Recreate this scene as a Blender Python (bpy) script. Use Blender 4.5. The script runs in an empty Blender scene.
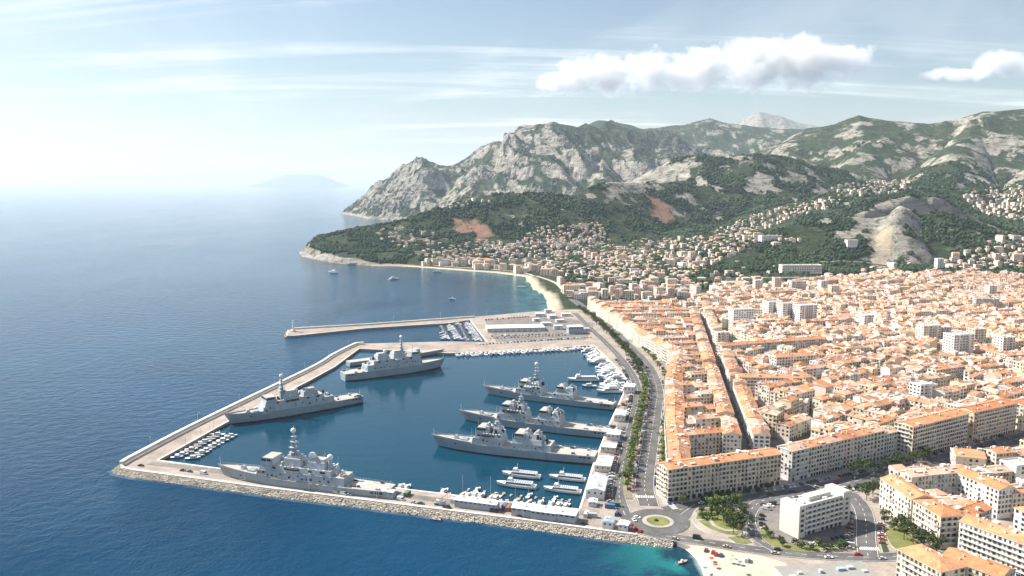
import bpy, math, random
import numpy as np
from mathutils import Vector, Matrix
from mathutils.geometry import tessellate_polygon

random.seed(11)
RNG = np.random.default_rng(5)
R = math.radians
SC = bpy.context.scene
COL = SC.collection

# ------------------------------------------------------------------ camera
FPX, CAMH = 800.0, 200.0                    # focal length in pixels of a 1024 wide frame, flying height in metres
PITCH = math.atan(105 / FPX)
cam_d = bpy.data.cameras.new('camera'); cam = bpy.data.objects.new('camera', cam_d); COL.objects.link(cam)
cam.location = (0, 0, CAMH); cam.rotation_euler = (math.pi / 2 - PITCH, 0, 0)
cam_d.sensor_width = 36; cam_d.lens = 36 * FPX / 1024
cam_d.clip_start = 1; cam_d.clip_end = 200000
SC.camera = cam

# ------------------------------------------------------------------ sun, sky, exposure
SUN_AZ, SUN_EL = R(-66), R(43)              # sun ahead and to the left, over the sea
world = bpy.data.worlds.new('World'); SC.world = world; world.use_nodes = True
wn, wl = world.node_tree.nodes, world.node_tree.links
wn.clear()
w_out = wn.new('ShaderNodeOutputWorld'); w_bg = wn.new('ShaderNodeBackground')
w_sky = wn.new('ShaderNodeTexSky'); w_sky.sky_type = 'NISHITA'; w_sky.sun_disc = False
w_sky.sun_elevation = SUN_EL; w_sky.sun_rotation = SUN_AZ
w_sky.air_density = 1.15; w_sky.dust_density = 1.0; w_sky.ozone_density = 1.3; w_sky.altitude = 200
w_bg.inputs['Strength'].default_value = 0.053
def wnode(t, **k):
    n = wn.new(t)
    for a, b in k.items(): setattr(n, a, b)
    return n
# thin cirrus over the whole sky: noise on the direction projected to a high layer
tc = wnode('ShaderNodeTexCoord'); sep = wnode('ShaderNodeSeparateXYZ'); wl.new(tc.outputs['Generated'], sep.inputs[0])
zc = wnode('ShaderNodeMath', operation='MAXIMUM'); wl.new(sep.outputs['Z'], zc.inputs[0]); zc.inputs[1].default_value = 0.0
za = wnode('ShaderNodeMath', operation='ADD'); wl.new(zc.outputs[0], za.inputs[0]); za.inputs[1].default_value = 0.10
dx = wnode('ShaderNodeMath', operation='DIVIDE'); wl.new(sep.outputs['X'], dx.inputs[0]); wl.new(za.outputs[0], dx.inputs[1])
dy = wnode('ShaderNodeMath', operation='DIVIDE'); wl.new(sep.outputs['Y'], dy.inputs[0]); wl.new(za.outputs[0], dy.inputs[1])
cmb = wnode('ShaderNodeCombineXYZ'); wl.new(dx.outputs[0], cmb.inputs[0]); wl.new(dy.outputs[0], cmb.inputs[1])
def cirrus(scale, rot, detail, lo, hi, seed, dist):
    mp = wnode('ShaderNodeMapping'); wl.new(cmb.outputs[0], mp.inputs[0])
    mp.inputs['Scale'].default_value = scale; mp.inputs['Rotation'].default_value = (0, 0, rot); mp.inputs['Location'].default_value = (seed, seed * 2.3, 0)
    n = wnode('ShaderNodeTexNoise'); wl.new(mp.outputs[0], n.inputs['Vector'])
    n.inputs['Scale'].default_value = 1; n.inputs['Detail'].default_value = detail; n.inputs['Roughness'].default_value = .62; n.inputs['Distortion'].default_value = dist
    mr = wnode('ShaderNodeMapRange'); mr.interpolation_type = 'SMOOTHSTEP'; wl.new(n.outputs['Fac'], mr.inputs[0])
    mr.inputs[1].default_value = lo; mr.inputs[2].default_value = hi
    return mr.outputs[0]
c1 = cirrus((.20, 1.1, 1), R(14), 9, .47, .70, 3.1, 1.0)
c2 = cirrus((.55, .40, 1), R(-18), 5, .44, .72, 7.7, .5)
mulc = wnode('ShaderNodeMath', operation='MULTIPLY_ADD'); wl.new(c1, mulc.inputs[0]); wl.new(c2, mulc.inputs[1]); mulc.inputs[2].default_value = 0.0; mulc.operation = 'MULTIPLY'
m35 = wnode('ShaderNodeMath', operation='MULTIPLY_ADD'); wl.new(c1, m35.inputs[0]); m35.inputs[1].default_value = .35; wl.new(mulc.outputs[0], m35.inputs[2])
ad = wnode('ShaderNodeMath', operation='MULTIPLY_ADD'); wl.new(c2, ad.inputs[0]); ad.inputs[1].default_value = .16; wl.new(m35.outputs[0], ad.inputs[2])
adc = wnode('ShaderNodeMath', operation='MULTIPLY'); adc.use_clamp = True; wl.new(ad.outputs[0], adc.inputs[0]); adc.inputs[1].default_value = 1.0
# what the thin cloud adds: a pale veil lit by the sun
mixs = wnode('ShaderNodeMix', data_type='RGBA'); wl.new(adc.outputs[0], mixs.inputs[0])
wl.new(w_sky.outputs[0], mixs.inputs[6]); mixs.inputs[7].default_value = (12, 12.2, 12.4, 1)
wl.new(mixs.outputs[2], w_bg.inputs['Color']); wl.new(w_bg.outputs[0], w_out.inputs[0])

sun_d = bpy.data.lights.new('sun', 'SUN'); sun = bpy.data.objects.new('sun', sun_d); COL.objects.link(sun)
sun_d.energy = 5.0; sun_d.angle = R(.55); sun_d.color = (1.0, .945, .86)
SUNV = Vector((math.sin(SUN_AZ) * math.cos(SUN_EL), math.cos(SUN_AZ) * math.cos(SUN_EL), math.sin(SUN_EL)))
sun.rotation_euler = SUNV.to_track_quat('Z', 'Y').to_euler(); sun.location = (-300, 300, 900)

SC.render.engine = 'CYCLES'
vs = SC.view_settings; vs.view_transform = 'Standard'; vs.look = 'None'; vs.exposure = 1.12; vs.gamma = 1; vs.use_curve_mapping = False
cy = SC.cycles
cy.use_denoising = True; cy.max_bounces = 5; cy.diffuse_bounces = 2; cy.glossy_bounces = 2; cy.transmission_bounces = 2; cy.transparent_max_bounces = 8; cy.volume_bounces = 4
cy.caustics_reflective = False; cy.caustics_refractive = False; cy.sample_clamp_indirect = 4
try: cy.volume_step_rate = 1.0; cy.volume_max_steps = 128
except Exception: pass

# ------------------------------------------------------------------ survey helpers: picture bearing -> place on the ground
_c, _s = math.cos(PITCH), math.sin(PITCH)
def ray(px, py):
    a, b = (px - 512) / FPX, -(py - 288) / FPX
    return (a, _c + b * _s, -_s + b * _c)
def P(px, py, z=2.4):
    d = ray(px, py); t = (z - CAMH) / d[2]
    return (d[0] * t, d[1] * t)
def PL(pts, z=2.4): return [P(x, y, z) for x, y in pts]
def at(px, py, Y):
    d = ray(px, py); t = Y / d[1]
    return (d[0] * t, Y, CAMH + d[2] * t)
def to_px(x, y, z):
    dep = y * _c + (CAMH - z) * _s
    up = -(CAMH - z) * _c + y * _s
    return (512 + FPX * x / dep, 288 - FPX * up / dep)

# ------------------------------------------------------------------ object helpers
def link(o, parent=None):
    COL.objects.link(o)
    if parent is not None: o.parent = parent
    return o
def tag(o, label=None, cat=None, group=None, kind=None):
    if label: o['label'] = label
    if cat: o['category'] = cat
    if group: o['group'] = group
    if kind: o['kind'] = kind
    return o
def empty(name, loc=(0, 0, 0), rz=0, label=None, cat=None, group=None):
    o = bpy.data.objects.new(name, None); link(o); o.location = loc; o.rotation_euler = (0, 0, rz); o.empty_display_size = 2
    return tag(o, label, cat, group)
def copy_tree(o, parent=None):
    c = o.copy(); COL.objects.link(c); c.parent = parent
    for ch in o.children: copy_tree(ch, c)
    return c
ORD = ['first', 'second', 'third', 'fourth', 'fifth', 'sixth', 'seventh', 'eighth', 'ninth', 'tenth', 'eleventh', 'twelfth', 'thirteenth', 'fourteenth', 'fifteenth', 'sixteenth', 'seventeenth', 'eighteenth', 'nineteenth', 'twentieth']
def nth(i):
    if i < 20: return ORD[i]
    n = i + 1
    tens = {2: 'twenty', 3: 'thirty', 4: 'forty', 5: 'fifty', 6: 'sixty', 7: 'seventy', 8: 'eighty', 9: 'ninety'}[n // 10 % 10]
    if n % 10 == 0: return tens[:-1] + 'ieth'
    return tens + '-' + ORD[n % 10 - 1]

class MB:
    """collects faces; build() links them as one mesh object"""
    def __init__(s): s.v = []; s.f = []; s.m = []; s.c = []; s.smooth = []
    def face(s, pts, m=0, c=None, sm=False):
        n = len(s.v); s.v.extend(pts); s.f.append(tuple(range(n, n + len(pts)))); s.m.append(m); s.c.append(c); s.smooth.append(sm)
    def add(s, vs, fs, m=0, c=None, sm=False):
        n = len(s.v); s.v.extend(vs)
        for f in fs: s.f.append(tuple(i + n for i in f)); s.m.append(m); s.c.append(c); s.smooth.append(sm)
    def frustum(s, b, t, z0, z1, m=0, c=None, bottom=False, top=True, mt=None):
        """b,t: matching lists of xy corners, counter-clockwise"""
        n = len(b); vs = [(x, y, z0) for x, y in b] + [(x, y, z1) for x, y in t]
        fs = [(i, (i + 1) % n, n + (i + 1) % n, n + i) for i in range(n)]
        s.add(vs, fs, m, c)
        if top: s.add(vs[n:], [tuple(range(n))], m if mt is None else mt, c)
        if bottom: s.add(vs[:n], [tuple(reversed(range(n)))], m, c)
    def box(s, cx, cy, z0, w, d, h, rz=0, m=0, c=None, bottom=False, mt=None):
        p = rect(cx, cy, w, d, rz); s.frustum(p, p, z0, z0 + h, m, c, bottom, True, mt)
    def tbox(s, x0, x1, y0, y1, z0, x2, x3, y2, y3, z1, m=0, c=None, mt=None):
        s.frustum([(x0, y0), (x1, y0), (x1, y1), (x0, y1)], [(x2, y2), (x3, y2), (x3, y3), (x2, y3)], z0, z1, m, c, True, True, mt)
    def tube(s, pts, r, n=6, m=0, c=None, sm=True, cap=True, r1=None):
        pts = [Vector(p) for p in pts]; k = len(pts); vs = []
        for i, p in enumerate(pts):
            d = (pts[min(i + 1, k - 1)] - pts[max(i - 1, 0)]).normalized()
            a = d.orthogonal().normalized(); b = d.cross(a)
            rr = r if r1 is None else r + (r1 - r) * i / (k - 1)
            for j in range(n):
                q = 2 * math.pi * j / n; vs.append(tuple(p + (a * math.cos(q) + b * math.sin(q)) * rr))
        fs = [(i * n + j, i * n + (j + 1) % n, (i + 1) * n + (j + 1) % n, (i + 1) * n + j) for i in range(k - 1) for j in range(n)]
        s.add(vs, fs, m, c, sm)
        if cap: s.add(vs[-n:], [tuple(range(n))], m, c); s.add(vs[:n], [tuple(reversed(range(n)))], m, c)
    def ball(s, cx, cy, cz, rx, ry=None, rz=None, nu=10, nv=6, m=0, c=None, jit=0):
        ry = ry or rx; rz = rz or rx; vs = []
        for i in range(nv + 1):
            th = math.pi * i / nv
            for j in range(nu):
                ph = 2 * math.pi * j / nu; k = 1 + (random.uniform(-jit, jit) if jit else 0)
                vs.append((cx + rx * k * math.sin(th) * math.cos(ph), cy + ry * k * math.sin(th) * math.sin(ph), cz + rz * k * math.cos(th)))
        fs = [(i * nu + j, (i + 1) * nu + j, (i + 1) * nu + (j + 1) % nu, i * nu + (j + 1) % nu) for i in range(nv) for j in range(nu)]
        s.add(vs, fs, m, c, True)
    def mesh(s, name, mats):
        me = bpy.data.meshes.new(name); me.from_pydata(s.v, [], s.f)
        for mm in mats if isinstance(mats, (list, tuple)) else [mats]: me.materials.append(mm)
        if len(s.f):
            me.polygons.foreach_set('material_index', s.m)
            if any(s.smooth): me.polygons.foreach_set('use_smooth', s.smooth)
            if any(c is not None for c in s.c):
                lens = np.array([len(f) for f in s.f]); cc = np.array([(c if c is not None else (.5, .5, .5)) for c in s.c], float)
                cc = np.repeat(np.c_[cc, np.ones(len(cc))], lens, axis=0)
                a = me.color_attributes.new('Col', 'FLOAT_COLOR', 'CORNER'); a.data.foreach_set('color', cc.ravel().astype(np.float32))
        me.update(); return me
    def build(s, name, mats, parent=None, **k):
        o = bpy.data.objects.new(name, s.mesh(name, mats)); link(o, parent)
        return tag(o, **k) if k else o

def rect(cx, cy, w, d, rz=0):
    c, s_ = math.cos(rz), math.sin(rz)
    return [(cx + x * c - y * s_, cy + x * s_ + y * c) for x, y in ((-w / 2, -d / 2), (w / 2, -d / 2), (w / 2, d / 2), (-w / 2, d / 2))]
def sheet(name, rings, z, mat, **k):
    """flat polygon (first ring outer, others holes)"""
    vs = [Vector((x, y, 0)) for r in rings for x, y in r]
    tr = tessellate_polygon([[Vector((x, y, 0)) for x, y in r] for r in rings])
    mb = MB(); fs = []
    for t in tr:
        a, b, c_ = (vs[i] for i in t)
        if (b - a).cross(c_ - a).z < 0: t = t[::-1]
        fs.append(tuple(t))
    mb.add([(v.x, v.y, z) for v in vs], fs); return mb.build(name, mat, **k)
def skirt(mb, ring, z0, z1, m=0, closed=True):
    n = len(ring)
    for i in range(n if closed else n - 1):
        a, b = ring[i], ring[(i + 1) % n]
        mb.face([(a[0], a[1], z0), (b[0], b[1], z0), (b[0], b[1], z1), (a[0], a[1], z1)], m)
def offset_line(pts, d):
    out = []
    for i in range(len(pts)):
        a = np.array(pts[max(i - 1, 0)]); b = np.array(pts[min(i + 1, len(pts) - 1)]); t = b - a; t = t / np.linalg.norm(t)
        out.append((pts[i][0] - t[1] * d, pts[i][1] + t[0] * d))
    return out
def spline(pts, step=8.0):
    """Catmull-Rom through pts"""
    p = [np.array(q, float) for q in pts]; p = [2 * p[0] - p[1]] + p + [2 * p[-1] - p[-2]]; out = []
    for i in range(1, len(p) - 2):
        n = max(1, int(np.linalg.norm(p[i + 1] - p[i]) / step))
        for k in range(n):
            t = k / n
            out.append(tuple(.5 * ((2 * p[i]) + (-p[i - 1] + p[i + 1]) * t + (2 * p[i - 1] - 5 * p[i] + 4 * p[i + 1] - p[i + 2]) * t * t + (-p[i - 1] + 3 * p[i] - 3 * p[i + 1] + p[i + 2]) * t ** 3)))
    out.append(tuple(p[-2])); return out
def ribbon(name, pts, w, z, mat, **k):
    L, Rr = offset_line(pts, w / 2), offset_line(pts, -w / 2); mb = MB(); n = len(pts)
    mb.add([(x, y, z) for x, y in Rr] + [(x, y, z) for x, y in L], [(i, i + 1, n + i + 1, n + i) for i in range(n - 1)])
    return mb.build(name, mat, **k)
def wall_ribbon(mb, pts, w, z0, z1, m=0, c=None):
    L, Rr = offset_line(pts, w / 2), offset_line(pts, -w / 2)
    for i in range(len(pts) - 1):
        q = [Rr[i], Rr[i + 1], L[i + 1], L[i]]; mb.frustum(q, q, z0, z1, m, c)
def along(pts, s):
    """point and heading at arc length s"""
    for a, b in zip(pts[:-1], pts[1:]):
        l = math.dist(a, b)
        if s <= l or (b is pts[-1]): return (a[0] + (b[0] - a[0]) * s / l, a[1] + (b[1] - a[1]) * s / l, math.atan2(b[1] - a[1], b[0] - a[0]))
        s -= l
def length(pts): return sum(math.dist(a, b) for a, b in zip(pts[:-1], pts[1:]))

# ------------------------------------------------------------------ numpy noise
def _hash(ix, iy, seed):
    h = (ix.astype(np.int64) * 374761393 + iy.astype(np.int64) * 668265263 + seed * 1442695041) & 0x7fffffff
    h = ((h ^ (h >> 13)) * 1274126177) & 0x7fffffff
    return (h ^ (h >> 16)) & 0xffff
def pnoise(x, y, seed=0):
    x = np.asarray(x, float); y = np.asarray(y, float)
    ix, iy = np.floor(x), np.floor(y); fx, fy = x - ix, y - iy
    u, v = fx * fx * fx * (fx * (fx * 6 - 15) + 10), fy * fy * fy * (fy * (fy * 6 - 15) + 10)
    def g(ox, oy):
        a = _hash(ix + ox, iy + oy, seed) * (2 * math.pi / 65536)
        return np.cos(a) * (fx - ox) + np.sin(a) * (fy - oy)
    n = (g(0, 0) * (1 - u) + g(1, 0) * u) * (1 - v) + (g(0, 1) * (1 - u) + g(1, 1) * u) * v
    return n * 1.5
def fbm(x, y, oct=5, seed=0, gain=.5, lac=2.03):
    a, s_, t = 1.0, 0, 0
    for i in range(oct): s_ = s_ + a * pnoise(x, y, seed + i); t += a; a *= gain; x = x * lac + 17.3; y = y * lac - 9.1
    return s_ / t
def ridged(x, y, oct=5, seed=0, gain=.55):
    a, s_, t, w = 1.0, 0, 0, 1
    for i in range(oct):
        n = (1 - np.abs(pnoise(x, y, seed + i))) ** 2; s_ = s_ + a * n * w; w = np.clip(n * 1.4, 0, 1); t += a; a *= gain; x = x * 2.07 + 5.2; y = y * 2.07 - 3.7
    return s_ / t
def sstep(a, b, x): t = np.clip((np.asarray(x, float) - a) / (b - a), 0, 1); return t * t * (3 - 2 * t)
def seg_dist(x, y, a, b):
    dx_, dy_ = b[0] - a[0], b[1] - a[1]; t = np.clip(((x - a[0]) * dx_ + (y - a[1]) * dy_) / (dx_ * dx_ + dy_ * dy_ + 1e-9), 0, 1)
    return np.hypot(x - a[0] - t * dx_, y - a[1] - t * dy_), t
def inside(x, y, poly):
    r = np.zeros(np.shape(x), bool)
    for (x0, y0), (x1, y1) in zip(poly, poly[1:] + poly[:1]):
        if y0 == y1: continue
        r ^= ((y0 > y) != (y1 > y)) & (x < (x1 - x0) * (y - y0) / (y1 - y0) + x0)
    return r
def poly_sd(x, y, poly):
    d = np.full(np.shape(x), 1e9)
    for a, b in zip(poly, poly[1:] + poly[:1]): d = np.minimum(d, seg_dist(x, y, a, b)[0])
    return np.where(inside(x, y, poly), d, -d)

# ------------------------------------------------------------------ materials
def new_mat(name):
    m = bpy.data.materials.new(name); m.use_nodes = True; nt = m.node_tree
    b = nt.nodes['Principled BSDF']; return m, nt.nodes, nt.links, b
def N(nodes, t, **k):
    n = nodes.new(t)
    for a, b in k.items():
        if a.startswith('i_'): n.inputs[int(a[2:])].default_value = b
        else: setattr(n, a, b)
    return n
def noise_node(n, l, vec, scale, detail=4, rough=.55, dist=0):
    t = n.new('ShaderNodeTexNoise'); t.inputs['Scale'].default_value = scale; t.inputs['Detail'].default_value = detail; t.inputs['Roughness'].default_value = rough; t.inputs['Distortion'].default_value = dist
    l.new(vec, t.inputs['Vector']); return t.outputs['Fac']
def ramp(n, l, fac, lo, hi, c0, c1):
    r = n.new('ShaderNodeValToRGB'); e = r.color_ramp.elements
    e[0].position, e[1].position = lo, hi; e[0].color, e[1].color = (*c0, 1), (*c1, 1); l.new(fac, r.inputs[0]); return r.outputs[0]
def mixc(n, l, fac, a, b, mode='MIX'):
    x = n.new('ShaderNodeMix'); x.data_type = 'RGBA'; x.blend_type = mode
    for i, v in ((0, fac), (6, a), (7, b)):
        if isinstance(v, (int, float)): x.inputs[i].default_value = v
        elif isinstance(v, tuple): x.inputs[i].default_value = (*v, 1) if len(v) == 3 else v
        else: l.new(v, x.inputs[i])
    return x.outputs[2]
def vary(name, col, rough=.8, amt=.25, scale=.15, fine=2.0, bump=0, metal=0, attr=None, objcol=False, spec=.3):
    """base colour broken up by two scales of noise"""
    m, n, l, b = new_mat(name); tc_ = n.new('ShaderNodeNewGeometry'); v = tc_.outputs['Position']
    f1 = noise_node(n, l, v, scale, 5, .6, .3); f2 = noise_node(n, l, v, fine, 3)
    lo, hi = 1 - amt, 1 + amt * .6
    k = ramp(n, l, f1, .3, .7, (lo,) * 3, (hi,) * 3); k2 = ramp(n, l, f2, .3, .7, (1 - amt * .5,) * 3, (1 + amt * .3,) * 3)
    base = col if not (attr or objcol) else None
    if attr: a = n.new('ShaderNodeAttribute'); a.attribute_name = attr; base = a.outputs['Color']
    if objcol: a = n.new('ShaderNodeObjectInfo'); base = a.outputs['Color']
    c_ = mixc(n, l, 1.0, mixc(n, l, 1.0, base, k, 'MULTIPLY'), k2, 'MULTIPLY')
    l.new(c_, b.inputs['Base Color']); b.inputs['Roughness'].default_value = rough; b.inputs['Metallic'].default_value = metal; b.inputs['Specular IOR Level'].default_value = spec
    if bump:
        bp = n.new('ShaderNodeBump'); bp.inputs['Strength'].default_value = .6; bp.inputs['Distance'].default_value = bump; l.new(f2, bp.inputs['Height']); l.new(bp.outputs[0], b.inputs['Normal'])
    return m
def flat(name, col, rough=.6, metal=0, spec=.4): return vary(name, col, rough, .10, .3, 1.5, 0, metal, spec=spec)
# ================================================================== terrain
TOWN_Z = 2.4
COAST = [(46, 1228)] + PL([(547, 308), (546, 300), (541, 294), (531, 289), (528, 283), (524, 277), (510, 275), (494, 273), (452, 270), (425, 268), (395, 266)], 0) + \
    [(-330, 1935), (-441, 2000), (-500, 2080), (-575, 2190), (-620, 2330), (-590, 2470), (-420, 2660), (-120, 3000), (80, 3500), (-160, 4000), (-480, 4300),
     (-640, 4440), (-800, 4500), (-900, 4760), (-1020, 5050), (-1160, 5380), (-1150, 5700), (-700, 6600), (-300, 8000), (0, 14000), (13000, 14000), (13000, 1228)]
RIDGES = [
    # (points as bearing + distance), half width towards either side, sharpness, roughness
    ('headland', [(301, 249, 2300), (318, 237, 2310), (356, 229, 2330), (406, 220, 2360), (433, 210, 2400), (456, 203, 2440), (486, 195, 2480), (524, 193, 2520), (570, 195, 2560), (597, 185, 2640), (616, 182, 2700), (662, 182, 2850), (700, 186, 2900)], 420, 1.35, 16),
    ('massif', [(337, 209, 5350), (349, 193, 5300), (383, 168, 5200), (410, 151, 5150), (440, 161, 5150), (452, 159, 5150), (479, 143, 5150), (509, 138, 5150), (524, 122, 5100), (547, 122, 5050), (570, 126, 5100), (597, 130, 5300), (612, 125, 5600), (624, 128, 5700), (660, 130, 5800)], 1050, .95, 190),
    ('spur_one', [(410, 152, 5150), (408, 180, 4850), (398, 206, 4600)], 420, 1.0, 130),
    ('spur_two', [(540, 122, 5050), (520, 150, 4700), (500, 180, 4400)], 520, 1.0, 150),
    ('spur_three', [(590, 130, 5250), (600, 158, 4700), (610, 185, 4200)], 560, 1.0, 130),
    ('back', [(600, 121, 7000), (625, 123, 7000), (641, 128, 7000), (683, 125, 7000), (708, 117, 7000), (737, 126, 6900), (790, 128, 6800), (840, 135, 6600)], 1500, 1.0, 70),
    ('peak', [(690, 131, 11500), (737, 122, 11500), (757, 111, 11500), (766, 113, 11500), (790, 119, 11500), (815, 125, 11500), (860, 132, 11500)], 1900, 1.0, 90),
    ('right', [(760, 156, 4500), (807, 130, 4300), (832, 125, 4200), (859, 115, 4150), (890, 121, 4100), (931, 125, 4050), (952, 121, 4000), (981, 111, 3950), (1022, 107, 3900), (1080, 98, 3900), (1200, 90, 3900), (1400, 85, 3900)], 1350, 1.0, 55),
    ('right_spur', [(981, 112, 3950), (965, 140, 3500), (940, 172, 3050)], 480, 1.1, 40),
    ('right_spur_b', [(870, 118, 4120), (865, 150, 3600), (845, 178, 3150)], 430, 1.1, 40),
    ('right_spur_c', [(1080, 100, 3900), (1070, 140, 3300), (1060, 185, 2700)], 480, 1.1, 40),
    ('middle', [(615, 186, 3300), (641, 177, 3250), (670, 160, 3200), (695, 154, 3150), (724, 158, 3100), (753, 154, 3100), (778, 158, 3150), (832, 169, 3200)], 520, 1.1, 40),
    ('rise', [(800, 200, 2700), (832, 190, 2650), (862, 188, 2600), (900, 188, 2600), (960, 190, 2700)], 520, 1.2, 14),
    ('quarry_hill', [(745, 242, 1860), (786, 229, 1900), (832, 214, 1930), (865, 207, 1950), (890, 196, 1960), (919, 191, 1970), (940, 196, 1980), (956, 206, 1990), (975, 219, 2000), (1014, 233, 2010)], 330, 1.25, 12),
    ('quarry_spur', [(917, 190, 1965), (909, 206, 1880), (903, 226, 1800)], 120, .85, 24),
    ('east_rise', [(985, 205, 2500), (1030, 195, 2450), (1100, 185, 2400), (1250, 170, 2400)], 560, 1.3, 10),
]
RIDGE_W = {n: [at(*p) for p in pts] for n, pts, *_ in RIDGES}
def town_base(x, y):
    return TOWN_Z + 24 * sstep(1280, 1900, y) * sstep(60, 500, x) + 30 * sstep(1600, 2600, y) * sstep(100, 700, x)
def height(x, y):
    x = np.asarray(x, float); y = np.asarray(y, float)
    sd = poly_sd(x, y, COAST)
    wx, wy = x + 60 * fbm(x / 420, y / 420, 3, 91), y + 60 * fbm(x / 420, y / 420, 3, 77)
    best = np.full(x.shape, -50.0); rough = np.zeros(x.shape)
    for name, pts, w, pw, rg in RIDGES:
        q = RIDGE_W[name]; dm = np.full(x.shape, 1e9); zr = np.zeros(x.shape)
        for a, b in zip(q[:-1], q[1:]):
            d, t = seg_dist(wx, wy, a, b); z = a[2] + (b[2] - a[2]) * t; k = d < dm
            dm = np.where(k, d, dm); zr = np.where(k, z, zr)
        so = (.16 if name.startswith('right_') else .08 if name in ('right', 'middle', 'rise', 'back', 'quarry_spur') else 0) * w; u = np.clip((1 - np.sqrt(dm * dm + so * so) / w) / (1 - so / w), 0, 1)
        h = zr * u ** pw * np.where(u > 0, 1, 0)
        k = h > best; best = np.where(k, h, best); rough = np.where(k, rg * (1 - .62 * u ** 4) * sstep(0, .14, u), rough)
    xr, yr = x * .82 + y * .57, y * .82 - x * .57; far_ = sstep(3800, 4200, y)
    rn = (1 - far_) * ridged(x / 430, y / 620, 6, 3) + far_ * ridged(xr / 480 + .25 * fbm(x / 400, y / 400, 2, 9), yr / 1150, 6, 3, .5) - .55
    fb = fbm(x / 300, y / 300, 6, 40)
    tb = town_base(x, y)
    hh = tb + np.maximum(best - tb, 0) + rough * (1.15 * rn + .45 * fb + .12 * (ridged(xr / 110, yr / 260, 3, 66) - .5))
    hh = np.maximum(hh, tb + .8 * fb * sstep(1300, 1500, y))
    # how steeply the land meets the sea: sand in the bay, rock on the headland and the far massif
    steep = .05 + 1.15 * np.maximum(sstep(-230, -330, x) * sstep(1850, 1990, y), sstep(1950, 2150, y)) - .42 * sstep(3200, 4000, y)
    steep = np.where(y < 1990, .05 + (steep - .05), steep)
    cap = np.where(sd > 0, steep * (sd + np.clip(sd, 0, 45) * (.8 * (ridged(x / 60, y / 60, 4, 8) - .5) + .35 * fbm(x / 22, y / 22, 3, 18)) + far_ * np.clip(sd, 0, 260) * .55 * rn), sd * .3)
    low = sstep(1850, 1990, y)
    cap = np.where((y < 1990) & (sd > 26), cap + (sd - 26) * .25 * (1 - low) * sstep(1300, 1500, y) + np.where(sd > 40, 2, 0), cap)
    return np.minimum(hh, cap)
def height1(x, y): return float(height(np.array([x]), np.array([y]))[0])
def hits(pts, t0=1150, t1=13000):
    """where picture bearings meet the terrain"""
    pts = np.array(pts, float); a, b = (pts[:, 0] - 512) / FPX, -(pts[:, 1] - 288) / FPX
    d = np.c_[a, _c + b * _s, -_s + b * _c]; d /= d[:, 1:2]
    ys = [t0]
    while ys[-1] < t1: ys.append(ys[-1] * 1.008)
    ys = np.array(ys); X = d[:, 0:1] * ys; Z = CAMH + d[:, 2:3] * ys; Y = np.broadcast_to(ys, X.shape)
    Hh = height(X.ravel(), Y.ravel()).reshape(X.shape); hit = Z <= Hh; ok = hit.any(1); i = hit.argmax(1); r = np.arange(len(pts))
    i0 = np.maximum(i - 1, 0); g0 = (Z - Hh)[r, i0]; g1 = (Z - Hh)[r, i]; t = np.where(i > 0, g0 / (g0 - g1 + 1e-9), 0); yy = ys[i0] + (ys[i] - ys[i0]) * t
    return np.c_[d[:, 0] * yy, yy], ok
def zone(pxpoly): w, ok = hits(pxpoly); return [tuple(p) for p in w]

def cover(x, y, h, slope):
    """land cover: rock share, bare soil share, sand share (1 = all)"""
    n1 = fbm(x / 170, y / 170, 5, 21); n2 = fbm(x / 60, y / 60, 4, 33); n3 = ridged(x / 230, y / 230, 4, 12)
    rock = sstep(.52, .80, slope * .85 + n2 * .45 + n1 * .35)
    mass = sstep(3900, 4300, y) * sstep(1500, 500, x - .12 * (y - 4500))
    rock = np.maximum(rock * (1 - mass), mass * sstep(.16, .52, slope * .42 + n2 * .6 + (n3 - .5) * .9 - .04))
    rock = rock * (1 - .75 * mass * sstep(150, 500, x - .05 * (y - 4500)) * sstep(380, 480, h))
    upland = sstep(2900, 3200, y) * (1 - mass)
    rock = np.maximum(rock, upland * sstep(-.10, .62, n1 * .9 + n2 * .6 + slope * .22 - .02))
    mid = sstep(120, 190, h) * sstep(2900, 3050, y)
    rock = np.maximum(rock, mid * (1 - mass) * sstep(-.15, .55, n1 + .4 * n2))
    rock = np.maximum(rock, sstep(9000, 10000, y) * .9)
    cl = poly_sd(x, y, COAST)
    rock = np.maximum(rock, sstep(24, 8, cl + 14 * n2) * sstep(-250, -330, x) * sstep(1900, 1990, y))
    soil = np.zeros(x.shape); red = np.zeros(x.shape)
    for zp, r_, s_ in ZONES:
        wd = 0 if s_ == .42 else 14; m = sstep(-8 - wd, 14 - wd, poly_sd(x + 45 * n2, y + 70 * n1, zp) + 30 * n2)
        
        if s_ > .5: red = np.maximum(red, m); rock = rock * (1 - m); continue
        soil = np.maximum(soil * (1 - m * (1 if not s_ else 0)), m * s_ * 2.3); rock = np.maximum(rock * (1 - m * (0 if r_ else 1)), m * r_)
    sand = sstep(27, 16, cl + 6 * n2) * sstep(1990, 1900, y) * sstep(2, -2, cl - 60) * np.where(cl > -30, 1, 0)
    return rock, soil, sand, red
ZONES = []
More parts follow.
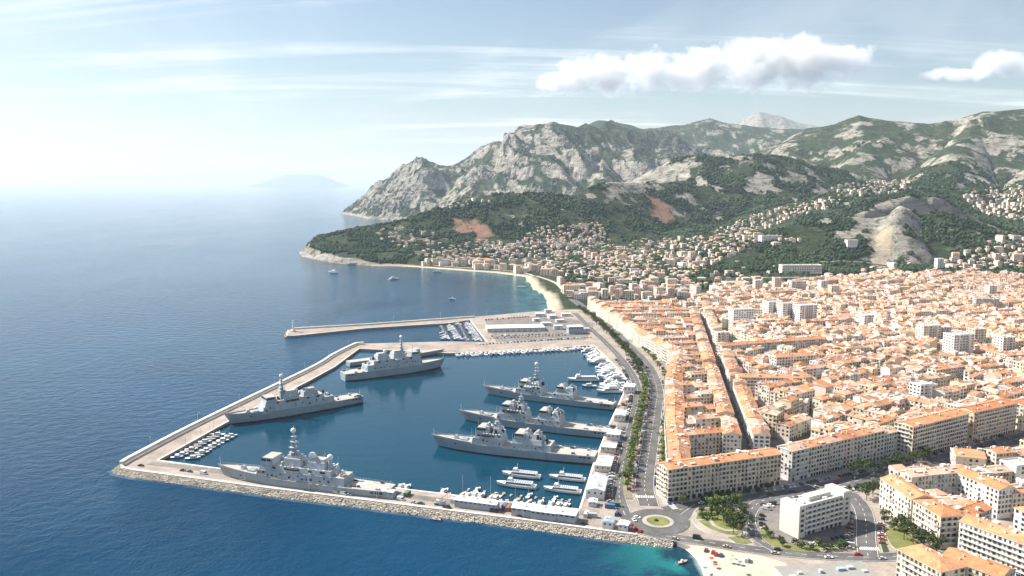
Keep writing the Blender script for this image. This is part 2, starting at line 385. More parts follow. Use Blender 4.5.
def build_terrain():
    global ZONES
    ZONES = [(zone([(454, 222), (468, 224), (492, 236), (488, 240), (470, 237), (458, 234)]), 0, 1.0),      # red earth scar on the headland
             (zone([(652, 200), (668, 204), (672, 218), (662, 224), (652, 214)]), 0, .9),
             (zone([(842, 234), (864, 214), (890, 205), (906, 204), (905, 218), (902, 240), (898, 262), (872, 262), (876, 236), (866, 224)]), 1.0, 0),   # quarry face
             (zone([(876, 236), (902, 232), (899, 262), (868, 262)]), 0, .42),                               # scree below it
             (zone([(622, 172), (650, 176), (640, 194), (610, 196), (604, 186)]), .62, 0)]
    xs = np.concatenate([np.arange(-1400, 2300, 9.0), np.arange(2300, 7600, 45)])
    ys = np.concatenate([np.arange(1232, 2700, 7.5), np.arange(2700, 4200, 11), np.arange(4200, 5900, 12), np.arange(5900, 13000, 60)])
    X, Y = np.meshgrid(xs, ys); H = np.maximum(height(X.ravel(), Y.ravel()).reshape(X.shape), -6)
    gy, gx = np.gradient(H, ys, xs); slope = np.hypot(gx, gy)
    # keep only what the place's slopes could show from near here
    ok = H > -4; nx, ny = len(xs), len(ys)
    q = ok[:-1, :-1] | ok[1:, :-1] | ok[:-1, 1:] | ok[1:, 1:]
    q &= (X[:-1, :-1] < Y[:-1, :-1] * .86 + 250)
    jj, ii = np.nonzero(q); base = jj * nx + ii
    F = np.c_[base, base + 1, base + nx + 1, base + nx]
    used = np.zeros(nx * ny, bool); used[F.ravel()] = True; idx = np.cumsum(used) - 1; F = idx[F]
    V = np.c_[X.ravel(), Y.ravel(), H.ravel()][used]
    rock, soil, sand, red = cover(X.ravel()[used], Y.ravel()[used], H.ravel()[used], slope.ravel()[used])
    me = bpy.data.meshes.new('hills'); me.vertices.add(len(V)); me.vertices.foreach_set('co', V.ravel().astype(np.float32))
    me.loops.add(len(F) * 4); me.loops.foreach_set('vertex_index', F.ravel().astype(np.int32)); me.polygons.add(len(F)); me.polygons.foreach_set('loop_start', np.arange(0, len(F) * 4, 4, dtype=np.int32))
    me.polygons.foreach_set('use_smooth', V[F[:, 0], 1] < 3600); me.update(calc_edges=True)
    a = me.color_attributes.new('cover', 'FLOAT_COLOR', 'POINT'); a.data.foreach_set('color', np.c_[rock, soil, sand, red].ravel().astype(np.float32))
    me.materials.append(M_LAND); o = bpy.data.objects.new('hills', me); link(o); tag(o, 'wooded hills and pale limestone mountains behind the town', None, None, 'structure')
    return o
def land_material():
    m, n, l, b = new_mat('land'); g = n.new('ShaderNodeNewGeometry'); v = g.outputs['Position']
    a = n.new('ShaderNodeAttribute'); a.attribute_name = 'cover'; sp = n.new('ShaderNodeSeparateColor'); l.new(a.outputs['Color'], sp.inputs[0])
    f1 = noise_node(n, l, v, .012, 6, .65, .4); f2 = noise_node(n, l, v, .10, 5, .65); f3 = noise_node(n, l, v, .030, 8, .78)
    green = mixc(n, l, ramp(n, l, f1, .35, .65, (0, 0, 0), (1, 1, 1)), (.018, .038, .020), (.070, .092, .046)); green = mixc(n, l, ramp(n, l, f2, .42, .60, (0, 0, 0), (1, 1, 1)), green, (.020, .034, .014))
    dry = mixc(n, l, ramp(n, l, f3, .52, .68, (0, 0, 0), (.55, .55, .55)), green, (.15, .135, .08))
    # strata: pale beds and scrub on ledges
    mp = n.new('ShaderNodeMapping'); l.new(v, mp.inputs[0]); mp.inputs['Scale'].default_value = (.25, .25, 1.6); mp.inputs['Rotation'].default_value = (.25, .3, 0)
    st = noise_node(n, l, mp.outputs[0], .05, 6, .7, .6)
    rockc = mixc(n, l, ramp(n, l, st, .30, .70, (0, 0, 0), (1, 1, 1)), (.17, .155, .135), (.50, .465, .41))
    rockc = mixc(n, l, ramp(n, l, f3, .51, .60, (0, 0, 0), (.85, .85, .85)), rockc, (.075, .085, .045))
    soilc = mixc(n, l, f2, (.24, .125, .085), (.33, .20, .14)); scree = mixc(n, l, f2, (.36, .30, .22), (.48, .41, .31))
    # edge of rock broken by noise
    r1 = n.new('ShaderNodeMath'); r1.operation = 'ADD'; l.new(sp.outputs['Red'], r1.inputs[0]); r0 = n.new('ShaderNodeMath'); r0.operation = 'MULTIPLY_ADD'; l.new(f3, r0.inputs[0]); r0.inputs[1].default_value = 4.2; r0.inputs[2].default_value = -2.1; l.new(r0.outputs[0], r1.inputs[1])
    rm = n.new('ShaderNodeMapRange'); rm.interpolation_type = 'SMOOTHSTEP'; l.new(r1.outputs[0], rm.inputs[0]); rm.inputs[1].default_value = .36; rm.inputs[2].default_value = .58
    c = mixc(n, l, rm.outputs[0], dry, rockc)
    isred = n.new('ShaderNodeMath'); isred.operation = 'GREATER_THAN'; l.new(sp.outputs['Green'], isred.inputs[0]); isred.inputs[1].default_value = .55
    sc_ = scree
    sm = n.new('ShaderNodeMapRange'); l.new(sp.outputs['Green'], sm.inputs[0]); sm.inputs[1].default_value = .25; sm.inputs[2].default_value = .75
    c = mixc(n, l, sm.outputs[0], c, sc_)
    ra = n.new('ShaderNodeMath'); ra.operation = 'ADD'; l.new(a.outputs['Alpha'], ra.inputs[0]); l.new(r0.outputs[0], ra.inputs[1]); rk = n.new('ShaderNodeMapRange'); l.new(ra.outputs[0], rk.inputs[0]); rk.inputs[1].default_value = .45; rk.inputs[2].default_value = .8
    rmul = n.new('ShaderNodeMath'); rmul.operation = 'MULTIPLY'; l.new(rk.outputs[0], rmul.inputs[0]); l.new(a.outputs['Alpha'], rmul.inputs[1]); c = mixc(n, l, rmul.outputs[0], c, soilc)
    c = mixc(n, l, sp.outputs['Blue'], c, mixc(n, l, f2, (.52, .44, .32), (.66, .58, .45)))
    l.new(c, b.inputs['Base Color']); b.inputs['Roughness'].default_value = .95; b.inputs['Specular IOR Level'].default_value = .1
    bp = n.new('ShaderNodeBump'); bp.inputs['Strength'].default_value = .9; bp.inputs['Distance'].default_value = 14
    bh = n.new('ShaderNodeMath'); bh.operation = 'ADD'; l.new(f3, bh.inputs[0]); l.new(st, bh.inputs[1]); l.new(bh.outputs[0], bp.inputs['Height'])
    l.new(bp.outputs[0], b.inputs['Normal']); return m
M_LAND = land_material()
build_terrain()

def far_island(name, pts, Y, w, label):
    q = [at(x, y, Y) for x, y in pts]; x0, x1 = q[0][0] - 400, q[-1][0] + 400
    xs = np.linspace(x0, x1, 70); ys = np.linspace(Y - w, Y + w, 24); X, Yg = np.meshgrid(xs, ys)
    top = np.interp(X, [p[0] for p in q], [p[2] for p in q]) * sstep(x0, q[0][0], X) * sstep(x1, q[-1][0], X)
    Z = top * (1 - np.abs(Yg - Y) / w) ** .9 * (1 + .25 * fbm(X / 500, Yg / 500, 4, 5)) - 8
    mb = MB(); nx = len(xs); mb.add([tuple(p) for p in np.c_[X.ravel(), Yg.ravel(), Z.ravel()]], [(j * nx + i, j * nx + i + 1, (j + 1) * nx + i + 1, (j + 1) * nx + i) for j in range(len(ys) - 1) for i in range(nx - 1)], sm=True)
    me = mb.mesh(name, M_LAND); a = me.color_attributes.new('cover', 'FLOAT_COLOR', 'POINT'); a.data.foreach_set('color', np.tile([.3, 0, 0, 0], len(me.vertices)).astype(np.float32))
    o = bpy.data.objects.new(name, me); link(o); tag(o, label, None, None, 'structure')
far_island('island', [(262, 183.5), (276, 177), (292, 173.5), (304, 174), (318, 174), (330, 178), (340, 183)], 45000, 3000, 'faint hazy island on the sea horizon')

# ================================================================== sea
BASIN = [(-255, 554), (-238, 647), (-206, 782), (-193, 848), (-184, 945), (-74, 920), (2.4, 936.5), (100.8, 966), (105.5, 919), (113, 843), (117, 790), (106, 739), (80, 638), (58, 546), (41.5, 467), (-3.7, 478), (-48, 492.5), (-76, 501), (-207, 538)]
BEACH = PL([(684, 549), (690, 553), (697, 560), (703, 567), (708, 576)], 0) + [(104, 350), (120, 300), (128, 240)]
def sea():
    xs = np.arange(-1500, 260, 10.0); ys = np.arange(200, 2300, 10.0); X, Y = np.meshgrid(xs, ys); x, y = X.ravel(), Y.ravel()
    d1 = np.full(x.shape, 1e9)
    for a, b in zip(BEACH[:-1], BEACH[1:]): d1 = np.minimum(d1, seg_dist(x, y, a, b)[0])
    d2 = np.full(x.shape, 1e9)
    for a, b in zip(COAST[:9], COAST[1:10]): d2 = np.minimum(d2, seg_dist(x, y, a, b)[0])
    shal = np.maximum(np.exp(-(d1 / 34) ** 1.4), np.exp(-d2 / 42))
    harb = sstep(-6, 6, poly_sd(x, y, BASIN)); harb = np.maximum(harb, .55 * np.exp(-d2 / 260)); harb = np.maximum(harb, .5 * np.exp(-(d1 / 120) ** 2))
    nx = len(xs); mb = MB(); mb.add([(float(a), float(b), 0.0) for a, b in zip(x, y)], [(j * nx + i, j * nx + i + 1, (j + 1) * nx + i + 1, (j + 1) * nx + i) for j in range(len(ys) - 1) for i in range(nx - 1)])
    x0, x1, y0, y1 = xs[0], xs[-1], ys[0], ys[-1]; B = 58000
    for r in ((-B, x0, -2000, B), (x0, x1, y1, B), (x0, x1, -2000, y0), (x1, B, -2000, B)): mb.face([(r[0], r[2], 0), (r[1], r[2], 0), (r[1], r[3], 0), (r[0], r[3], 0)])
    me = mb.mesh('sea', M_SEA); n = len(me.vertices); sh = np.zeros((n, 4)); sh[:len(x), 0] = shal; sh[:len(x), 1] = harb; sh[:, 3] = 1
    a = me.color_attributes.new('depth', 'FLOAT_COLOR', 'POINT'); a.data.foreach_set('color', sh.ravel().astype(np.float32))
    o = bpy.data.objects.new('sea', me); link(o); tag(o, 'deep blue sea and harbour water', None, None, 'structure')
def sea_material():
    m, n, l, b = new_mat('sea_water'); g = n.new('ShaderNodeNewGeometry'); v = g.outputs['Position']
    a = n.new('ShaderNodeAttribute'); a.attribute_name = 'depth'; sp = n.new('ShaderNodeSeparateColor'); l.new(a.outputs['Color'], sp.inputs[0])
    big = noise_node(n, l, v, .0035, 4, .55, .6); bed = noise_node(n, l, v, .035, 4, .6, .4)
    deep = mixc(n, l, ramp(n, l, big, .35, .65, (0, 0, 0), (1, 1, 1)), (.0004, .026, .064), (.0010, .041, .094))
    c = mixc(n, l, sp.outputs['Green'], deep, mixc(n, l, big, (.0005, .028, .056), (.0012, .044, .076)))
    shal = mixc(n, l, ramp(n, l, bed, .42, .56, (0, 0, 0), (1, 1, 1)), (.003, .035, .055), (.010, .135, .135))
    sm = n.new('ShaderNodeMapRange'); l.new(sp.outputs['Red'], sm.inputs[0]); sm.inputs[1].default_value = .05; sm.inputs[2].default_value = .75
    c = mixc(n, l, sm.outputs[0], c, shal)
    foam = n.new('ShaderNodeMapRange'); l.new(sp.outputs['Red'], foam.inputs[0]); foam.inputs[1].default_value = .93; foam.inputs[2].default_value = 1.0
    c = mixc(n, l, foam.outputs[0], c, (.30, .42, .38))
    l.new(c, b.inputs['Base Color']); b.inputs['Roughness'].default_value = .07; b.inputs['IOR'].default_value = 1.333; 
    sq = n.new('ShaderNodeMath'); sq.operation = 'MULTIPLY_ADD'; l.new(sp.outputs['Green'], sq.inputs[0]); sq.inputs[1].default_value = .22; sq.inputs[2].default_value = .10; l.new(sq.outputs[0], b.inputs['Specular IOR Level'])
    w1 = noise_node(n, l, v, .10, 4, .6, .3); mp = n.new('ShaderNodeMapping'); l.new(v, mp.inputs[0]); mp.inputs['Scale'].default_value = (1, .55, 1); mp.inputs['Rotation'].default_value = (0, 0, .5)
    w2 = noise_node(n, l, mp.outputs[0], .6, 4, .6)
    # calmer lanes, wakes and the sheltered basin
    lane = noise_node(n, l, mp.outputs[0], .0045, 4, .6, 1.2); lr = n.new('ShaderNodeMapRange'); l.new(lane, lr.inputs[0]); lr.inputs[1].default_value = .35; lr.inputs[2].default_value = .62; lr.inputs[3].default_value = .45; lr.inputs[4].default_value = 1
    cal = n.new('ShaderNodeMath'); cal.operation = 'MULTIPLY_ADD'; l.new(sp.outputs['Green'], cal.inputs[0]); cal.inputs[1].default_value = -.8; cal.inputs[2].default_value = 1
    st = n.new('ShaderNodeMath'); st.operation = 'MULTIPLY'; l.new(lr.outputs[0], st.inputs[0]); l.new(cal.outputs[0], st.inputs[1])
    s2 = n.new('ShaderNodeMath'); s2.operation = 'MULTIPLY_ADD'; l.new(w2, s2.inputs[0]); s2.inputs[1].default_value = .45; l.new(w1, s2.inputs[2])
    bp = n.new('ShaderNodeBump'); bp.inputs['Distance'].default_value = 1.5; l.new(st.outputs[0], bp.inputs['Strength']); l.new(s2.outputs[0], bp.inputs['Height']); l.new(bp.outputs[0], b.inputs['Normal'])
    return m
M_SEA = sea_material()
sea()

# ================================================================== haze: the air over the bay
def haze():
    mb = MB(); p = [(-60000, -3000), (60000, -3000), (60000, 60000), (-60000, 60000)]; mb.frustum(p, p, -9, 1380, bottom=True)
    m = bpy.data.materials.new('sea_air'); m.use_nodes = True; n = m.node_tree.nodes; n.clear()
    o = n.new('ShaderNodeOutputMaterial'); pv = n.new('ShaderNodeVolumePrincipled'); m.node_tree.links.new(pv.outputs[0], o.inputs['Volume'])
    pv.inputs['Color'].default_value = (.72, .86, 1, 1); pv.inputs['Density'].default_value = 3.3e-5; pv.inputs['Anisotropy'].default_value = .15
    mb.build('haze', m, label='thin pale sea haze over bay and mountains', kind='stuff')
haze()
# ================================================================== port ground
M_QUAY = vary('quay_concrete', (.36, .30, .255), .9, .30, .05, .6)
M_COPING = vary('coping_stone', (.66, .60, .52), .85, .18, .08, .8)
M_WALLSTONE = vary('quay_wall_stone', (.36, .33, .29), .9, .3, .2, 1.5, .1)
M_ROCK = vary('armour_rock', (.50, .45, .38), .9, .35, .25, 1.5)
M_ASPHALT = vary('asphalt', (.115, .11, .108), .9, .38, .09, .7)
M_ASPHALT2 = vary('worn_asphalt', (.185, .168, .155), .9, .36, .11, .8)
M_PAVE = vary('paving', (.35, .315, .28), .9, .22, .08, .8)
M_PAINT = vary('road_paint', (.74, .74, .72), .8, .2, .3, 2)
M_SAND = vary('sand', (.46, .405, .32), .95, .14, .1, 1.2)
M_GRASS = vary('dry_lawn', (.165, .175, .055), .95, .35, .12, 1.2)
M_HEDGE = vary('hedge_leaf', (.040, .070, .020), .9, .5, .3, 2.5)
M_WHITE = vary('white_paint', (.68, .68, .67), .5, .08, .15, .8)
M_OFFWHITE = vary('off_white_render', (.66, .63, .58), .8, .14, .1, .8)
M_METALROOF = vary('sheet_roof', (.56, .57, .58), .55, .14, .12, .9)
M_BEIGEROOF = vary('felt_roof', (.56, .50, .43), .85, .18, .1, .9)
M_BLUEGREY = vary('blue_grey_cladding', (.34, .40, .45), .6, .14, .2, 1)
M_GLASS = flat('dark_glass', (.035, .045, .055), .12, spec=.6)
M_DARK = flat('dark_metal', (.05, .05, .055), .6)
M_STEEL = flat('galvanised_steel', (.38, .39, .40), .45)
M_RED = flat('red_paint', (.42, .03, .025), .5)
M_ORANGE = flat('orange_paint', (.55, .14, .03), .5)

def quay_material():
    m, n, l, b = new_mat('quay_slabs'); g = n.new('ShaderNodeNewGeometry'); v = g.outputs['Position']
    br = n.new('ShaderNodeTexBrick'); l.new(v, br.inputs['Vector']); br.inputs['Scale'].default_value = .16; br.inputs['Mortar Size'].default_value = .012; br.inputs['Color1'].default_value = (1, 1, 1, 1); br.inputs['Color2'].default_value = (.84, .83, .82, 1); br.inputs['Mortar'].default_value = (.6, .58, .56, 1)
    f1 = noise_node(n, l, v, .035, 6, .68, .8); f2 = noise_node(n, l, v, .25, 6, .7, .5)
    c = mixc(n, l, ramp(n, l, f1, .34, .66, (0, 0, 0), (1, 1, 1)), (.25, .215, .19), (.42, .35, .295)); c = mixc(n, l, ramp(n, l, f2, .54, .74, (0, 0, 0), (.7, .7, .7)), c, (.16, .145, .135)); c = mixc(n, l, 1.0, c, br.outputs['Color'], 'MULTIPLY')
    l.new(c, b.inputs['Base Color']); b.inputs['Roughness'].default_value = .9; b.inputs['Specular IOR Level'].default_value = .2; return m
M_QUAY = quay_material()
OUT = [(132, 240), (124, 300), (112, 352), (107, 383), (103, 401), (98, 415), (90, 424), (70, 429), (6, 449.5), (-66, 471), (-166, 501), (-262, 531.5), (-272, 536), (-277, 543), (-276.5, 552),
       (-259, 646), (-216, 838), (-207, 905), (-193, 968), (-184, 973), (-83, 986), (-31, 985), (-61, 1148), (-90, 1123), (-199, 1083), (-285, 1027), (-294, 1028), (-303, 1066), (-298, 1075), (-208, 1106), (-56, 1173), (46, 1229), (62, 1233.5),
       (1500, 1233.5), (1500, 240)]
sheet('ground', [OUT, BASIN], TOWN_Z, M_QUAY, label='pale concrete quays and town ground', kind='structure')
mb = MB(); skirt(mb, OUT[:33], -6, TOWN_Z - .01, closed=False); skirt(mb, BASIN, -6, TOWN_Z - .01); mb.build('quay_wall', M_WALLSTONE, label='stone quay faces round the harbour basin', kind='structure')
# light coping stones along the edges, parapet on the weather side
mb = MB(); wall_ribbon(mb, offset_line(BASIN + BASIN[:1], -.0), 1.5, TOWN_Z - .3, TOWN_Z + .22); wall_ribbon(mb, OUT[19:33], 1.5, TOWN_Z - .3, TOWN_Z + .25); mb.build('quay_coping', M_COPING, label='pale stone coping along quay edges', kind='structure')
PARA = offset_line(OUT[7:20], -1.4)
mb = MB(); wall_ribbon(mb, PARA[:7], 1.6, TOWN_Z - .2, TOWN_Z + .9); mb.build('parapet_wall', M_COPING, label='low pale parapet along the outer edge of the front mole', cat='wall')
mb = MB(); wall_ribbon(mb, spline(PARA[6:], 12), 3.0, TOWN_Z - .2, TOWN_Z + 3.0); wall_ribbon(mb, offset_line(spline(PARA[6:], 12), -2.4), 1.9, TOWN_Z - .2, TOWN_Z + 1.4); mb.build('breakwater_wall', M_COPING, label='tall stepped sea wall on the long western mole', cat='wall')
ribbon('promenade', offset_line(OUT[7:14], -4.2), 3.6, TOWN_Z + .05, M_PAVE, label='pale promenade strip along the front mole', kind='structure')
mb = MB(); wall_ribbon(mb, offset_line(OUT[28:31], -2.2), 2.4, TOWN_Z - .2, TOWN_Z + 2.2); mb.build('breakwater_wall', M_COPING, label='sea wall along the lighthouse breakwater', cat='wall')

def riprap(name, line, width, n, z0, z1, label, smin=.7, smax=1.9):
    L = length(line); mb = MB(); off = {}
    for i in range(n):
        x, y, h = along(line, random.uniform(0, L - .1)); u = random.random(); d = u * width; z = z0 + (z1 - z0) * u + random.uniform(-.25, .35)
        s_ = random.uniform(smin, smax); x += math.sin(h) * d; y -= math.cos(h) * d
        a = random.uniform(0, 6.3); vs = []
        for k in ((-1, -1, -1), (1, -1, -1), (1, 1, -1), (-1, 1, -1), (-1, -1, 1), (1, -1, 1), (1, 1, 1), (-1, 1, 1)):
            q = [c_ * s_ * .5 * random.uniform(.55, 1.15) for c_ in k]; q[2] *= .85
            vs.append((x + q[0] * math.cos(a) - q[1] * math.sin(a), y + q[0] * math.sin(a) + q[1] * math.cos(a), z + q[2] + .2 * q[0]))
        mb.add(vs, [(0, 3, 2, 1), (4, 5, 6, 7), (0, 1, 5, 4), (1, 2, 6, 5), (2, 3, 7, 6), (3, 0, 4, 7)])
    # packed core below
    Lo, La = offset_line(line, -.2), offset_line(line, -width)
    for i in range(len(line) - 1): mb.face([(*La[i], z1 - .6), (*La[i + 1], z1 - .6), (*Lo[i + 1], z0 - .3), (*Lo[i], z0 - .3)])
    return mb.build(name, M_ROCK, label=label, kind='stuff')
riprap('rock_armour', OUT[6:14][::-1], 5.0, 6500, 2.2, -.3, 'pale boulders banked along the outer side of the front mole', .35, 1.0)
riprap('rock_armour', OUT[13:20][::-1], 3.0, 900, .9, -.4, 'wet boulders at the foot of the western sea wall')
riprap('rock_armour', [OUT[26], OUT[27], OUT[28], OUT[29], OUT[30]][::-1], 3.5, 600, .9, -.4, 'boulders at the foot of the lighthouse breakwater')

# wash along the stones
# ---- beach by the roundabout
bt = OUT[6:-1:-1] if False else list(reversed(OUT[0:6]))
mb = MB(); wlq = [P(684, 548.5, 0), P(692, 555, 0), P(699, 563, 0), (97.6, 383), (100, 350), (112, 298), (120, 240)]; btq = [(98, 415), (103, 401), (107, 383), (112, 352), (124, 300), (132, 240)]
wl_s, bt_s = spline(wlq, 6), spline(btq, 6)
m_ = 26; W_ = [along(wl_s, length(wl_s) * i / m_ * .999)[:2] for i in range(m_ + 1)]; T_ = [along(bt_s, length(bt_s) * i / m_ * .999)[:2] for i in range(m_ + 1)]
for i in range(m_):
    mb.face([(*W_[i], -.15), (*W_[i + 1], -.15), (*T_[i + 1], TOWN_Z + .03), (*T_[i], TOWN_Z + .03)]); mb.face([(W_[i][0] - 5, W_[i][1] - 2, -1.6), (W_[i + 1][0] - 5, W_[i + 1][1] - 2, -1.6), (*W_[i + 1], -.15), (*W_[i], -.15)])
mb.build('beach', M_SAND, label='pale sand sloping into turquoise water', kind='structure')
sheet('beach', [[(98, 415.2), (103, 401), (107, 383), (112, 352), (124, 300), (132, 240), (230, 240), (190, 352)] + PL([(790, 572), (786, 563), (762, 556), (735, 552), (705, 546.5), (688, 545)])], TOWN_Z + .03, M_SAND, label='flat dry sand between road and waterline', kind='structure')

# ================================================================== roads
ROADS = []
def road(name, px, w, label, mat=None, z=.06, dash=True, world=False, edge=True):
    pts = spline(px if world else PL(px), 6); ribbon(name, pts, w, TOWN_Z + z, mat or M_ASPHALT, label=label, kind='structure'); ROADS.append((pts, w))
    mb = MB()
    if dash:
        L = length(pts); s_ = 0
        while s_ < L - 4:
            x, y, h = along(pts, s_); x2, y2, _ = along(pts, s_ + 3); nx_, ny_ = -math.sin(h) * .12, math.cos(h) * .12
            mb.face([(x - nx_, y - ny_, TOWN_Z + z + .03), (x2 - nx_, y2 - ny_, TOWN_Z + z + .03), (x2 + nx_, y2 + ny_, TOWN_Z + z + .03), (x + nx_, y + ny_, TOWN_Z + z + .03)]); s_ += 8
    if edge:
        for sd in (1, -1): 
            q = offset_line(pts, sd * (w / 2 - .5)); a, b = offset_line(q, .1), offset_line(q, -.1); n = len(q)
            mb.add([(*p, TOWN_Z + z + .025) for p in b] + [(*p, TOWN_Z + z + .025) for p in a], [(i, i + 1, n + i + 1, n + i) for i in range(n - 1)])
    if mb.f: mb.build('road_marking', M_PAINT, label='painted lines on ' + label, kind='structure')
    return pts
BOUL = road('boulevard', [(649, 506), (644.5, 484), (650, 445), (655, 410), (657, 390), (650, 370), (636, 353), (609, 327), (586, 309), (572, 299)], 13, 'the tree-lined boulevard behind the port')
QROAD = road('quay_road', [(624, 513), (619, 495), (622, 470), (629, 440), (636, 410), (638, 395), (634, 378), (622, 360), (606, 343), (590, 328), (575, 313)], 9, 'the quay road beside the warehouses', z=.10)
COASTROAD = road('coast_road', [(624, 513), (631, 522), (645, 531.5), (668, 536.5), (705, 542), (740, 547.5), (775, 552), (810, 555), (850, 557), (890, 557), (940, 552)], 10, 'the seafront road past the beach', z=.14)
AVENUE = road('avenue', [(668, 512), (700, 506), (740, 501), (780, 496), (820, 489), (870, 478), (930, 464), (985, 448), (1040, 433), (1120, 410)], 17, 'the wide avenue in front of the apartment blocks', z=.12)
PARKROAD = road('park_road', [(772, 497), (757, 504), (749, 514), (750, 528), (762, 541), (780, 551)], 9, 'the curved road between the park and the office car park', z=.18)
EASTROAD = road('side_road', [(868, 556), (866, 540), (866, 524), (862, 508), (850, 494), (838, 487)], 11, 'the side road right of the white office slab', z=.20)
road('mole_road', [(585, 513), (520, 511), (437, 500), (300, 482), (215, 471), (150, 463)], 7, 'the service road on the front mole', M_ASPHALT2, z=.03, dash=False, edge=False)
road('street', [(700, 506), (684, 518), (676, 530)], 8, 'the short link road left of the park', z=.16, dash=False)

# paved aprons, parking lots
sheet('parking_lot', [PL([(755, 552), (752, 530), (756, 514), (770, 503), (850, 488), (858, 500), (862, 520), (861, 545), (850, 553)])], TOWN_Z + .03, M_ASPHALT2, label='asphalt car park round the white office slab', kind='structure')
sheet('parking_lot', [[(-20, 985), (94, 1000), (118, 1120), (60, 1190), (-40, 1150)]], TOWN_Z + .03, M_ASPHALT2, label='asphalt yard of the marina', kind='structure')
sheet('parking_lot', [[P(612, 500), P(620, 460), P(632, 415), P(636, 396), P(629, 394), P(612, 440), P(602, 500)]], TOWN_Z + .04, M_ASPHALT2, label='parking strip between the warehouses and the quay road', kind='structure')
sheet('pavement', [PL([(662, 505), (655, 470), (661, 440), (667, 405), (676, 372), (692, 372), (692, 500)])], TOWN_Z + .05, M_PAVE, label='broad pavement below the boulevard facades', kind='structure')
sheet('pavement', [PL([(664, 506), (781, 491), (900, 463), (1000, 437), (1010, 425), (900, 450), (780, 480), (664, 498)])], TOWN_Z + .045, M_PAVE, label='pavement below the avenue facades', kind='structure')

def raised(name, ring, z1, mat, label, kerb=True, cat=None):
    mb = MB(); vs = [Vector((x, y, 0)) for x, y in ring]
    tr = tessellate_polygon([vs]); fs = []
    for t in tr:
        a, b, c_ = (vs[i] for i in t); fs.append(tuple(t) if (b - a).cross(c_ - a).z > 0 else tuple(t[::-1]))
    mb.add([(v.x, v.y, z1) for v in vs], fs, 0); skirt(mb, ring, TOWN_Z - .1, z1, 1)
    return mb.build(name, [mat, M_COPING], label=label, kind='structure')
def oval(cx, cy, rx, ry, n=28): return [(cx + rx * math.cos(2 * math.pi * i / n), cy + ry * math.sin(2 * math.pi * i / n)) for i in range(n)]
# roundabout
RC = P(658, 521.5); raised('roundabout', oval(RC[0], RC[1], 9.2, 9.0), TOWN_Z + .32, M_PAVE, 'pale kerb ring of the roundabout'); raised('lawn', oval(RC[0], RC[1], 6.8, 6.6), TOWN_Z + .45, M_GRASS, 'round grass island of the roundabout')
sheet('roundabout_road', [oval(RC[0], RC[1], 18.5, 18), oval(RC[0], RC[1], 9.1, 8.9)], TOWN_Z + .22, M_ASPHALT, label='ring road round the circular grass island', kind='structure')
mb = MB(); mb.ball(RC[0] - 1, RC[1] + .5, TOWN_Z + .4, 1.5, nz := 1.5, 1.1, jit=.15); mb.build('bush', M_HEDGE, label='small dark bush in the middle of the roundabout', cat='bush')
# parks
PARK = spline(PL([(690, 519), (697, 508), (715, 505), (735, 507), (745, 516), (747, 531), (738, 540), (718, 537), (700, 530), (690, 519)]), 5)[:-1]
raised('park_kerb', PARK, TOWN_Z + .3, M_PAVE, 'pale path edge of the small seafront park')
raised('lawn', spline(PL([(696, 519), (701, 510.5), (716, 508), (733, 510), (742, 518), (743, 529), (736, 536), (718, 532.5), (704, 526), (696, 519)]), 5)[:-1], TOWN_Z + .42, M_GRASS, 'lawn of the small seafront park')
ribbon('park_path', spline(PL([(697, 521), (708, 519), (714, 526), (726, 531), (737, 531)]), 4), 2.2, TOWN_Z + .5, M_PAVE, label='pale winding path through the park', kind='structure')
raised('lawn', spline(PL([(727, 538), (742, 537), (752, 543), (735, 543), (727, 538)]), 4)[:-1], TOWN_Z + .4, M_GRASS, 'dry grass tip below the park')
raised('lawn', spline(PL([(760, 528), (770, 533), (780, 541), (800, 546), (822, 545), (836, 541), (850, 546), (838, 552), (800, 552), (775, 547), (763, 539), (760, 528)]), 5)[:-1], TOWN_Z + .33, M_GRASS, 'dry lawn strip in front of the white office slab')
raised('lawn', spline(PL([(886, 528), (900, 528), (915, 540), (925, 549), (912, 553), (896, 550), (888, 540), (886, 528)]), 5)[:-1], TOWN_Z + .33, M_GRASS, 'lawn below the cream apartment blocks')
raised('lawn', PL([(878, 536), (882, 530), (886, 545), (889, 552), (883, 553)]), TOWN_Z + .33, M_HEDGE, 'planted strip beside the side road')
raised('median', spline(PL([(826, 494), (850, 489.5), (880, 484), (908, 478), (930, 471), (932, 474), (905, 483), (870, 490), (830, 497), (826, 494)]), 6)[:-1], TOWN_Z + .3, M_PAVE, 'paved planted strip along the avenue')
# boulevard tree strips
STRIP_L = offset_line(BOUL, 11.5); STRIP_R = offset_line(BOUL, -10.5)
ribbon('planting_strip', STRIP_L[2:48], 5, TOWN_Z + .2, vary('bark_soil', (.22, .19, .13), .95, .3, .2, 1.5), label='planted strip left of the boulevard', kind='structure')
ribbon('planting_strip', STRIP_R[3:46], 4, TOWN_Z + .2, bpy.data.materials['bark_soil'], label='planted strip right of the boulevard', kind='structure')
# zebra crossings
def zebra(px, py, heading, n, ln, label):
    x, y = P(px, py); mb = MB()
    for i in range(n):
        o = (i - n / 2) * 1.1; mb.face([(*p, TOWN_Z + .26) for p in rect(x - math.sin(heading) * o, y + math.cos(heading) * o, ln, .55, heading)])
    mb.build('zebra_crossing', M_PAINT, label=label, kind='structure')
zebra(644, 497, 1.5, 11, 4, 'white zebra bars where the boulevard meets the roundabout'); zebra(672, 506, .2, 9, 4, 'white zebra bars at the corner of the arcaded block'); zebra(868, 549, 1.5, 10, 4, 'white zebra bars at the foot of the side road')

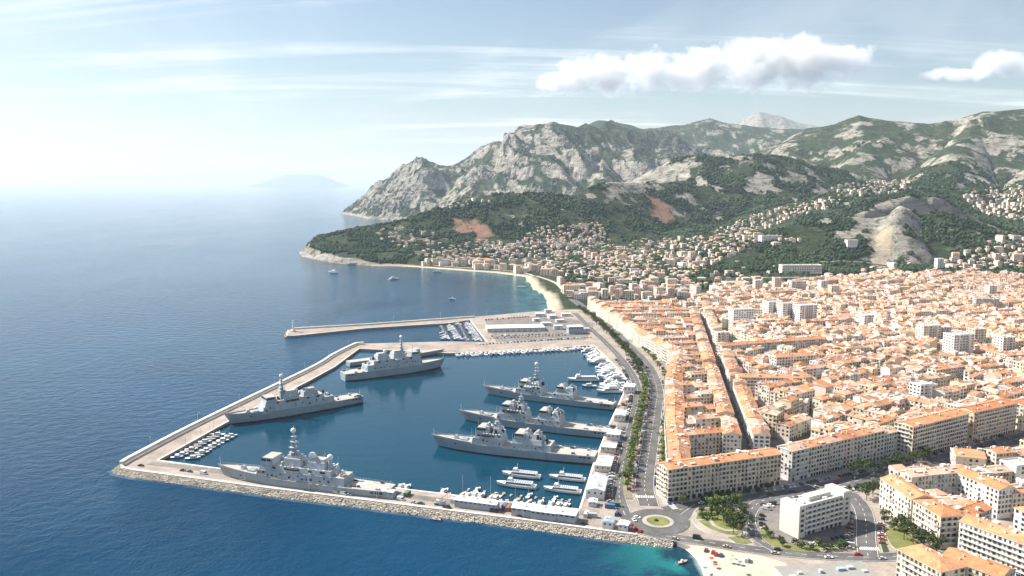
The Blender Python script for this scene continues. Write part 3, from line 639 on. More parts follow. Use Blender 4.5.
# ================================================================== sheds and kiosks
def shed(px, py, L, W, H, rz, roof, wall, label, gable=.0, doors=3, name='warehouse', cat='warehouse', world=None, bays=0):
    x, y = world or P(px, py); e = empty(name, (x, y, TOWN_Z), rz, label, cat)
    mb = MB(); mb.box(0, 0, 0, L, W, H, c=None); 
    if gable:
        for sx in (-1, 1): mb.face([(sx * L / 2, -sx * W / 2, H), (sx * L / 2, sx * W / 2, H), (sx * L / 2, 0, H + gable)])
    mb.build('wall', wall, e)
    mb = MB(); o = .4
    if gable:
        for sx in (-1, 1):
            mb.add([(-L / 2 - o, sx * (W / 2 + o), H - gable * o * 2 / W + .06), (L / 2 + o, sx * (W / 2 + o), H - gable * o * 2 / W + .06), (L / 2 + o, 0, H + gable + .1), (-L / 2 - o, 0, H + gable + .1)], [(0, 1, 2, 3) if sx < 0 else (3, 2, 1, 0)])
            k = -L / 2
            while k < L / 2:                                    # standing seams
                mb.tube([(k, sx * (W / 2 + o), H - gable * o * 2 / W + .1), (k, 0, H + gable + .14)], .09, 4, sm=False, cap=False); k += 1.6
    else:
        mb.box(0, 0, H - .05, L + .5, W + .5, .35)
        mb.box(0, 0, H + .3, L + .1, W + .1, .03)
    mb.build('roof', roof, e)
    for i in range(doors):
        d = MB(); d.box(-L / 2 + L * (i + .5) / doors, -W / 2 - .04, 0, min(3.4, L / doors * .6), .12, H * .62); d.build('door', M_BLUEGREY if i % 2 else M_STEEL, e)
    d = MB(); n = max(2, int(L / 3))
    for i in range(n): d.box(-L / 2 + L * (i + .5) / n, -W / 2 - .04, H * .74, L / n * .55, .1, H * .14); d.box(-L / 2 + L * (i + .5) / n, W / 2 + .04, H * .74, L / n * .55, .1, H * .14)
    for j in range(max(2, int(W / 3))): d.box(-L / 2 - .04, -W / 2 + W * (j + .5) / max(2, int(W / 3)), H * .6, .1, 1.2, H * .2)
    d.build('window_band', M_GLASS, e, kind='stuff')
    v = MB()
    for i in range(max(1, int(L / 9))): v.box(-L / 2 + L * (i + .5) / max(1, int(L / 9)), W * .18 * random.choice((-1, 1)), H + gable * .62, .9, .9, .8)
    v.build('roof_vent', M_STEEL, e, kind='stuff')
    return e
QH = math.atan2(546 - 467, 58 - 41.5); QH2 = math.atan2(638 - 546, 80 - 58); MH = math.atan2(478 - 501, -3.7 + 76)
shed(597, 492, 25, 11.5, 6, QH, M_METALROOF, M_WHITE, 'long grey-roofed warehouse nearest the roundabout on the east quay', 1.4)
shed(593, 505, 6, 5, 3, QH, M_WHITE, M_WHITE, 'tiny white hut at the inner corner of the east quay', .5, 1, 'quay_hut', 'hut')
shed(604.5, 467, 21, 11, 4.4, QH2, M_BEIGEROOF, M_OFFWHITE, 'beige flat-roofed warehouse next to the long grey-roofed one')
shed(609, 450.5, 11, 11, 4, QH2, M_BEIGEROOF, M_OFFWHITE, 'square beige flat-roofed store in the middle of the east quay', 0, 2)
shed(614, 438, 12, 10, 4.6, QH2, M_WHITE, M_WHITE, 'white flat-roofed store beside the middle of the east quay', 0, 2)
shed(620.5, 419, 16, 9, 5.2, QH2, M_METALROOF, M_WHITE, 'white warehouse with pale grey roof near the moored frigate sterns', .9, 2)
shed(629.5, 392, 13, 10, 6.5, 1.35, M_WHITE, M_WHITE, 'white cube-like store at the bend of the east quay', 0, 2)
shed(477, 507.5, 27, 6.5, 4.6, MH, M_METALROOF, M_BLUEGREY, 'long blue-grey shed with pale roof in the middle of the front mole', .5, 5)
for i, (px, py, l_) in enumerate(((527, 514.5, 17), (545, 517.5, 15.5), (563, 519.5, 17))):
    shed(px, py, l_, 9, 5.2, MH, (M_WHITE, M_METALROOF, M_METALROOF)[i], M_BLUEGREY, ('white-roofed shed, left one of three joined sheds on the front mole', 'grey-roofed shed, middle one of three joined sheds on the front mole', 'grey-roofed shed, right one of three joined sheds on the front mole')[i], .6, 3)
shed(387.5, 497, 10, 5, 4.4, MH, M_METALROOF, M_BLUEGREY, 'small grey shed at the stern of the nearest warship', .3, 2)
shed(609, 527, 7.5, 6, 4.5, 1.2, M_BLUEGREY, M_WHITE, 'blue-roofed white kiosk on the quay beside the roundabout', .5, 1, 'kiosk', 'kiosk')
shed(624, 529.5, 6, 5.5, 4, 1.2, M_WHITE, M_WHITE, 'white kiosk nearest the roundabout', .4, 1, 'kiosk', 'kiosk')
# marina yard buildings
shed(515, 330, 78, 26, 5, .12, M_WHITE, M_OFFWHITE, 'very long low white-roofed hall in the marina yard', 0, 10, 'boat_hall', 'hall')
shed(575, 333, 20, 14, 9.5, .15, M_WHITE, M_BLUEGREY, 'tall white-roofed boat shed at the end of the marina yard', 0, 2, 'boat_shed', 'shed')
for i, (px, py, l_, w_) in enumerate(((540, 316, 14, 8), (552, 318, 12, 9), (560, 322, 12, 8), (546, 325, 14, 8), (558, 329, 12, 8), (548, 312.5, 10, 7), (566, 316, 14, 8), (536, 321, 9, 6), (586, 331, 9, 6))):
    shed(px, py, l_, w_, random.uniform(3.2, 5), random.uniform(0, .4), random.choice((M_WHITE, M_WHITE, M_METALROOF)), M_WHITE, f'small white flat-roofed marina shed, {nth(i)} of the cluster beside the tall boat shed', 0, 1, 'marina_shed', 'shed')
shed(521, 289.3, 16, 3, 1.2, .05, M_OFFWHITE, M_WALLSTONE, 'short pale bathing pier at the end of the sandy bay', 0, 1, 'pier', 'pier', world=P(521, 288.2, 0))

# ================================================================== lighthouse, lamp posts, flag poles
def lighthouse(px, py, h, label):
    x, y = P(px, py); e = empty('lighthouse', (x, y, TOWN_Z), 0, label, 'lighthouse')
    m = MB(); m.tube([(0, 0, 0), (0, 0, h * .12)], 3.2, 12, sm=False); m.build('base', M_COPING, e)
    m = MB(); m.tube([(0, 0, h * .12), (0, 0, h * .8)], 1.7, 12, r1=1.15); m.build('tower', M_WHITE, e)
    m = MB(); m.tube([(0, 0, h * .8), (0, 0, h * .83)], 1.9, 12, sm=False); m.build('gallery', M_WHITE, e)
    m = MB(); m.tube([(0, 0, h * .83), (0, 0, h * .94)], .9, 8, sm=False); m.build('lantern', M_GLASS, e)
    m = MB(); m.tube([(0, 0, h * .94), (0, 0, h)], 1.2, 8, r1=.1, sm=False); m.build('cap', M_WHITE, e)
lighthouse(293.5, 331.5, 15, 'white lighthouse at the tip of the outer breakwater')
LAMP = None
def lamp_post(x, y, h, label, group='lamp posts along the moles'):
    e = empty('lamp_post', (x, y, TOWN_Z), random.uniform(0, 6.28), label, 'lamp post', group); global LAMP
    if LAMP is None:
        m = MB(); m.tube([(0, 0, 0), (0, 0, 12)], .13, 6, r1=.08); a = m.build('pole', M_WHITE, e); m = MB(); m.tube([(0, 0, 12), (1.4, 0, 12.3)], .08, 5); b = m.build('arm', M_WHITE, e)
        m = MB(); m.tbox(1.2, 2.2, -.25, .25, 12.2, 1.2, 2.1, -.2, .2, 12.45); c_ = m.build('lamp_head', M_STEEL, e); LAMP = (a, b, c_)
    else:
        for q in LAMP: o = q.copy(); link(o, e)
    return e
for i, s_ in enumerate(range(28, 430, 62)):
    x, y, h = along(spline(PARA[6:], 12), s_); lamp_post(x + 5 * math.sin(h), y - 5 * math.cos(h), 12, f'{nth(i)} slim lamp post from the near corner along the western mole')
for i, s_ in enumerate(range(20, 330, 48)):
    x, y, h = along(PARA[:7], s_); lamp_post(x + 3.5 * math.sin(h), y - 3.5 * math.cos(h), 12, f'{nth(i)} slim lamp post from the roundabout end of the front mole')
for i, (px, py) in enumerate(((394, 324), (441, 320), (487, 317))): x, y = P(px, py); lamp_post(x, y - 6, 12, f'{nth(i)} slim lamp post from the lighthouse on the outer breakwater')
for i, s_ in enumerate(range(40, 560, 46)):
    x, y, h = along(BOUL, s_); lamp_post(x + 8.3 * math.sin(h), y - 8.3 * math.cos(h), 10, f'{nth(i)} street lamp from the roundabout along the right side of the boulevard', 'street lamps on the boulevard')
# ================================================================== warships
def hull_paint():
    m, n, l, b = new_mat('naval_grey'); g = n.new('ShaderNodeTexCoord'); v = g.outputs['Object']
    mp = n.new('ShaderNodeMapping'); l.new(v, mp.inputs[0]); mp.inputs['Scale'].default_value = (.55, .55, .07); st = noise_node(n, l, mp.outputs[0], 1, 6, .7, .2); f1 = noise_node(n, l, v, .07, 4, .6)
    c = mixc(n, l, ramp(n, l, f1, .3, .7, (0, 0, 0), (1, 1, 1)), (.235, .295, .335), (.335, .395, .435)); c = mixc(n, l, ramp(n, l, st, .56, .72, (0, 0, 0), (.75, .75, .75)), c, (.22, .19, .165)); c = mixc(n, l, ramp(n, l, st, .22, .40, (.5, .5, .5), (0, 0, 0)), c, (.52, .55, .56))
    l.new(c, b.inputs['Base Color']); b.inputs['Roughness'].default_value = .55; b.inputs['Specular IOR Level'].default_value = .35; return m
M_HULL = hull_paint()
M_HULL2 = vary('naval_grey_upper', (.39, .44, .475), .55, .24, .14, .9)
M_DECK = vary('naval_deck', (.40, .365, .325), .9, .18, .12, 1.0)
M_BOOT = flat('boot_topping', (.03, .032, .036), .5)
M_DOME = flat('radome_white', (.78, .79, .78), .4)
M_SOOT = flat('soot_black', (.03, .03, .032), .7)

def hull_mesh(L, B, zs, zb, zk=-3.0, transom=.80, flare=1.35, step=None):
    """stern at x=-L/2, bow at +L/2; zs/zb deck height at stern/bow; step=(x fraction, drop) lowers the quarterdeck"""
    n = 26; rows = []
    for i in range(n + 1):
        t = i / n; x = -L / 2 + L * t
        fb = 1 if t < .55 else max(0, 1 - ((t - .55) / .45) ** 2.0); fs = transom + (1 - transom) * min(1, t / .25) ** .7
        bd = B / 2 * fb ** .72 * fs; bw = B / 2 * .93 * (fb ** 1.25 if t > .5 else 1) * (fs * (.9 + .1 * min(1, t / .2)))
        if t < .55: bd = B / 2 * fs
        zd = zs + (zb - zs) * max(0, (t - .35) / .65) ** 1.8
        rake = max(0, (t - .8) / .2) ** 2 * L * .045
        xb, xw = x + 0, x - rake
        bd = max(bd, .15); bw = max(bw, .1)
        rows.append([(xw - rake * .3, bw * .55, zk), (xw, bw, 0.0), (xw + rake * .12, bw * .99 + .05 + (bd - bw) * .1, .9), (x, bd, zd)])
    mb = MB(); k = 4; vs = [p for r in rows for p in r]; nv = len(vs); vs += [(x, -y, z) for x, y, z in vs]
    fs, ms = [], []
    for i in range(n):
        for j in range(k - 1):
            a, b, c_, d = i * k + j, (i + 1) * k + j, (i + 1) * k + j + 1, i * k + j + 1; m = 1 if j < 2 else 0
            mb.add([vs[q] for q in (a, d, c_, b)], [(0, 1, 2, 3)][:1], m, sm=False); mb.add([vs[q + nv] for q in (a, b, c_, d)], [(0, 1, 2, 3)], m)
    st = rows[0]; mb.face([(p[0], -p[1], p[2]) for p in st[::1]] + [(p[0], p[1], p[2]) for p in st[::-1]], 0)
    bw_ = rows[-1]; mb.face([(p[0], p[1], p[2]) for p in bw_] + [(p[0], -p[1], p[2]) for p in bw_[::-1]], 0)
    deck = MB()
    for i in range(n): a, b = rows[i][3], rows[i + 1][3]; deck.face([(a[0], a[1], a[2] - .05), (a[0], -a[1], a[2] - .05), (b[0], -b[1], b[2] - .05), (b[0], b[1], b[2] - .05)])
    edge = [r[3] for r in rows]
    return mb, deck, edge

def warship(px0, py0, px1, py1, label, L=None, B=14, zs=5.4, zb=8.2, seed=0, mast_x=.08, mast_h=22, ball=True, radomes=((-.12, 2.4, 7.5),), house=((.28, -.20, 8.5),), hangar=(-.20, -.30, 6.5), gun=True, deck_clutter=1, flightdeck=True, twin=False, sphere_front=False, grey=0):
    """px0/py0 bow and px1/py1 stern at the waterline in the survey"""
    rnd = random.Random(seed)
    a, b = P(px0, py0, 0), P(px1, py1, 0); Lr = math.dist(a, b) if L is None else L
    e = empty('warship', ((a[0] + b[0]) / 2, (a[1] + b[1]) / 2, 0), math.atan2(a[1] - b[1], a[0] - b[0]), label, 'warship', 'grey warships moored in the naval basin')
    L = Lr * 1.04
    hm, dm, edge = hull_mesh(L, B, zs, zb); h = hm.build('hull', [M_HULL, M_BOOT], e); dm.build('deck', M_DECK, h)
    dk = lambda x: float(np.interp(x, [p[0] for p in edge], [p[2] for p in edge])); bm = lambda x: float(np.interp(x, [p[0] for p in edge], [p[1] for p in edge]))
    # stern openings and fairleads, draught marks at the bow
    m = MB()
    for k in range(4):
        for sy in (-1, 1): m.box(-L / 2 + 4 + k * 3.2, sy * (bm(-L / 2 + 5) + .02), zs - 2.1, 2.0, .25, 1.2)
    for sy in (-1, 1): m.box(L * .33, sy * bm(L * .33) * .82, dk(L * .33) - 3.0, 2.6, 1.2, 1.0)
    m.build('mooring_port', M_SOOT, h, kind='stuff')
    m = MB()                                                    # bulwark at the bow
    for sy in (-1, 1):
        for p, q in zip(edge[-8:-1], edge[-7:]):
            r = [(p[0], sy * p[1], p[2] - .1), (q[0], sy * q[1], q[2] - .1), (q[0], sy * q[1] * 1.01, q[2] + .9), (p[0], sy * p[1] * 1.01, p[2] + .9)]; m.face(r); m.face(r[::-1])
    m.build('bulwark', M_HULL, h)
    # superstructure blocks, sides sloped inward
    top = {}
    for bi, (x0, x1, hh) in enumerate(house):
        x0, x1 = x0 * L, x1 * L; z0 = dk(x1) - .3; hw = min(bm(x1), bm(min(x0, L * .2))) * .97
        s = MB(); s.tbox(x1, x0, -hw, hw, z0, x1 + .4, x0 - 1.2, -hw * .92, hw * .92, z0 + hh * .45, mt=1); s.tbox(x1 + .6, x0 - 2.2, -hw * .88, hw * .88, z0 + hh * .45, x1 + 1.2, x0 - 3.4, -hw * .76, hw * .76, z0 + hh * .75, mt=1)
        s.build('superstructure', [M_HULL2, M_DECK], e)
        # bridge
        s = MB(); zb0 = z0 + hh * .75; xf = x0 - 3.6; lb = min(9, (x0 - x1) * .32); s.tbox(xf - lb, xf, -hw * .84, hw * .84, zb0, xf - lb + .3, xf - .9, -hw * .78, hw * .78, zb0 + hh * .38, mt=1); br = s.build('bridge', [M_HULL2, M_DECK], e)
        g = MB(); zz = zb0 + hh * .2
        for k in range(7): g.box(xf - .42, (k - 3) * hw * .22, zz, .5, hw * .19, 1.5)
        for sy in (-1, 1):
            for k in range(4): g.box(xf - 1.6 - k * 1.7, sy * hw * .815, zz, 1.4, .4, 1.5)
        g.build('bridge_window', M_GLASS, br, kind='stuff')
        # side detail: scuttles, vents, ladders, boat recess
        g = MB()
        for sy in (-1, 1):
            for k in range(int((x0 - x1) / 3.2)):
                if rnd.random() < .6: g.box(x1 + 2 + k * 3.2, sy * hw * .965, z0 + hh * rnd.choice((.15, .3)), rnd.choice((.6, 1.4, .8)), .5, rnd.choice((.6, 1.4)))
        g.build('side_opening', M_SOOT, e, kind='stuff')
        # upper tiers round the mast and aft
        for q0, q1, hq in ((.42, .66, .42), (.10, .34, .36)):
            g = MB(); xa, xb = x1 + (x0 - x1) * q0, x1 + (x0 - x1) * q1; g.tbox(xa, xb, -hw * .70, hw * .70, z0 + hh * .74, xa + .8, xb - .8, -hw * .54, hw * .54, z0 + hh * (.75 + hq), mt=1); g.tbox(xa + 1.5, xb - 2, -hw * .42, hw * .42, z0 + hh * (.75 + hq), xa + 2, xb - 2.6, -hw * .34, hw * .34, z0 + hh * (.75 + hq) + 1.8, mt=1); g.build('deckhouse', [M_HULL2, M_DECK], e)
        for k in range(4):
            g = MB(); x = x1 + (x0 - x1) * rnd.uniform(.1, .8); y = rnd.choice((-1, 1)) * hw * .66; g.tube([(x, y, z0 + hh * .74), (x, y, z0 + hh * .75 + 1.8)], .7, 8, r1=.5, sm=False); o = g.build('director_pedestal', M_HULL2, e); g = MB(); g.ball(x, y, z0 + hh * .75 + 2.4, rnd.uniform(.7, 1.1)); g.build('director_dome', M_DOME, o)
        # equipment on the roof
        for k in range(int(30 * deck_clutter)):
            g = MB(); x = rnd.uniform(x1 + 1, x0 - 5); y = rnd.uniform(-hw * .7, hw * .7); w_ = rnd.uniform(.5, 2.2); g.tbox(x - w_ / 2, x + w_ / 2, y - w_ * .4, y + w_ * .4, z0 + hh * .75 - .05, x - w_ * .4, x + w_ * .4, y - w_ * .3, y + w_ * .3, z0 + hh * .75 + rnd.uniform(.8, 4.2)); g.build('deck_equipment', rnd.choice((M_HULL2, M_HULL, M_SOOT, M_SOOT, M_DOME)), e)
        top[bi] = (x0, x1, z0 + hh * .75, hw)
    x0, x1, zt, hw = top[0]
    # funnel
    fx = x1 + (x0 - x1) * .28; m = MB(); m.tbox(fx - 3.2, fx + 3.2, -2.4, 2.4, zt - .2, fx - 2.4, fx + 1.6, -1.7, 1.7, zt + 4.6); f = m.build('funnel', M_HULL2, e); m = MB(); m.tbox(fx - 2.55, fx + 1.75, -1.9, 1.9, zt + 4.2, fx - 2.3, fx + 1.4, -1.6, 1.6, zt + 6.0); m.build('funnel_cap', M_SOOT, f)
    m = MB()                                                    # intake grilles on the funnel and casing
    for sy in (-1, 1):
        for k in range(4): m.box(fx - 2.4 + k * 1.5, sy * 2.25, zt + .8, 1.0, .35, 1.8)
        for k in range(5): m.box(x1 + (x0 - x1) * (.12 + .16 * k), sy * hw * .86, zt - 1.9, rnd.uniform(1.5, 3.6), .4, rnd.uniform(.8, 1.5))
    m.build('intake_grille', M_SOOT, f, kind='stuff')
    for k in range(9):                                          # whip aerials
        x = rnd.uniform(x1 - 4, x0 + 6); y = rnd.choice((-1, 1)) * bm(x) * .8; z = zt if x1 < x < x0 else dk(x); m = MB(); m.tube([(x, y, z - .2), (x, y * 1.04, z + rnd.uniform(5, 9))], .1, 3, r1=.05, cap=False); m.build('whip_aerial', M_DOME, e)
    # mast: tapered tower, platforms, yards, aerials
    mx = mast_x * L; m = MB(); z0 = zt - .3; m.tbox(mx - 2.2, mx + 2.2, -2.2, 2.2, z0, mx - 1.1, mx + 1.1, -1.1, 1.1, z0 + mast_h * .45); m.tbox(mx - .9, mx + .9, -.9, .9, z0 + mast_h * .45, mx - .45, mx + .45, -.45, .45, z0 + mast_h * .85); mast = m.build('mast', M_HULL, e)
    for k, (f_, w_) in enumerate(((.34, 2.6), (.47, 2.3), (.62, 1.8), (.76, 1.4))): m = MB(); m.box(mx, 0, z0 + mast_h * f_, w_ * 2, w_ * 2, .35, bottom=True); m.build('mast_platform', M_HULL2, mast)
    for f_, w_ in ((.55, 6.5), (.70, 4.8)):
        m = MB(); m.tube([(mx, -w_, z0 + mast_h * f_), (mx, w_, z0 + mast_h * f_)], .18, 5)
        for sy in (-1, -.5, .5, 1): m.tube([(mx, sy * w_, z0 + mast_h * f_), (mx, sy * w_, z0 + mast_h * f_ + 1.6)], .09, 4)
        m.build('yard', M_HULL, mast)
    m = MB(); m.tbox(mx - .2, mx + .2, -2.6, 2.6, z0 + mast_h * .52, mx - .2, mx + .2, -2.6, 2.6, z0 + mast_h * .52 + 1.3); m.build('radar_panel', M_HULL2, mast)
    if ball: m = MB(); m.ball(mx, 0, z0 + mast_h * .93, 1.75); m.build('radar_sphere', M_DOME, mast)
    m = MB(); m.tube([(mx - .8, .6, z0 + mast_h * .8), (mx - .8, .6, z0 + mast_h * 1.08)], .12, 4); m.tube([(mx + .6, -.8, z0 + mast_h * .7), (mx + .6, -.8, z0 + mast_h)], .1, 4); m.build('aerial', M_DOME, mast)
    for k, (rx, rr, rh) in enumerate(radomes):
        x = rx * L; zz = zt - .2 if x1 < x < x0 else dk(x); m = MB(); m.tube([(x, 0, zz), (x, 0, zz + rh - rr * .6)], rr * 1.15, 8, r1=rr * .62, sm=False); p = m.build('radome_pedestal', M_HULL2, e); m = MB(); m.ball(x, 0, zz + rh, rr, nu=14, nv=9); m.build('radome', M_DOME, p)
    if hangar:
        hx0, hx1, hh = hangar[0] * L, hangar[1] * L, hangar[2]; z = dk(hx1) - .3; hb = bm(hx1) * .9; m = MB(); m.tbox(hx1, hx0 + 1.5, -hb, hb, z, hx1 + .6, hx0 + 1.2, -hb * .86, hb * .86, z + hh, mt=1); o = m.build('hangar', [M_HULL2, M_DECK], e)
        for sy in (-1, 1): m = MB(); m.box(hx1 - .02 + .12, sy * hb * .42, z + .3, .3, hb * .62, hh * .62); m.build('hangar_door', M_HULL, o)
        for k in range(5): m = MB(); x = rnd.uniform(hx1 + 2, hx0 - 1); y = rnd.uniform(-hb * .6, hb * .6); m.tbox(x - .9, x + .9, y - .8, y + .8, z + hh - .05, x - .6, x + .6, y - .5, y + .5, z + hh + rnd.uniform(.9, 2.6)); m.build('deck_equipment', rnd.choice((M_HULL, M_DOME, M_SOOT)), e)
    if gun:
        gx = L * .345; z = dk(gx); m = MB(); m.tube([(gx, 0, z - .1), (gx, 0, z + .5)], 1.9, 10, sm=False); m.tbox(gx - 1.8, gx + 1.6, -1.4, 1.4, z + .5, gx - 1.3, gx + .5, -.9, .9, z + 2.3); g = m.build('gun_turret', M_HULL2, e); m = MB(); m.tube([(gx + .8, 0, z + 1.5), (gx + 6, 0, z + 2.3)], .2, 6); m.build('gun_barrel', M_HULL, g)
        m = MB(); lx = L * .29; m.box(lx, 0, dk(lx) - .1, 5, 6, .9); v = m.build('missile_launcher', M_HULL2, e)
        m = MB()
        for i in range(4):
            for j in range(4): m.box(lx - 1.8 + i * 1.2, -2.1 + j * 1.4, dk(lx) + .8, .95, 1.1, .12)
        m.build('launch_hatch', M_HULL, v, kind='stuff')
    if flightdeck:
        fx0, fx1 = (hangar[1] if hangar else -.3) * L - 1.5, -L / 2 + 1.5; z = zs + .03; m = MB(); hb = B * .36
        mk = MB(); cx = (fx0 + fx1) / 2
        ring = 20
        for i in range(ring):
            a0, a1 = 2 * math.pi * i / ring, 2 * math.pi * (i + 1) / ring; mk.face([(cx + 3.4 * math.cos(a0), 3.4 * math.sin(a0), z), (cx + 3.4 * math.cos(a1), 3.4 * math.sin(a1), z), (cx + 3.0 * math.cos(a1), 3.0 * math.sin(a1), z), (cx + 3.0 * math.cos(a0), 3.0 * math.sin(a0), z)][::-1])
        mk.face([(*p, z) for p in rect(cx, 0, abs(fx0 - fx1) * .9, .3)]); mk.face([(*p, z + .02) for p in rect(cx, 0, .3, hb * 2)]); mk.build('deck_marking', M_PAINT, e)
        for k in range(int(7 * deck_clutter)): m = MB(); x = rnd.uniform(fx1 + 1, fx0); y = rnd.choice((-1, 1)) * rnd.uniform(.55, .85) * bm(x); w_ = rnd.uniform(.8, 2.2); m.box(x, y, zs - .05, w_ * 1.5, w_, rnd.uniform(.6, 1.7), rnd.uniform(-.2, .2)); m.build('deck_equipment', rnd.choice((M_HULL, M_HULL2, M_SOOT, M_DARK)), e)
    # ship's boat on davits
    for sy in (-1, 1):
        x = x1 + (x0 - x1) * .5; m = MB(); y = sy * hw * .96; m.tbox(x - 3.2, x + 3.2, y - .8, y + .8, zt - 1.6, x - 3.6, x + 3.9, y - 1.1, y + 1.1, zt - .3); o = m.build('ship_boat', M_DOME if rnd.random() < .4 else M_DARK, e); m = MB()
        for q in (-2, 2): m.tube([(x + q, y - sy * 1.2, zt - .3), (x + q, y, zt + 1.4)], .12, 4)
        m.build('davit', M_HULL2, o)
    m = MB()                                                    # life raft canisters
    for sy in (-1, 1):
        for k in range(6): x = x1 + (x0 - x1) * (.1 + .1 * k); m.tube([(x - .7, sy * hw * .9, zt + .3), (x + .7, sy * hw * .9, zt + .3)], .38, 6)
    m.build('life_raft', M_DOME, e, kind='stuff')
    m = MB()                                                    # guard rails
    for sy in (-1, 1):
        pr = None
        for i in range(1, 60):
            x = -L / 2 + L * i / 60; p = (x, sy * bm(x) * .985, dk(x) - .05); m.tube([p, (p[0], p[1], p[2] + 1.1)], .075, 3, cap=False, sm=False)
            if pr: m.tube([(pr[0], pr[1], pr[2] + 1.1), (p[0], p[1], p[2] + 1.1)], .04, 3, cap=False, sm=False)
            pr = p
    m.build('guard_rail', M_DOME, e, kind='stuff')
    m = MB(); m.tube([(L / 2 - 2, 0, zb - .3), (L / 2 - 1.6, 0, zb + 5.2)], .14, 5); m.build('jackstaff', M_DOME, e); m = MB(); m.tube([(-L / 2 + .8, 0, zs - .2), (-L / 2 + .2, 0, zs + 4.6)], .12, 5); m.build('ensign_staff', M_DOME, e)
    return e
warship(222, 478, 388, 498, 'grey frigate moored along the front mole, bow left, white ball on its mast', seed=1, mast_x=.04, mast_h=25, radomes=((-.065, 2.7, 7.0), (-.165, 2.0, 7.5)), house=((.235, -.2, 12),), hangar=(-.2, -.27, 5.5), B=17, zs=7.0, zb=9.6)
warship(228, 425, 358, 402, 'grey frigate tied to the western mole, bow against the sea wall', seed=2, mast_x=.10, mast_h=22, radomes=((.0, 2.0, 6.5),), house=((.26, -.20, 11.5),), hangar=(-.2, -.27, 5.5), B=16.5, zs=6.6, zb=9, deck_clutter=1.2)
warship(443, 367, 345, 380, 'broad grey warship at the rear of the basin beside the north quay', seed=3, mast_x=.06, mast_h=23, radomes=((-.10, 1.9, 8.0), (.16, 1.5, 5)), house=((.24, -.24, 13),), hangar=(-.24, -.3, 6), gun=False, B=20, zs=8, zb=9.4, deck_clutter=1.4)
warship(485, 394, 612, 409, 'rearmost of three frigates moored side by side, tall mast with ball', seed=4, mast_x=.075, mast_h=22, radomes=((-.14, 2.0, 8),), house=((.22, .02, 11), (-.06, -.22, 10)), hangar=None, B=15.5, zs=6.0, zb=8.4)
warship(462, 420, 607, 437, 'middle one of three frigates moored side by side off the east quay', seed=5, mast_x=.075, mast_h=14, ball=False, radomes=((-.09, 1.6, 5.5), (.13, 1.4, 4.5)), house=((.22, .02, 12), (-.03, -.20, 10.5)), hangar=None, B=16, zs=6.2, zb=8.6, deck_clutter=1.5)
warship(435, 446, 593, 462, 'nearest of three frigates moored side by side, with large white radome', seed=6, mast_x=.09, mast_h=11, ball=False, radomes=((-.115, 2.5, 7.0), (.12, 1.3, 4.5)), house=((.23, .04, 12), (.0, -.2, 10.5)), hangar=(-.2, -.25, 5), B=17, zs=6.6, zb=9)
# low hull moored behind the broad warship
def barge(px0, py0, px1, py1, B, z, label):
    a, b = P(px0, py0, 0), P(px1, py1, 0); e = empty('barge', ((a[0] + b[0]) / 2, (a[1] + b[1]) / 2, 0), math.atan2(b[1] - a[1], b[0] - a[0]), label, 'barge'); L = math.dist(a, b)
    hm, dm, ed = hull_mesh(L, B, z, z + .6, transom=.9); h = hm.build('hull', [M_HULL, M_BOOT], e); dm.build('deck', M_DECK, h)
    m = MB(); m.tbox(L * .1, L * .22, -B * .3, B * .3, z, L * .11, L * .21, -B * .26, B * .26, z + 4.5); m.build('wheelhouse', M_HULL2, e)
    m = MB(); m.tube([(L * .15, 0, z + 4), (L * .15, 0, z + 10)], .2, 5); m.build('mast', M_HULL, e)
barge(348, 366, 445, 353, 13, 5, 'long low grey hull moored between broad warship and north quay')

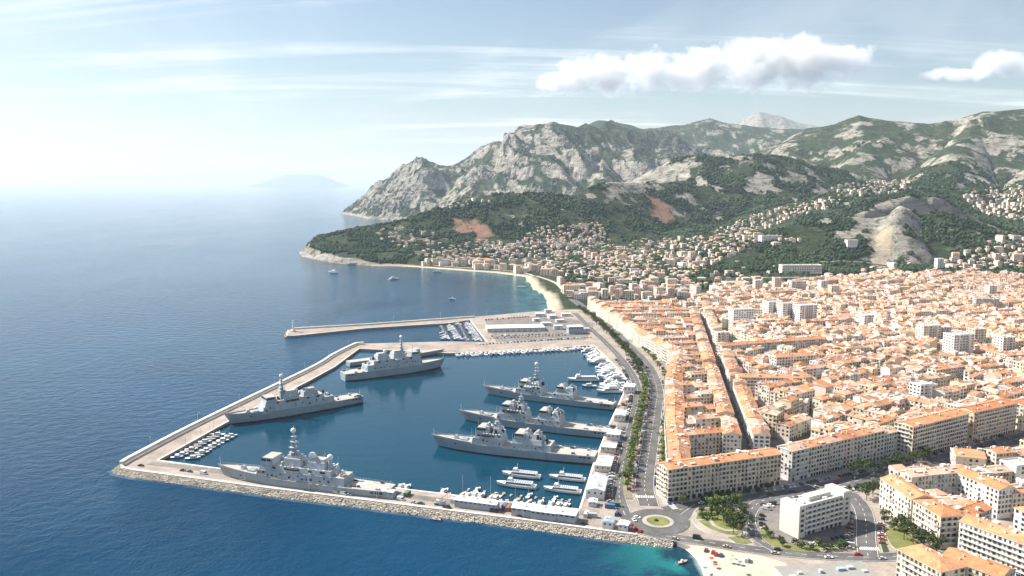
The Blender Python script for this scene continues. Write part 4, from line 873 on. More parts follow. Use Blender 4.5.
# ================================================================== small craft
M_GEL = vary('white_gelcoat', (.72, .72, .71), .35, .05, .2, 1, spec=.5)
M_TEAK = flat('teak_deck', (.42, .30, .19), .7)
M_CANVAS = flat('blue_canvas', (.05, .10, .22), .8)
def boat_proto(kind):
    e = bpy.data.objects.new('boat_' + kind, None)
    if kind == 'motor':                                         # 11 m cabin cruiser
        L, B = 11, 3.6; hm, dm, ed = hull_mesh(L, B, 1.2, 1.9, -.6, .92)
    elif kind == 'yacht': L, B = 24, 6.0; hm, dm, ed = hull_mesh(L, B, 2.4, 3.6, -1, .92)
    elif kind == 'ferry': L, B = 34, 8.0; hm, dm, ed = hull_mesh(L, B, 2.8, 3.8, -1.2, .92)
    elif kind == 'sail': L, B = 11, 3.4; hm, dm, ed = hull_mesh(L, B, 1.1, 1.5, -.6, .7)
    else: L, B = 6.5, 2.4; hm, dm, ed = hull_mesh(L, B, .8, 1.2, -.4, .95)
    parts = [('hull', hm, [M_GEL, M_CANVAS if kind != 'ferry' else M_BOOT]), ('deck', dm, [M_TEAK if kind in ('sail', 'open') else M_GEL])]
    c = MB(); g = MB(); x = MB()
    if kind == 'motor':
        c.tbox(-2.2, 3.2, -1.4, 1.4, 1.2, -1.8, 1.4, -1.15, 1.15, 2.7); g.tbox(-1.9, 2.75, -1.36, 1.36, 1.75, -1.75, 1.75, -1.24, 1.24, 2.35); x.tube([(-1, -1.2, 2.6), (-1.4, -1.1, 4.0), (-1.4, 1.1, 4.0), (-1, 1.2, 2.6)], .1, 5)
        parts += [('cabin', c, [M_GEL]), ('windscreen', g, [M_GLASS]), ('radar_arch', x, [M_GEL])]
    elif kind == 'yacht':
        c.tbox(-8, 6, -2.4, 2.4, 2.3, -8, 4, -2.2, 2.2, 4.6); g.tbox(-7.6, 5.4, -2.46, 2.46, 3.1, -7.6, 4.4, -2.34, 2.34, 4.0); x.tbox(-6.5, 1.5, -1.9, 1.9, 4.6, -6, .3, -1.7, 1.7, 6.5)
        k = MB(); k.tube([(-3, -1.5, 6.4), (-4.2, -1.2, 8.6), (-4.2, 1.2, 8.6), (-3, 1.5, 6.4)], .18, 5); k.tube([(-4.2, 0, 8.6), (-4.2, 0, 10.5)], .08, 4)
        parts += [('saloon', c, [M_GEL]), ('window_band', g, [M_GLASS]), ('flybridge', x, [M_GEL]), ('radar_arch', k, [M_GEL])]
    elif kind == 'ferry':
        c.tbox(-14, 9, -3.3, 3.3, 2.7, -14, 7.5, -3.1, 3.1, 5.2); g.tbox(-13.4, 8.4, -3.36, 3.36, 3.6, -13.4, 7.6, -3.25, 3.25, 4.6); x.tbox(3, 8, -2.6, 2.6, 5.2, 3.4, 6.6, -2.3, 2.3, 7.4)
        k = MB(); k.tube([(3.5, 0, 7.3), (3, 0, 12)], .14, 5); k.tube([(3.2, -1.6, 10), (3.2, 1.6, 10)], .08, 4)
        bn = MB()
        for i in range(7): bn.box(-12 + i * 2, -1.4, 5.15, .7, 2, .6); bn.box(-12 + i * 2, 1.4, 5.15, .7, 2, .6)
        parts += [('saloon', c, [M_GEL]), ('window_band', g, [M_GLASS]), ('wheelhouse', x, [M_GEL]), ('mast', k, [M_GEL]), ('deck_seat', bn, [M_BLUEGREY])]
    elif kind == 'sail':
        c.tbox(-1.6, 2.6, -1.0, 1.0, 1.1, -1.3, 2.1, -.8, .8, 1.75); x.tube([(.9, 0, 1.2), (.9, 0, 14.5)], .11, 5); k = MB(); k.tube([(.8, 0, 2.6), (-3.8, 0, 2.7)], .22, 5)
        parts += [('cabin', c, [M_GEL]), ('mast', x, [M_STEEL]), ('boom', k, [M_CANVAS])]
    else:
        c.tbox(-.6, .8, -.6, .6, .8, -.4, .5, -.5, .5, 1.9); x.box(-3.3, 0, .4, .6, .7, 1.2); parts += [('console', c, [M_GEL]), ('outboard_motor', x, [M_DARK])]
    return L, [(n, m.mesh(n, mats)) for n, m, mats in parts]
BP = {k: boat_proto(k) for k in ('motor', 'yacht', 'ferry', 'sail', 'open')}
NAMES = {'motor': ('cabin_cruiser', 'motor boat'), 'yacht': ('motor_yacht', 'yacht'), 'ferry': ('excursion_boat', 'boat'), 'sail': ('sailing_boat', 'sailboat'), 'open': ('open_boat', 'boat')}
def boat(kind, x, y, hd, label, group, s=1.0):
    nm, cat = NAMES[kind]; e = empty(nm, (x, y, 0), hd, label, cat, group); e.scale = (s, s, s)
    for n, me in BP[kind][1]:
        o = bpy.data.objects.new(n, me); link(o, e)
    return e
KW = {'motor': 'white cabin cruiser', 'yacht': 'white motor yacht', 'ferry': 'white excursion boat', 'sail': 'white sailing boat', 'open': 'small white open boat'}
def boat_row(p0, p1, hd, kinds, spacing, where, group, jit=.12, smin=.85, smax=1.15, off=0):
    """boats side by side from p0 to p1, each heading hd"""
    L = math.dist(p0, p1); n = max(1, int(L / spacing)); cnt = 0
    for i in range(n):
        t = (i + .5) / n; k = random.choice(kinds); s_ = random.uniform(smin, smax); l = BP[k][0] * s_
        x = p0[0] + (p1[0] - p0[0]) * t + math.cos(hd) * (l / 2 + 1.2 + off); y = p0[1] + (p1[1] - p0[1]) * t + math.sin(hd) * (l / 2 + 1.2 + off)
        boat(k, x, y, hd + random.uniform(-jit, jit) + (math.pi if random.random() < .25 else 0), f'{KW[k]}, {nth(i)} in {where}', group, s_)
north = [(-68, 921), (2.4, 936.5), (98, 964)]
boat_row(north[0], north[1], -1.3, ['motor', 'motor', 'motor', 'sail'], 5.4, 'the row along the left half of the north quay', 'boats along the north quay', .12, 1.1, 1.45)
boat_row(north[1], north[2], -1.3, ['motor', 'motor', 'open', 'motor', 'sail'], 5.4, 'the row along the right half of the north quay', 'boats along the north quay', .12, 1.1, 1.4)
boat_row((101, 955), (113, 843), math.pi + .1, ['yacht', 'motor', 'yacht', 'motor'], 7.5, 'the row along the upper east quay', 'yachts stern-to on the east quay', .06, .8, 1.0)
boat_row((113.5, 838), (117, 792), math.pi + .05, ['yacht'], 8.5, 'the row at the corner of the east quay', 'yachts stern-to on the east quay', .05, .95, 1.15)
boat_row((115, 782), (107, 745), math.pi + .05, ['yacht'], 9, 'the row below the corner of the east quay', 'yachts stern-to on the east quay', .05, .95, 1.15)
x, y = P(583, 381, 0); boat('ferry', x, y, math.pi + .02, 'long white excursion boat alone off the rearmost frigate stern', 'excursion boats', .95)
x, y = P(589, 387, 0); boat('motor', x, y, math.pi, 'white cabin cruiser alone behind the rearmost frigate stern', 'boats in the basin', 1.3)
for (px, py, lb) in ((521, 477, 'farther left one of four white excursion boats below the nearest frigate'), (516, 487, 'nearer left one of four white excursion boats below the nearest frigate'), (567, 480, 'farther right one of four white excursion boats below the nearest frigate'), (562, 492, 'nearer right one of four white excursion boats below the nearest frigate')):
    x, y = P(px, py, 0); boat('ferry', x, y, math.pi - .28, lb, 'excursion boats', .8 if px < 540 else .74)
MO = [(-207, 538), (-76, 501), (-48, 492.5), (-3.7, 478), (41.5, 467)]
def on_mole(px): # inner edge of the front mole at a bearing
    best = None
    for a, b in zip(MO[:-1], MO[1:]):
        for t in np.linspace(0, 1, 60):
            q = (a[0] + (b[0] - a[0]) * t, a[1] + (b[1] - a[1]) * t); d = abs(to_px(*q, 0)[0] - px)
            if best is None or d < best[0]: best = (d, q)
    return best[1]
for k, (xa, xb, wh) in enumerate(((394, 405, 'the pair at the stern of the nearest warship'), (435, 449, 'the first mole group'), (455, 479, 'the second mole group'), (482, 506, 'the third mole group'), (508, 540, 'the fourth mole group'), (543, 566, 'the mole group nearest the east quay'))):
    a, b = on_mole(xa), on_mole(xb); boat_row(a, b, 1.15, ['motor', 'motor', 'open', 'motor', 'sail'] if k else ['motor'], 3.7, wh + ', front rank', 'boats along the front mole', .1, .85, 1.05)
    if k > 1: boat_row((a[0] + 4, a[1] + 12.0), (b[0] + 4, b[1] + 12.0), 1.15, ['motor', 'open'], 4.4, wh + ', outer rank', 'boats along the front mole', .1, .6, .75)
for k in range(2): boat_row((-252 + k * 9, 562 - k * 3), (-241 + k * 9, 620 - k * 3), .15, ['motor', 'motor', 'sail'], 5.5, ('the rank against the western mole', 'the outer rank off the western mole')[k], 'boats by the western mole', .1, .8, 1.0, off=k * 3)
for k, (a, b, wh) in enumerate((((-36, 1000), (-58, 1130), 'the row against the marina yard'), ((-62, 1010), (-82, 1112), 'the outer row between the two breakwaters'))):
    boat_row(a, b, math.pi + .15, ['motor', 'sail', 'motor'], 5.2, wh, 'boats in the small marina', .1)
    boat_row((a[0] - 16, a[1]), (b[0] - 14, b[1]), math.pi + .15, ['motor', 'open'], 7, wh + ', far side', 'boats in the small marina', .1)
for px, py, k, s_, hd, lb in ((333, 273, 'yacht', 1.1, 2.6, 'white motor yacht anchored off the headland cliffs'), (394, 279.5, 'yacht', .9, .4, 'white motor yacht anchored in the middle of the bay'), (354, 264.5, 'ferry', .9, 0, 'low white boat close under the headland cliffs'), (452, 299.5, 'motor', 1.1, 2.9, 'small white motor boat crossing the bay'), (437, 272, 'ferry', .6, 0, 'white boat just off the bay shore'), (436, 517, 'open', 1, 2.9, 'small white open boat just outside the front mole'), (682, 563, 'open', 1.0, .4, 'small white boat in the turquoise water by the beach'), (219, 436, 'open', .8, 1, 'small open boat beside the western mole')):
    if px == 436: py = 520
    x, y = P(px, py, 0); boat(k, x, y, hd, lb, 'boats on the open bay', s_)
# ================================================================== town
M_WALL = vary('rendered_wall', None, .85, .16, .09, .7, attr='Col')
def roof_material():
    m, n, l, b = new_mat('clay_roof'); g = n.new('ShaderNodeNewGeometry'); v = g.outputs['Position']
    a = n.new('ShaderNodeAttribute'); a.attribute_name = 'Col'
    f1 = noise_node(n, l, v, .22, 5, .65, .3); f2 = noise_node(n, l, v, 1.3, 3, .6)
    c = mixc(n, l, 1.0, a.outputs['Color'], ramp(n, l, f1, .28, .72, (.66, .62, .60), (1.16, 1.14, 1.12)), 'MULTIPLY'); c = mixc(n, l, 1.0, c, ramp(n, l, f2, .3, .7, (.72, .70, .68), (1.12, 1.12, 1.12)), 'MULTIPLY')
    l.new(c, b.inputs['Base Color']); b.inputs['Roughness'].default_value = .9; b.inputs['Specular IOR Level'].default_value = .15
    bp = n.new('ShaderNodeBump'); bp.inputs['Strength'].default_value = .5; bp.inputs['Distance'].default_value = .15; l.new(f2, bp.inputs['Height']); l.new(bp.outputs[0], b.inputs['Normal']); return m
M_ROOF = roof_material()
M_COL = vary('painted_detail', None, .7, .12, .3, 1.5, attr='Col')
WALLS = {'cream': (.74, .65, .52), 'pale': (.76, .71, .63), 'white': (.80, .78, .75), 'ochre': (.64, .50, .34), 'pink': (.72, .57, .49), 'grey': (.56, .54, .51), 'sand': (.68, .59, .47)}
ROOFS = {'orange': (.54, .245, .125), 'bright orange': (.60, .305, .165), 'rose': (.57, .36, .27), 'tan': (.58, .44, .335), 'brown': (.40, .235, .15)}
WCH = ['cream', 'cream', 'cream', 'pale', 'pale', 'white', 'ochre', 'ochre', 'pink', 'pink', 'sand', 'sand', 'grey']; RCH = ['orange', 'orange', 'bright orange', 'bright orange', 'rose', 'rose', 'tan', 'tan', 'brown']
SHUT = [(.62, .60, .56), (.45, .44, .40), (.30, .36, .38), (.55, .50, .42), (.30, .24, .18)]
def jit(c, a=.07): k = random.uniform(1 - a, 1 + a); return tuple(min(.85, x * k * random.uniform(.97, 1.03)) for x in c)
def mb_append(dst, src, x, y, z, rz):
    c, s_ = math.cos(rz), math.sin(rz); n = len(dst.v)
    dst.v.extend([(x + p[0] * c - p[1] * s_, y + p[0] * s_ + p[1] * c, z + p[2]) for p in src.v])
    dst.f.extend([tuple(i + n for i in f) for f in src.f]); dst.m.extend(src.m); dst.c.extend(src.c); dst.smooth.extend(src.smooth)
def facade(out, p0, p1, z0, floors, fh, level, style, rnd, shut, skip_ground=False, wcol=None):
    """windows on the wall from p0 to p1 (outside is to the right of the walk)"""
    dx_, dy_ = p1[0] - p0[0], p1[1] - p0[1]; L = math.hypot(dx_, dy_); ux, uy = dx_ / L, dy_ / L; nx_, ny_ = uy, -ux
    pitch = rnd.choice((2.4, 2.75, 3.2)) if style != 'office' else 3.4; n = max(1, int((L - .8) / pitch)); sp = (L) / n
    W, S = out['window'], out['shutter']
    def quad(mb, s0, s1, a, b, off, c=None): mb.face([(p0[0] + ux * s0 + nx_ * off, p0[1] + uy * s0 + ny_ * off, a), (p0[0] + ux * s1 + nx_ * off, p0[1] + uy * s1 + ny_ * off, a), (p0[0] + ux * s1 + nx_ * off, p0[1] + uy * s1 + ny_ * off, b), (p0[0] + ux * s0 + nx_ * off, p0[1] + uy * s0 + ny_ * off, b)], 0, c)
    for f in range(floors):
        z = z0 + f * fh
        if f == 0 and not skip_ground:                          # shop fronts
            for i in range(n):
                if rnd.random() < .8: quad(W, sp * (i + .5) - 1.0, sp * (i + .5) + 1.0, z + .15, z + fh * .82, .04)
                if level and rnd.random() < .3:
                    c = sp * (i + .5); ac = rnd.choice([(.6, .58, .52), (.45, .12, .08), (.10, .20, .14), (.55, .42, .2), (.12, .18, .32)])
                    a0, a1 = (p0[0] + ux * (c - 1.2), p0[1] + uy * (c - 1.2)), (p0[0] + ux * (c + 1.2), p0[1] + uy * (c + 1.2)); S.face([(a0[0] + nx_ * 1.4, a0[1] + ny_ * 1.4, z + 2.1), (a1[0] + nx_ * 1.4, a1[1] + ny_ * 1.4, z + 2.1), (a1[0] + nx_ * .06, a1[1] + ny_ * .06, z + 2.75), (a0[0] + nx_ * .06, a0[1] + ny_ * .06, z + 2.75)], 0, ac)
            continue
        if f == 0: continue
        for i in range(n):
            if rnd.random() < (.04 if level else .12): continue
            c = sp * (i + .5); w_ = .22 * sp if style != 'office' else 1.15; tall = 1.75 if style != 'office' else 1.5
            zz = z + (.75 if style == 'office' else .55)
            if level and style != 'office' and rnd.random() < .22: quad(S, c - w_, c + w_, zz, zz + tall, .05, jit(shut, .2)); continue
            quad(W, c - w_, c + w_, zz, zz + tall, .04)
            if level and style != 'office':
                k = rnd.random(); col = jit(shut, .1)
                if k < .62: quad(S, c - w_ - .5, c - w_ - .02, zz, zz + tall, .07, col); quad(S, c + w_ + .02, c + w_ + .5, zz, zz + tall, .07, col)
                elif k < .80 and f > 1: q = rect(p0[0] + ux * c + nx_ * .45, p0[1] + uy * c + ny_ * .45, w_ * 2 + .9, .9, math.atan2(uy, ux)); S.frustum(q, q, zz - .5, zz - .34, 0, wcol, bottom=True); q = rect(p0[0] + ux * c + nx_ * .87, p0[1] + uy * c + ny_ * .87, w_ * 2 + .9, .06, math.atan2(uy, ux)); S.frustum(q, q, zz - .34, zz + .45, 0, (.22, .22, .23))
                elif k < .90: quad(S, c - w_, c + w_, zz + tall * .45, zz + tall, .07, col)
                if level > 1: mb = S; q = rect(p0[0] + ux * c + nx_ * .12, p0[1] + uy * c + ny_ * .12, w_ * 2 + .4, .3, math.atan2(uy, ux)); mb.frustum(q, q, zz - .14, zz - .02, 0, wcol)
    return n, sp
def balcony_rows(e, p0, p1, z0, floors, fh, col, depth=1.1, start=1, frac=(0, 1), rail=(.60, .60, .58), skip=()):
    dx_, dy_ = p1[0] - p0[0], p1[1] - p0[1]; L = math.hypot(dx_, dy_); a = math.atan2(dy_, dx_); ux, uy = dx_ / L, dy_ / L; nx_, ny_ = uy, -ux
    s0, s1 = frac[0] * L, frac[1] * L; cx, cy = p0[0] + ux * (s0 + s1) / 2 + nx_ * depth / 2, p0[1] + uy * (s0 + s1) / 2 + ny_ * depth / 2
    for f in range(start, floors):
        if f in skip: continue
        m = MB(); z = z0 + f * fh; m.box(cx, cy, z - .02, s1 - s0, depth, .22, a, c=col, bottom=True); m.box(cx + nx_ * (depth / 2 - .06), cy + ny_ * (depth / 2 - .06), z + .2, s1 - s0, .1, .85, a, c=rail, bottom=True)
        m.build('balcony', M_COL, e)
def house_parts(w, d, floors, fh, roof, wc, rc, sides, level, rnd, style='house', ground=True):
    """local mesh parts: x along the street front, front side at -y"""
    out = {k: MB() for k in ('wall', 'roof', 'window', 'shutter', 'chimney')}
    H = floors * fh; p = rect(0, 0, w, d); out['wall'].frustum(p, p, -3, H, 0, wc, top=(roof == 'flat'))
    # cornice
    if level: q = rect(0, 0, w + .7, d + .7); out['wall'].frustum(q, q, H - .35, H + .02, 0, jit(wc, .05), bottom=True)
    o = .45; sl = rnd.uniform(.27, .36); R_ = out['roof']; w2, d2 = w / 2 + (o if level else .15), d / 2 + o; zr = H + sl * d2; ze = H + .03
    if roof == 'gable':
        R_.face([(-w2, -d2, ze), (w2, -d2, ze), (w2, 0, zr), (-w2, 0, zr)], 0, rc); R_.face([(w2, d2, ze), (-w2, d2, ze), (-w2, 0, zr), (w2, 0, zr)], 0, jit(rc, .04))
        for sx in (-1, 1): out['wall'].face([(sx * w / 2, -sx * d / 2, H), (sx * w / 2, sx * d / 2, H), (sx * w / 2, 0, H + sl * d / 2 * .98)], 0, wc)
        if level: R_.box(0, 0, zr - .05, w + .6, .4, .16, c=jit(rc, .15))
    elif roof == 'hip':
        k = min(d2, w2 * .8); 
        R_.face([(-w2, -d2, ze), (w2, -d2, ze), (w2 - k, 0, zr), (-w2 + k, 0, zr)], 0, rc); R_.face([(w2, d2, ze), (-w2, d2, ze), (-w2 + k, 0, zr), (w2 - k, 0, zr)], 0, jit(rc, .04))
        R_.face([(w2, -d2, ze), (w2, d2, ze), (w2 - k, 0, zr)], 0, jit(rc, .04)); R_.face([(-w2, d2, ze), (-w2, -d2, ze), (-w2 + k, 0, zr)], 0, jit(rc, .04))
    elif roof == 'mono':
        zr = H + .24 * d; R_.face([(-w2, -d2, ze), (w2, -d2, ze), (w2, d2, zr), (-w2, d2, zr)], 0, rc); R_.face([(-w2, d2, ze), (-w2, -d2, ze), (-w2, d2, zr)], 0, wc); R_.face([(w2, -d2, ze), (w2, d2, ze), (w2, d2, zr)], 0, wc); R_.face([(w2, d2, ze), (-w2, d2, ze), (-w2, d2, zr), (w2, d2, zr)], 0, wc)
    else:
        zr = H + .9
        for q in (rect(0, -d / 2 + .15, w, .3), rect(0, d / 2 - .15, w, .3), rect(-w / 2 + .15, 0, .3, d - .6), rect(w / 2 - .15, 0, .3, d - .6)): out['wall'].frustum(q, q, H, H + .9, 0, wc)
        R_.face([(x, y, H + .06) for x, y in rect(0, 0, w - .5, d - .5)], 0, (.52, .46, .40) if rnd.random() < .6 else (.60, .58, .55))
    # roof clutter: chimneys, roof lights, lift housings, terraces
    C = out['chimney']; nck = int(w / 3.2 + rnd.random() * 3)
    for i in range(nck):
        x = rnd.uniform(-w * .44, w * .44); y = rnd.uniform(-d * .38, d * .38); z = H + (max(0, (d2 - abs(y))) * sl if roof in ('gable', 'hip') else .1); k = rnd.random()
        if roof == 'hip' and abs(x) > w2 - d2: continue
        if k < .5: C.box(x, y, z - .4, rnd.uniform(.6, 1.5), rnd.uniform(.5, .8), rnd.uniform(1.2, 2.0), c=jit((.66, .56, .46), .15))
        elif k < .60: C.box(x, y, z - .8, rnd.uniform(1.8, 3.6), rnd.uniform(1.6, 2.8), rnd.uniform(1.6, 2.6), c=jit((.74, .71, .66), .08))
        elif k < .80: C.box(x, y, z - .1, 1.3, 1.0, .35, c=(.10, .12, .14))
        elif k < .90 and roof != 'flat': C.box(x, y, z - .6, rnd.uniform(2.5, 5), rnd.uniform(2.5, 3.5), .75 + rnd.uniform(0, .3), c=jit((.60, .50, .42), .12))
        else: C.tube([(x, y, z - .2), (x, y, z + 3)], .07, 3, c=(.5, .5, .5), cap=False)
    F = {'front': (p[0], p[1]), 'right': (p[1], p[2]), 'back': (p[2], p[3]), 'left': (p[3], p[0])}; shut = rnd.choice(SHUT)
    for s_ in sides: facade(out, *F[s_], 0, floors, fh, level, style, rnd, shut, s_ != 'front' or not ground, jit(wc, .04))
    return out
MATS = {'wall': M_WALL, 'roof': M_ROOF, 'window': M_GLASS, 'shutter': M_COL, 'chimney': M_COL}
FARTOWN = {k: MB() for k in MATS}
HOUSES = []                                                     # every generated house, sorted out at the end of this section
NFL = {1: 'one', 2: 'two', 3: 'three', 4: 'four', 5: 'five', 6: 'six', 7: 'seven', 8: 'eight', 9: 'nine'}
def house(x, y, w, d, rz, floors, row, roof=None, wc=None, rc=None, sides=('front', 'back'), fh=3.0, z=None, name='townhouse', cat='house'):
    HOUSES.append(dict(x=x, y=y, w=w, d=d, rz=rz, fl=floors, row=row, roof=roof or random.choices(['gable', 'hip', 'mono', 'flat'], [.68, .16, .07, .09])[0], wc=wc or random.choice(WCH), rc=rc or random.choice(RCH), sides=sides, fh=fh, z=z, seed=random.randrange(10 ** 6), name=name, cat=cat))
def row_line(p0, p1, depth, row, floors=(5, 7), wid=(11, 18), roof=None, rc=None, ends=True, sides=('front', 'back'), wc=None, back=0):
    """terrace whose street fronts stand on the line p0-p1, bodies to the left of the walk; starts at p0"""
    L = math.dist(p0, p1); a = math.atan2(p1[1] - p0[1], p1[0] - p0[0]); ws = []
    while sum(ws) < L: ws.append(random.uniform(*wid))
    k = L / sum(ws); s_ = 0; n = len(ws); f0 = random.randint(*floors)
    for i, w in enumerate(ws):
        w *= k; m = s_ + w / 2; dd = depth * random.uniform(.9, 1.1); x = p0[0] + math.cos(a) * m - math.sin(a) * dd / 2; y = p0[1] + math.sin(a) * m + math.cos(a) * dd / 2; s_ += w
        sd = list(sides)
        if i == 0: sd.append('left')
        if i == n - 1: sd.append('right')
        house(x, y, w - .02, dd, a, min(max(f0 + random.choice((0, 0, 0, 0, 1, -1)), floors[0]), floors[1]), row, roof, wc, rc if random.random() < .7 or rc is None else random.choice(RCH), sd)
NAR0, NAR1 = (168, 545), (292, 1250)
def nar_x(y): return NAR0[0] + (y - NAR0[1]) * (NAR1[0] - NAR0[0]) / (NAR1[1] - NAR0[1])
WEST = [(98, 480), (119, 600), (141, 718), (173, 842), (154, 943), (137, 1105), (118, 1236)]
def west_x(y): return float(np.interp(y, [p[1] for p in WEST], [p[0] for p in WEST]))
# -- boulevard terraces (front faces west: walk from far to near keeps bodies to the east)
for i in range(len(WEST) - 1):
    a, b = WEST[i + 1], WEST[i]
    if i == 0: b = (101, 494)
    row_line(a, b, 14, 'boulevard front nearest the roundabout' if i < 1 else ('middle stretch of the boulevard front' if i < 3 else 'far stretch of the boulevard front'), (6, 6) if i < 3 else (6, 7), (15, 22), 'gable', None, wc=None if i < 3 else 'cream')
# -- narrow straight street, both sides
row_line((nar_x(556) - 5, 556), (nar_x(1236) - 5, 1236), 12, 'row left of the narrow straight street', (5, 6), (11, 16), 'gable')
row_line((nar_x(1236) + 5, 1236), (nar_x(566) + 5, 566), 12, 'row right of the narrow straight street', (5, 6), (11, 16), None, wc='white')
# -- cross wings between boulevard and narrow street
y = 556; k = 0
while y < 1225:
    a = (west_x(y) + 14.5, y); b = (nar_x(y + 8) - 17.5, y + 8)
    if b[0] - a[0] > 9:
        row_line(a, b, 11.5, f'{nth(k)} cross wing behind the arcaded block', (5, 6), (10, 15), 'gable' if k < 4 else None)
        yy = y + 17                                             # low houses in the court
        for j in range(int((b[0] - a[0]) / 13)):
            if random.random() < .85: house(a[0] + 6 + j * 13, yy + 4, random.uniform(7, 12), random.uniform(8, 14), random.uniform(-.1, .2), random.randint(2, 5), f'court behind the {nth(k)} cross wing')
    y += 36 if k < 6 else 32; k += 1
# -- avenue front and the blocks behind it
U, V = np.array([.875, .484]), np.array([-.484, .875]); UA = math.atan2(U[1], U[0])
row_line((186, 512), (283, 566), 14, 'avenue front right of the narrow street', (6, 7), (12, 20), 'gable', sides=('front', 'back'))
def av_y(x): return 512 + (x - 186) * .553
TALL = [P(945, 362), P(926, 347), P(958, 358), P(790, 326), P(770, 322), P(811, 325)]
def blocked(x, y, r=0):
    for tx, ty in TALL:
        if math.hypot(x - tx, y - ty) < 17 + r: return True
    return False
O = np.array([190.0, 534.0]); rowi = 0; v = 0.0
while v < 1300:
    bd = random.uniform(34, 46); u = -700 + random.uniform(-30, 0); coli = 0
    while u < 1500:
        bl = random.uniform(52, 80); c = O + U * (u + bl / 2) + V * (v + bd / 2); x, y = c
        back = 1452 + 120 * sstep(480, 700, x) - 60 * sstep(330, 230, x)
        ok = x > nar_x(y) + 24 and y < back and x < y * .70 + 130 and y > av_y(x) + 14
        if ok:
            ra = UA + random.uniform(-.07, .07) + .25 * math.sin(x / 260 + y / 400); cu, cv = np.array([math.cos(ra), math.sin(ra)]), np.array([-math.sin(ra), math.cos(ra)]); dp = random.uniform(10, 12.5)
            row = f'block {rowi}-{coli}'; fl = (4, 6) if y < 720 else (3, 5)
            def seg(a, b, row=row, fl=fl):
                p0, p1 = c + cu * a[0] + cv * a[1], c + cu * b[0] + cv * b[1]; row_line(tuple(p0), tuple(p1), dp, row, fl, (8, 14) if y < 700 else (5.5, 9.5))
            h_u, h_v = bl / 2, bd / 2
            seg((-h_u, -h_v), (h_u, -h_v)); seg((h_u, h_v), (-h_u, h_v))
            if bd - 2 * dp > 8: seg((h_u, -h_v + dp + .3), (h_u, h_v - dp - .3)); seg((-h_u, h_v - dp - .3), (-h_u, -h_v + dp + .3))
            ncrt = max(2, int((bl - 2 * dp) / 6.5))
            for j in range(ncrt):
                if random.random() < .82: q = c + cu * (-h_u + dp + 3.5 + (bl - 2 * dp - 7) * j / max(1, ncrt - 1)) + cv * random.uniform(-(h_v - dp) * .5, (h_v - dp) * .5); house(q[0], q[1], random.uniform(5.5, 9), random.uniform(7, max(8, bd - 2 * dp)), ra + random.choice((0, 0, 1.57)) + random.uniform(-.1, .1), random.randint(2, fl[1] - 1), row)
            coli += 1
        u += bl + random.choice((3.5, 4, 5, 8))
    v += bd + random.choice((3.5, 4, 6)); rowi += 1
# -- quarter south of the avenue
S0 = np.array([246.0, 428.0]); SA = .24; SU, SV = np.array([math.cos(SA), math.sin(SA)]), np.array([-math.sin(SA), math.cos(SA)])
def south_ok(x, y): return y < av_y(x) - 58 and x > 243 + max(0, (470 - y)) * .05 and y > 405
for jr, v in enumerate(np.arange(-10, 420, 30)):
    for ic, u in enumerate(np.arange(-60, 900, 15.5)):
        q = S0 + SU * (u + random.uniform(-2, 2)) + SV * (v + (9 if ic % 2 else 0) * 0); x, y = q
        if not south_ok(x, y) or math.dist((x, y), P(978, 478)) < 20 or math.dist((x, y), (283, 466)) < 13: continue
        if x < 285 and y < 440: continue
        house(x, y, 15.4, random.uniform(11, 14), SA + random.uniform(-.04, .04), random.randint(4, 6), f'south row {jr}', sides=('front', 'back', 'left'))
        if random.random() < .5: q2 = q + SV * 12.5; house(q2[0], q2[1], random.uniform(8, 13), 9, SA, random.randint(2, 5), f'south row {jr}', sides=('front', 'back', 'left'))

# -- hand-placed landmark buildings
def landmark(name, p0, p1, depth, floors, label, roof='gable', wc='cream', rc='orange', sides=('front', 'right', 'back', 'left'), fh=3.0, style='house', balc=None, cat='apartment block', arcade=False, seed=1, group=None, z=TOWN_Z):
    rnd = random.Random(seed); L = math.dist(p0, p1); a = math.atan2(p1[1] - p0[1], p1[0] - p0[0]); x = (p0[0] + p1[0]) / 2 - math.sin(a) * depth / 2; y = (p0[1] + p1[1]) / 2 + math.cos(a) * depth / 2
    e = empty(name, (x, y, z), a, label, cat, group); o = house_parts(L, depth, floors, fh, roof, WALLS[wc], ROOFS[rc], sides, 2, rnd, style, not arcade)
    for k in ('wall', 'roof', 'window', 'shutter', 'chimney'):
        if o[k].f: o[k].build({'wall': 'wall', 'roof': 'roof', 'window': 'windows', 'shutter': 'shutters', 'chimney': 'chimneys'}[k], MATS[k], e, **({'kind': 'stuff'} if k in ('window', 'shutter', 'chimney') else {}))
    p = rect(0, 0, L, depth); F = {'front': (p[0], p[1]), 'right': (p[1], p[2]), 'back': (p[2], p[3]), 'left': (p[3], p[0])}
    for b in balc or (): balcony_rows(e, *F[b[0]], 0, floors, fh, jit(WALLS[wc], .04), frac=b[1], depth=b[2] if len(b) > 2 else 1.1)
    if arcade:
        n = int(L / 4.2)
        g = MB()
        for i in range(n): q = rect(-L / 2 + L * (i + .5) / n, -depth / 2 - .03, L / n * .62, .1); g.frustum(q, q, .1, 3.4, 0)
        g.build('arcade_opening', M_DARK, e, kind='stuff')
        for f in range(1, floors): m = MB(); m.box(0, -depth / 2 - .1, f * fh - .1, L, .3, .28, c=jit(WALLS[wc], .05), bottom=True); m.build('string_course', M_COL, e)
    return e
landmark('apartment_block', (97, 478), (177, 507), 13.5, 7, 'long arcaded apartment block with orange roof facing the roundabout', 'gable', 'sand', 'bright orange', balc=(('front', (0, .17)), ('front', (.22, .30)), ('front', (.44, .52)), ('front', (.68, .76)), ('left', (.1, .9))), arcade=True)
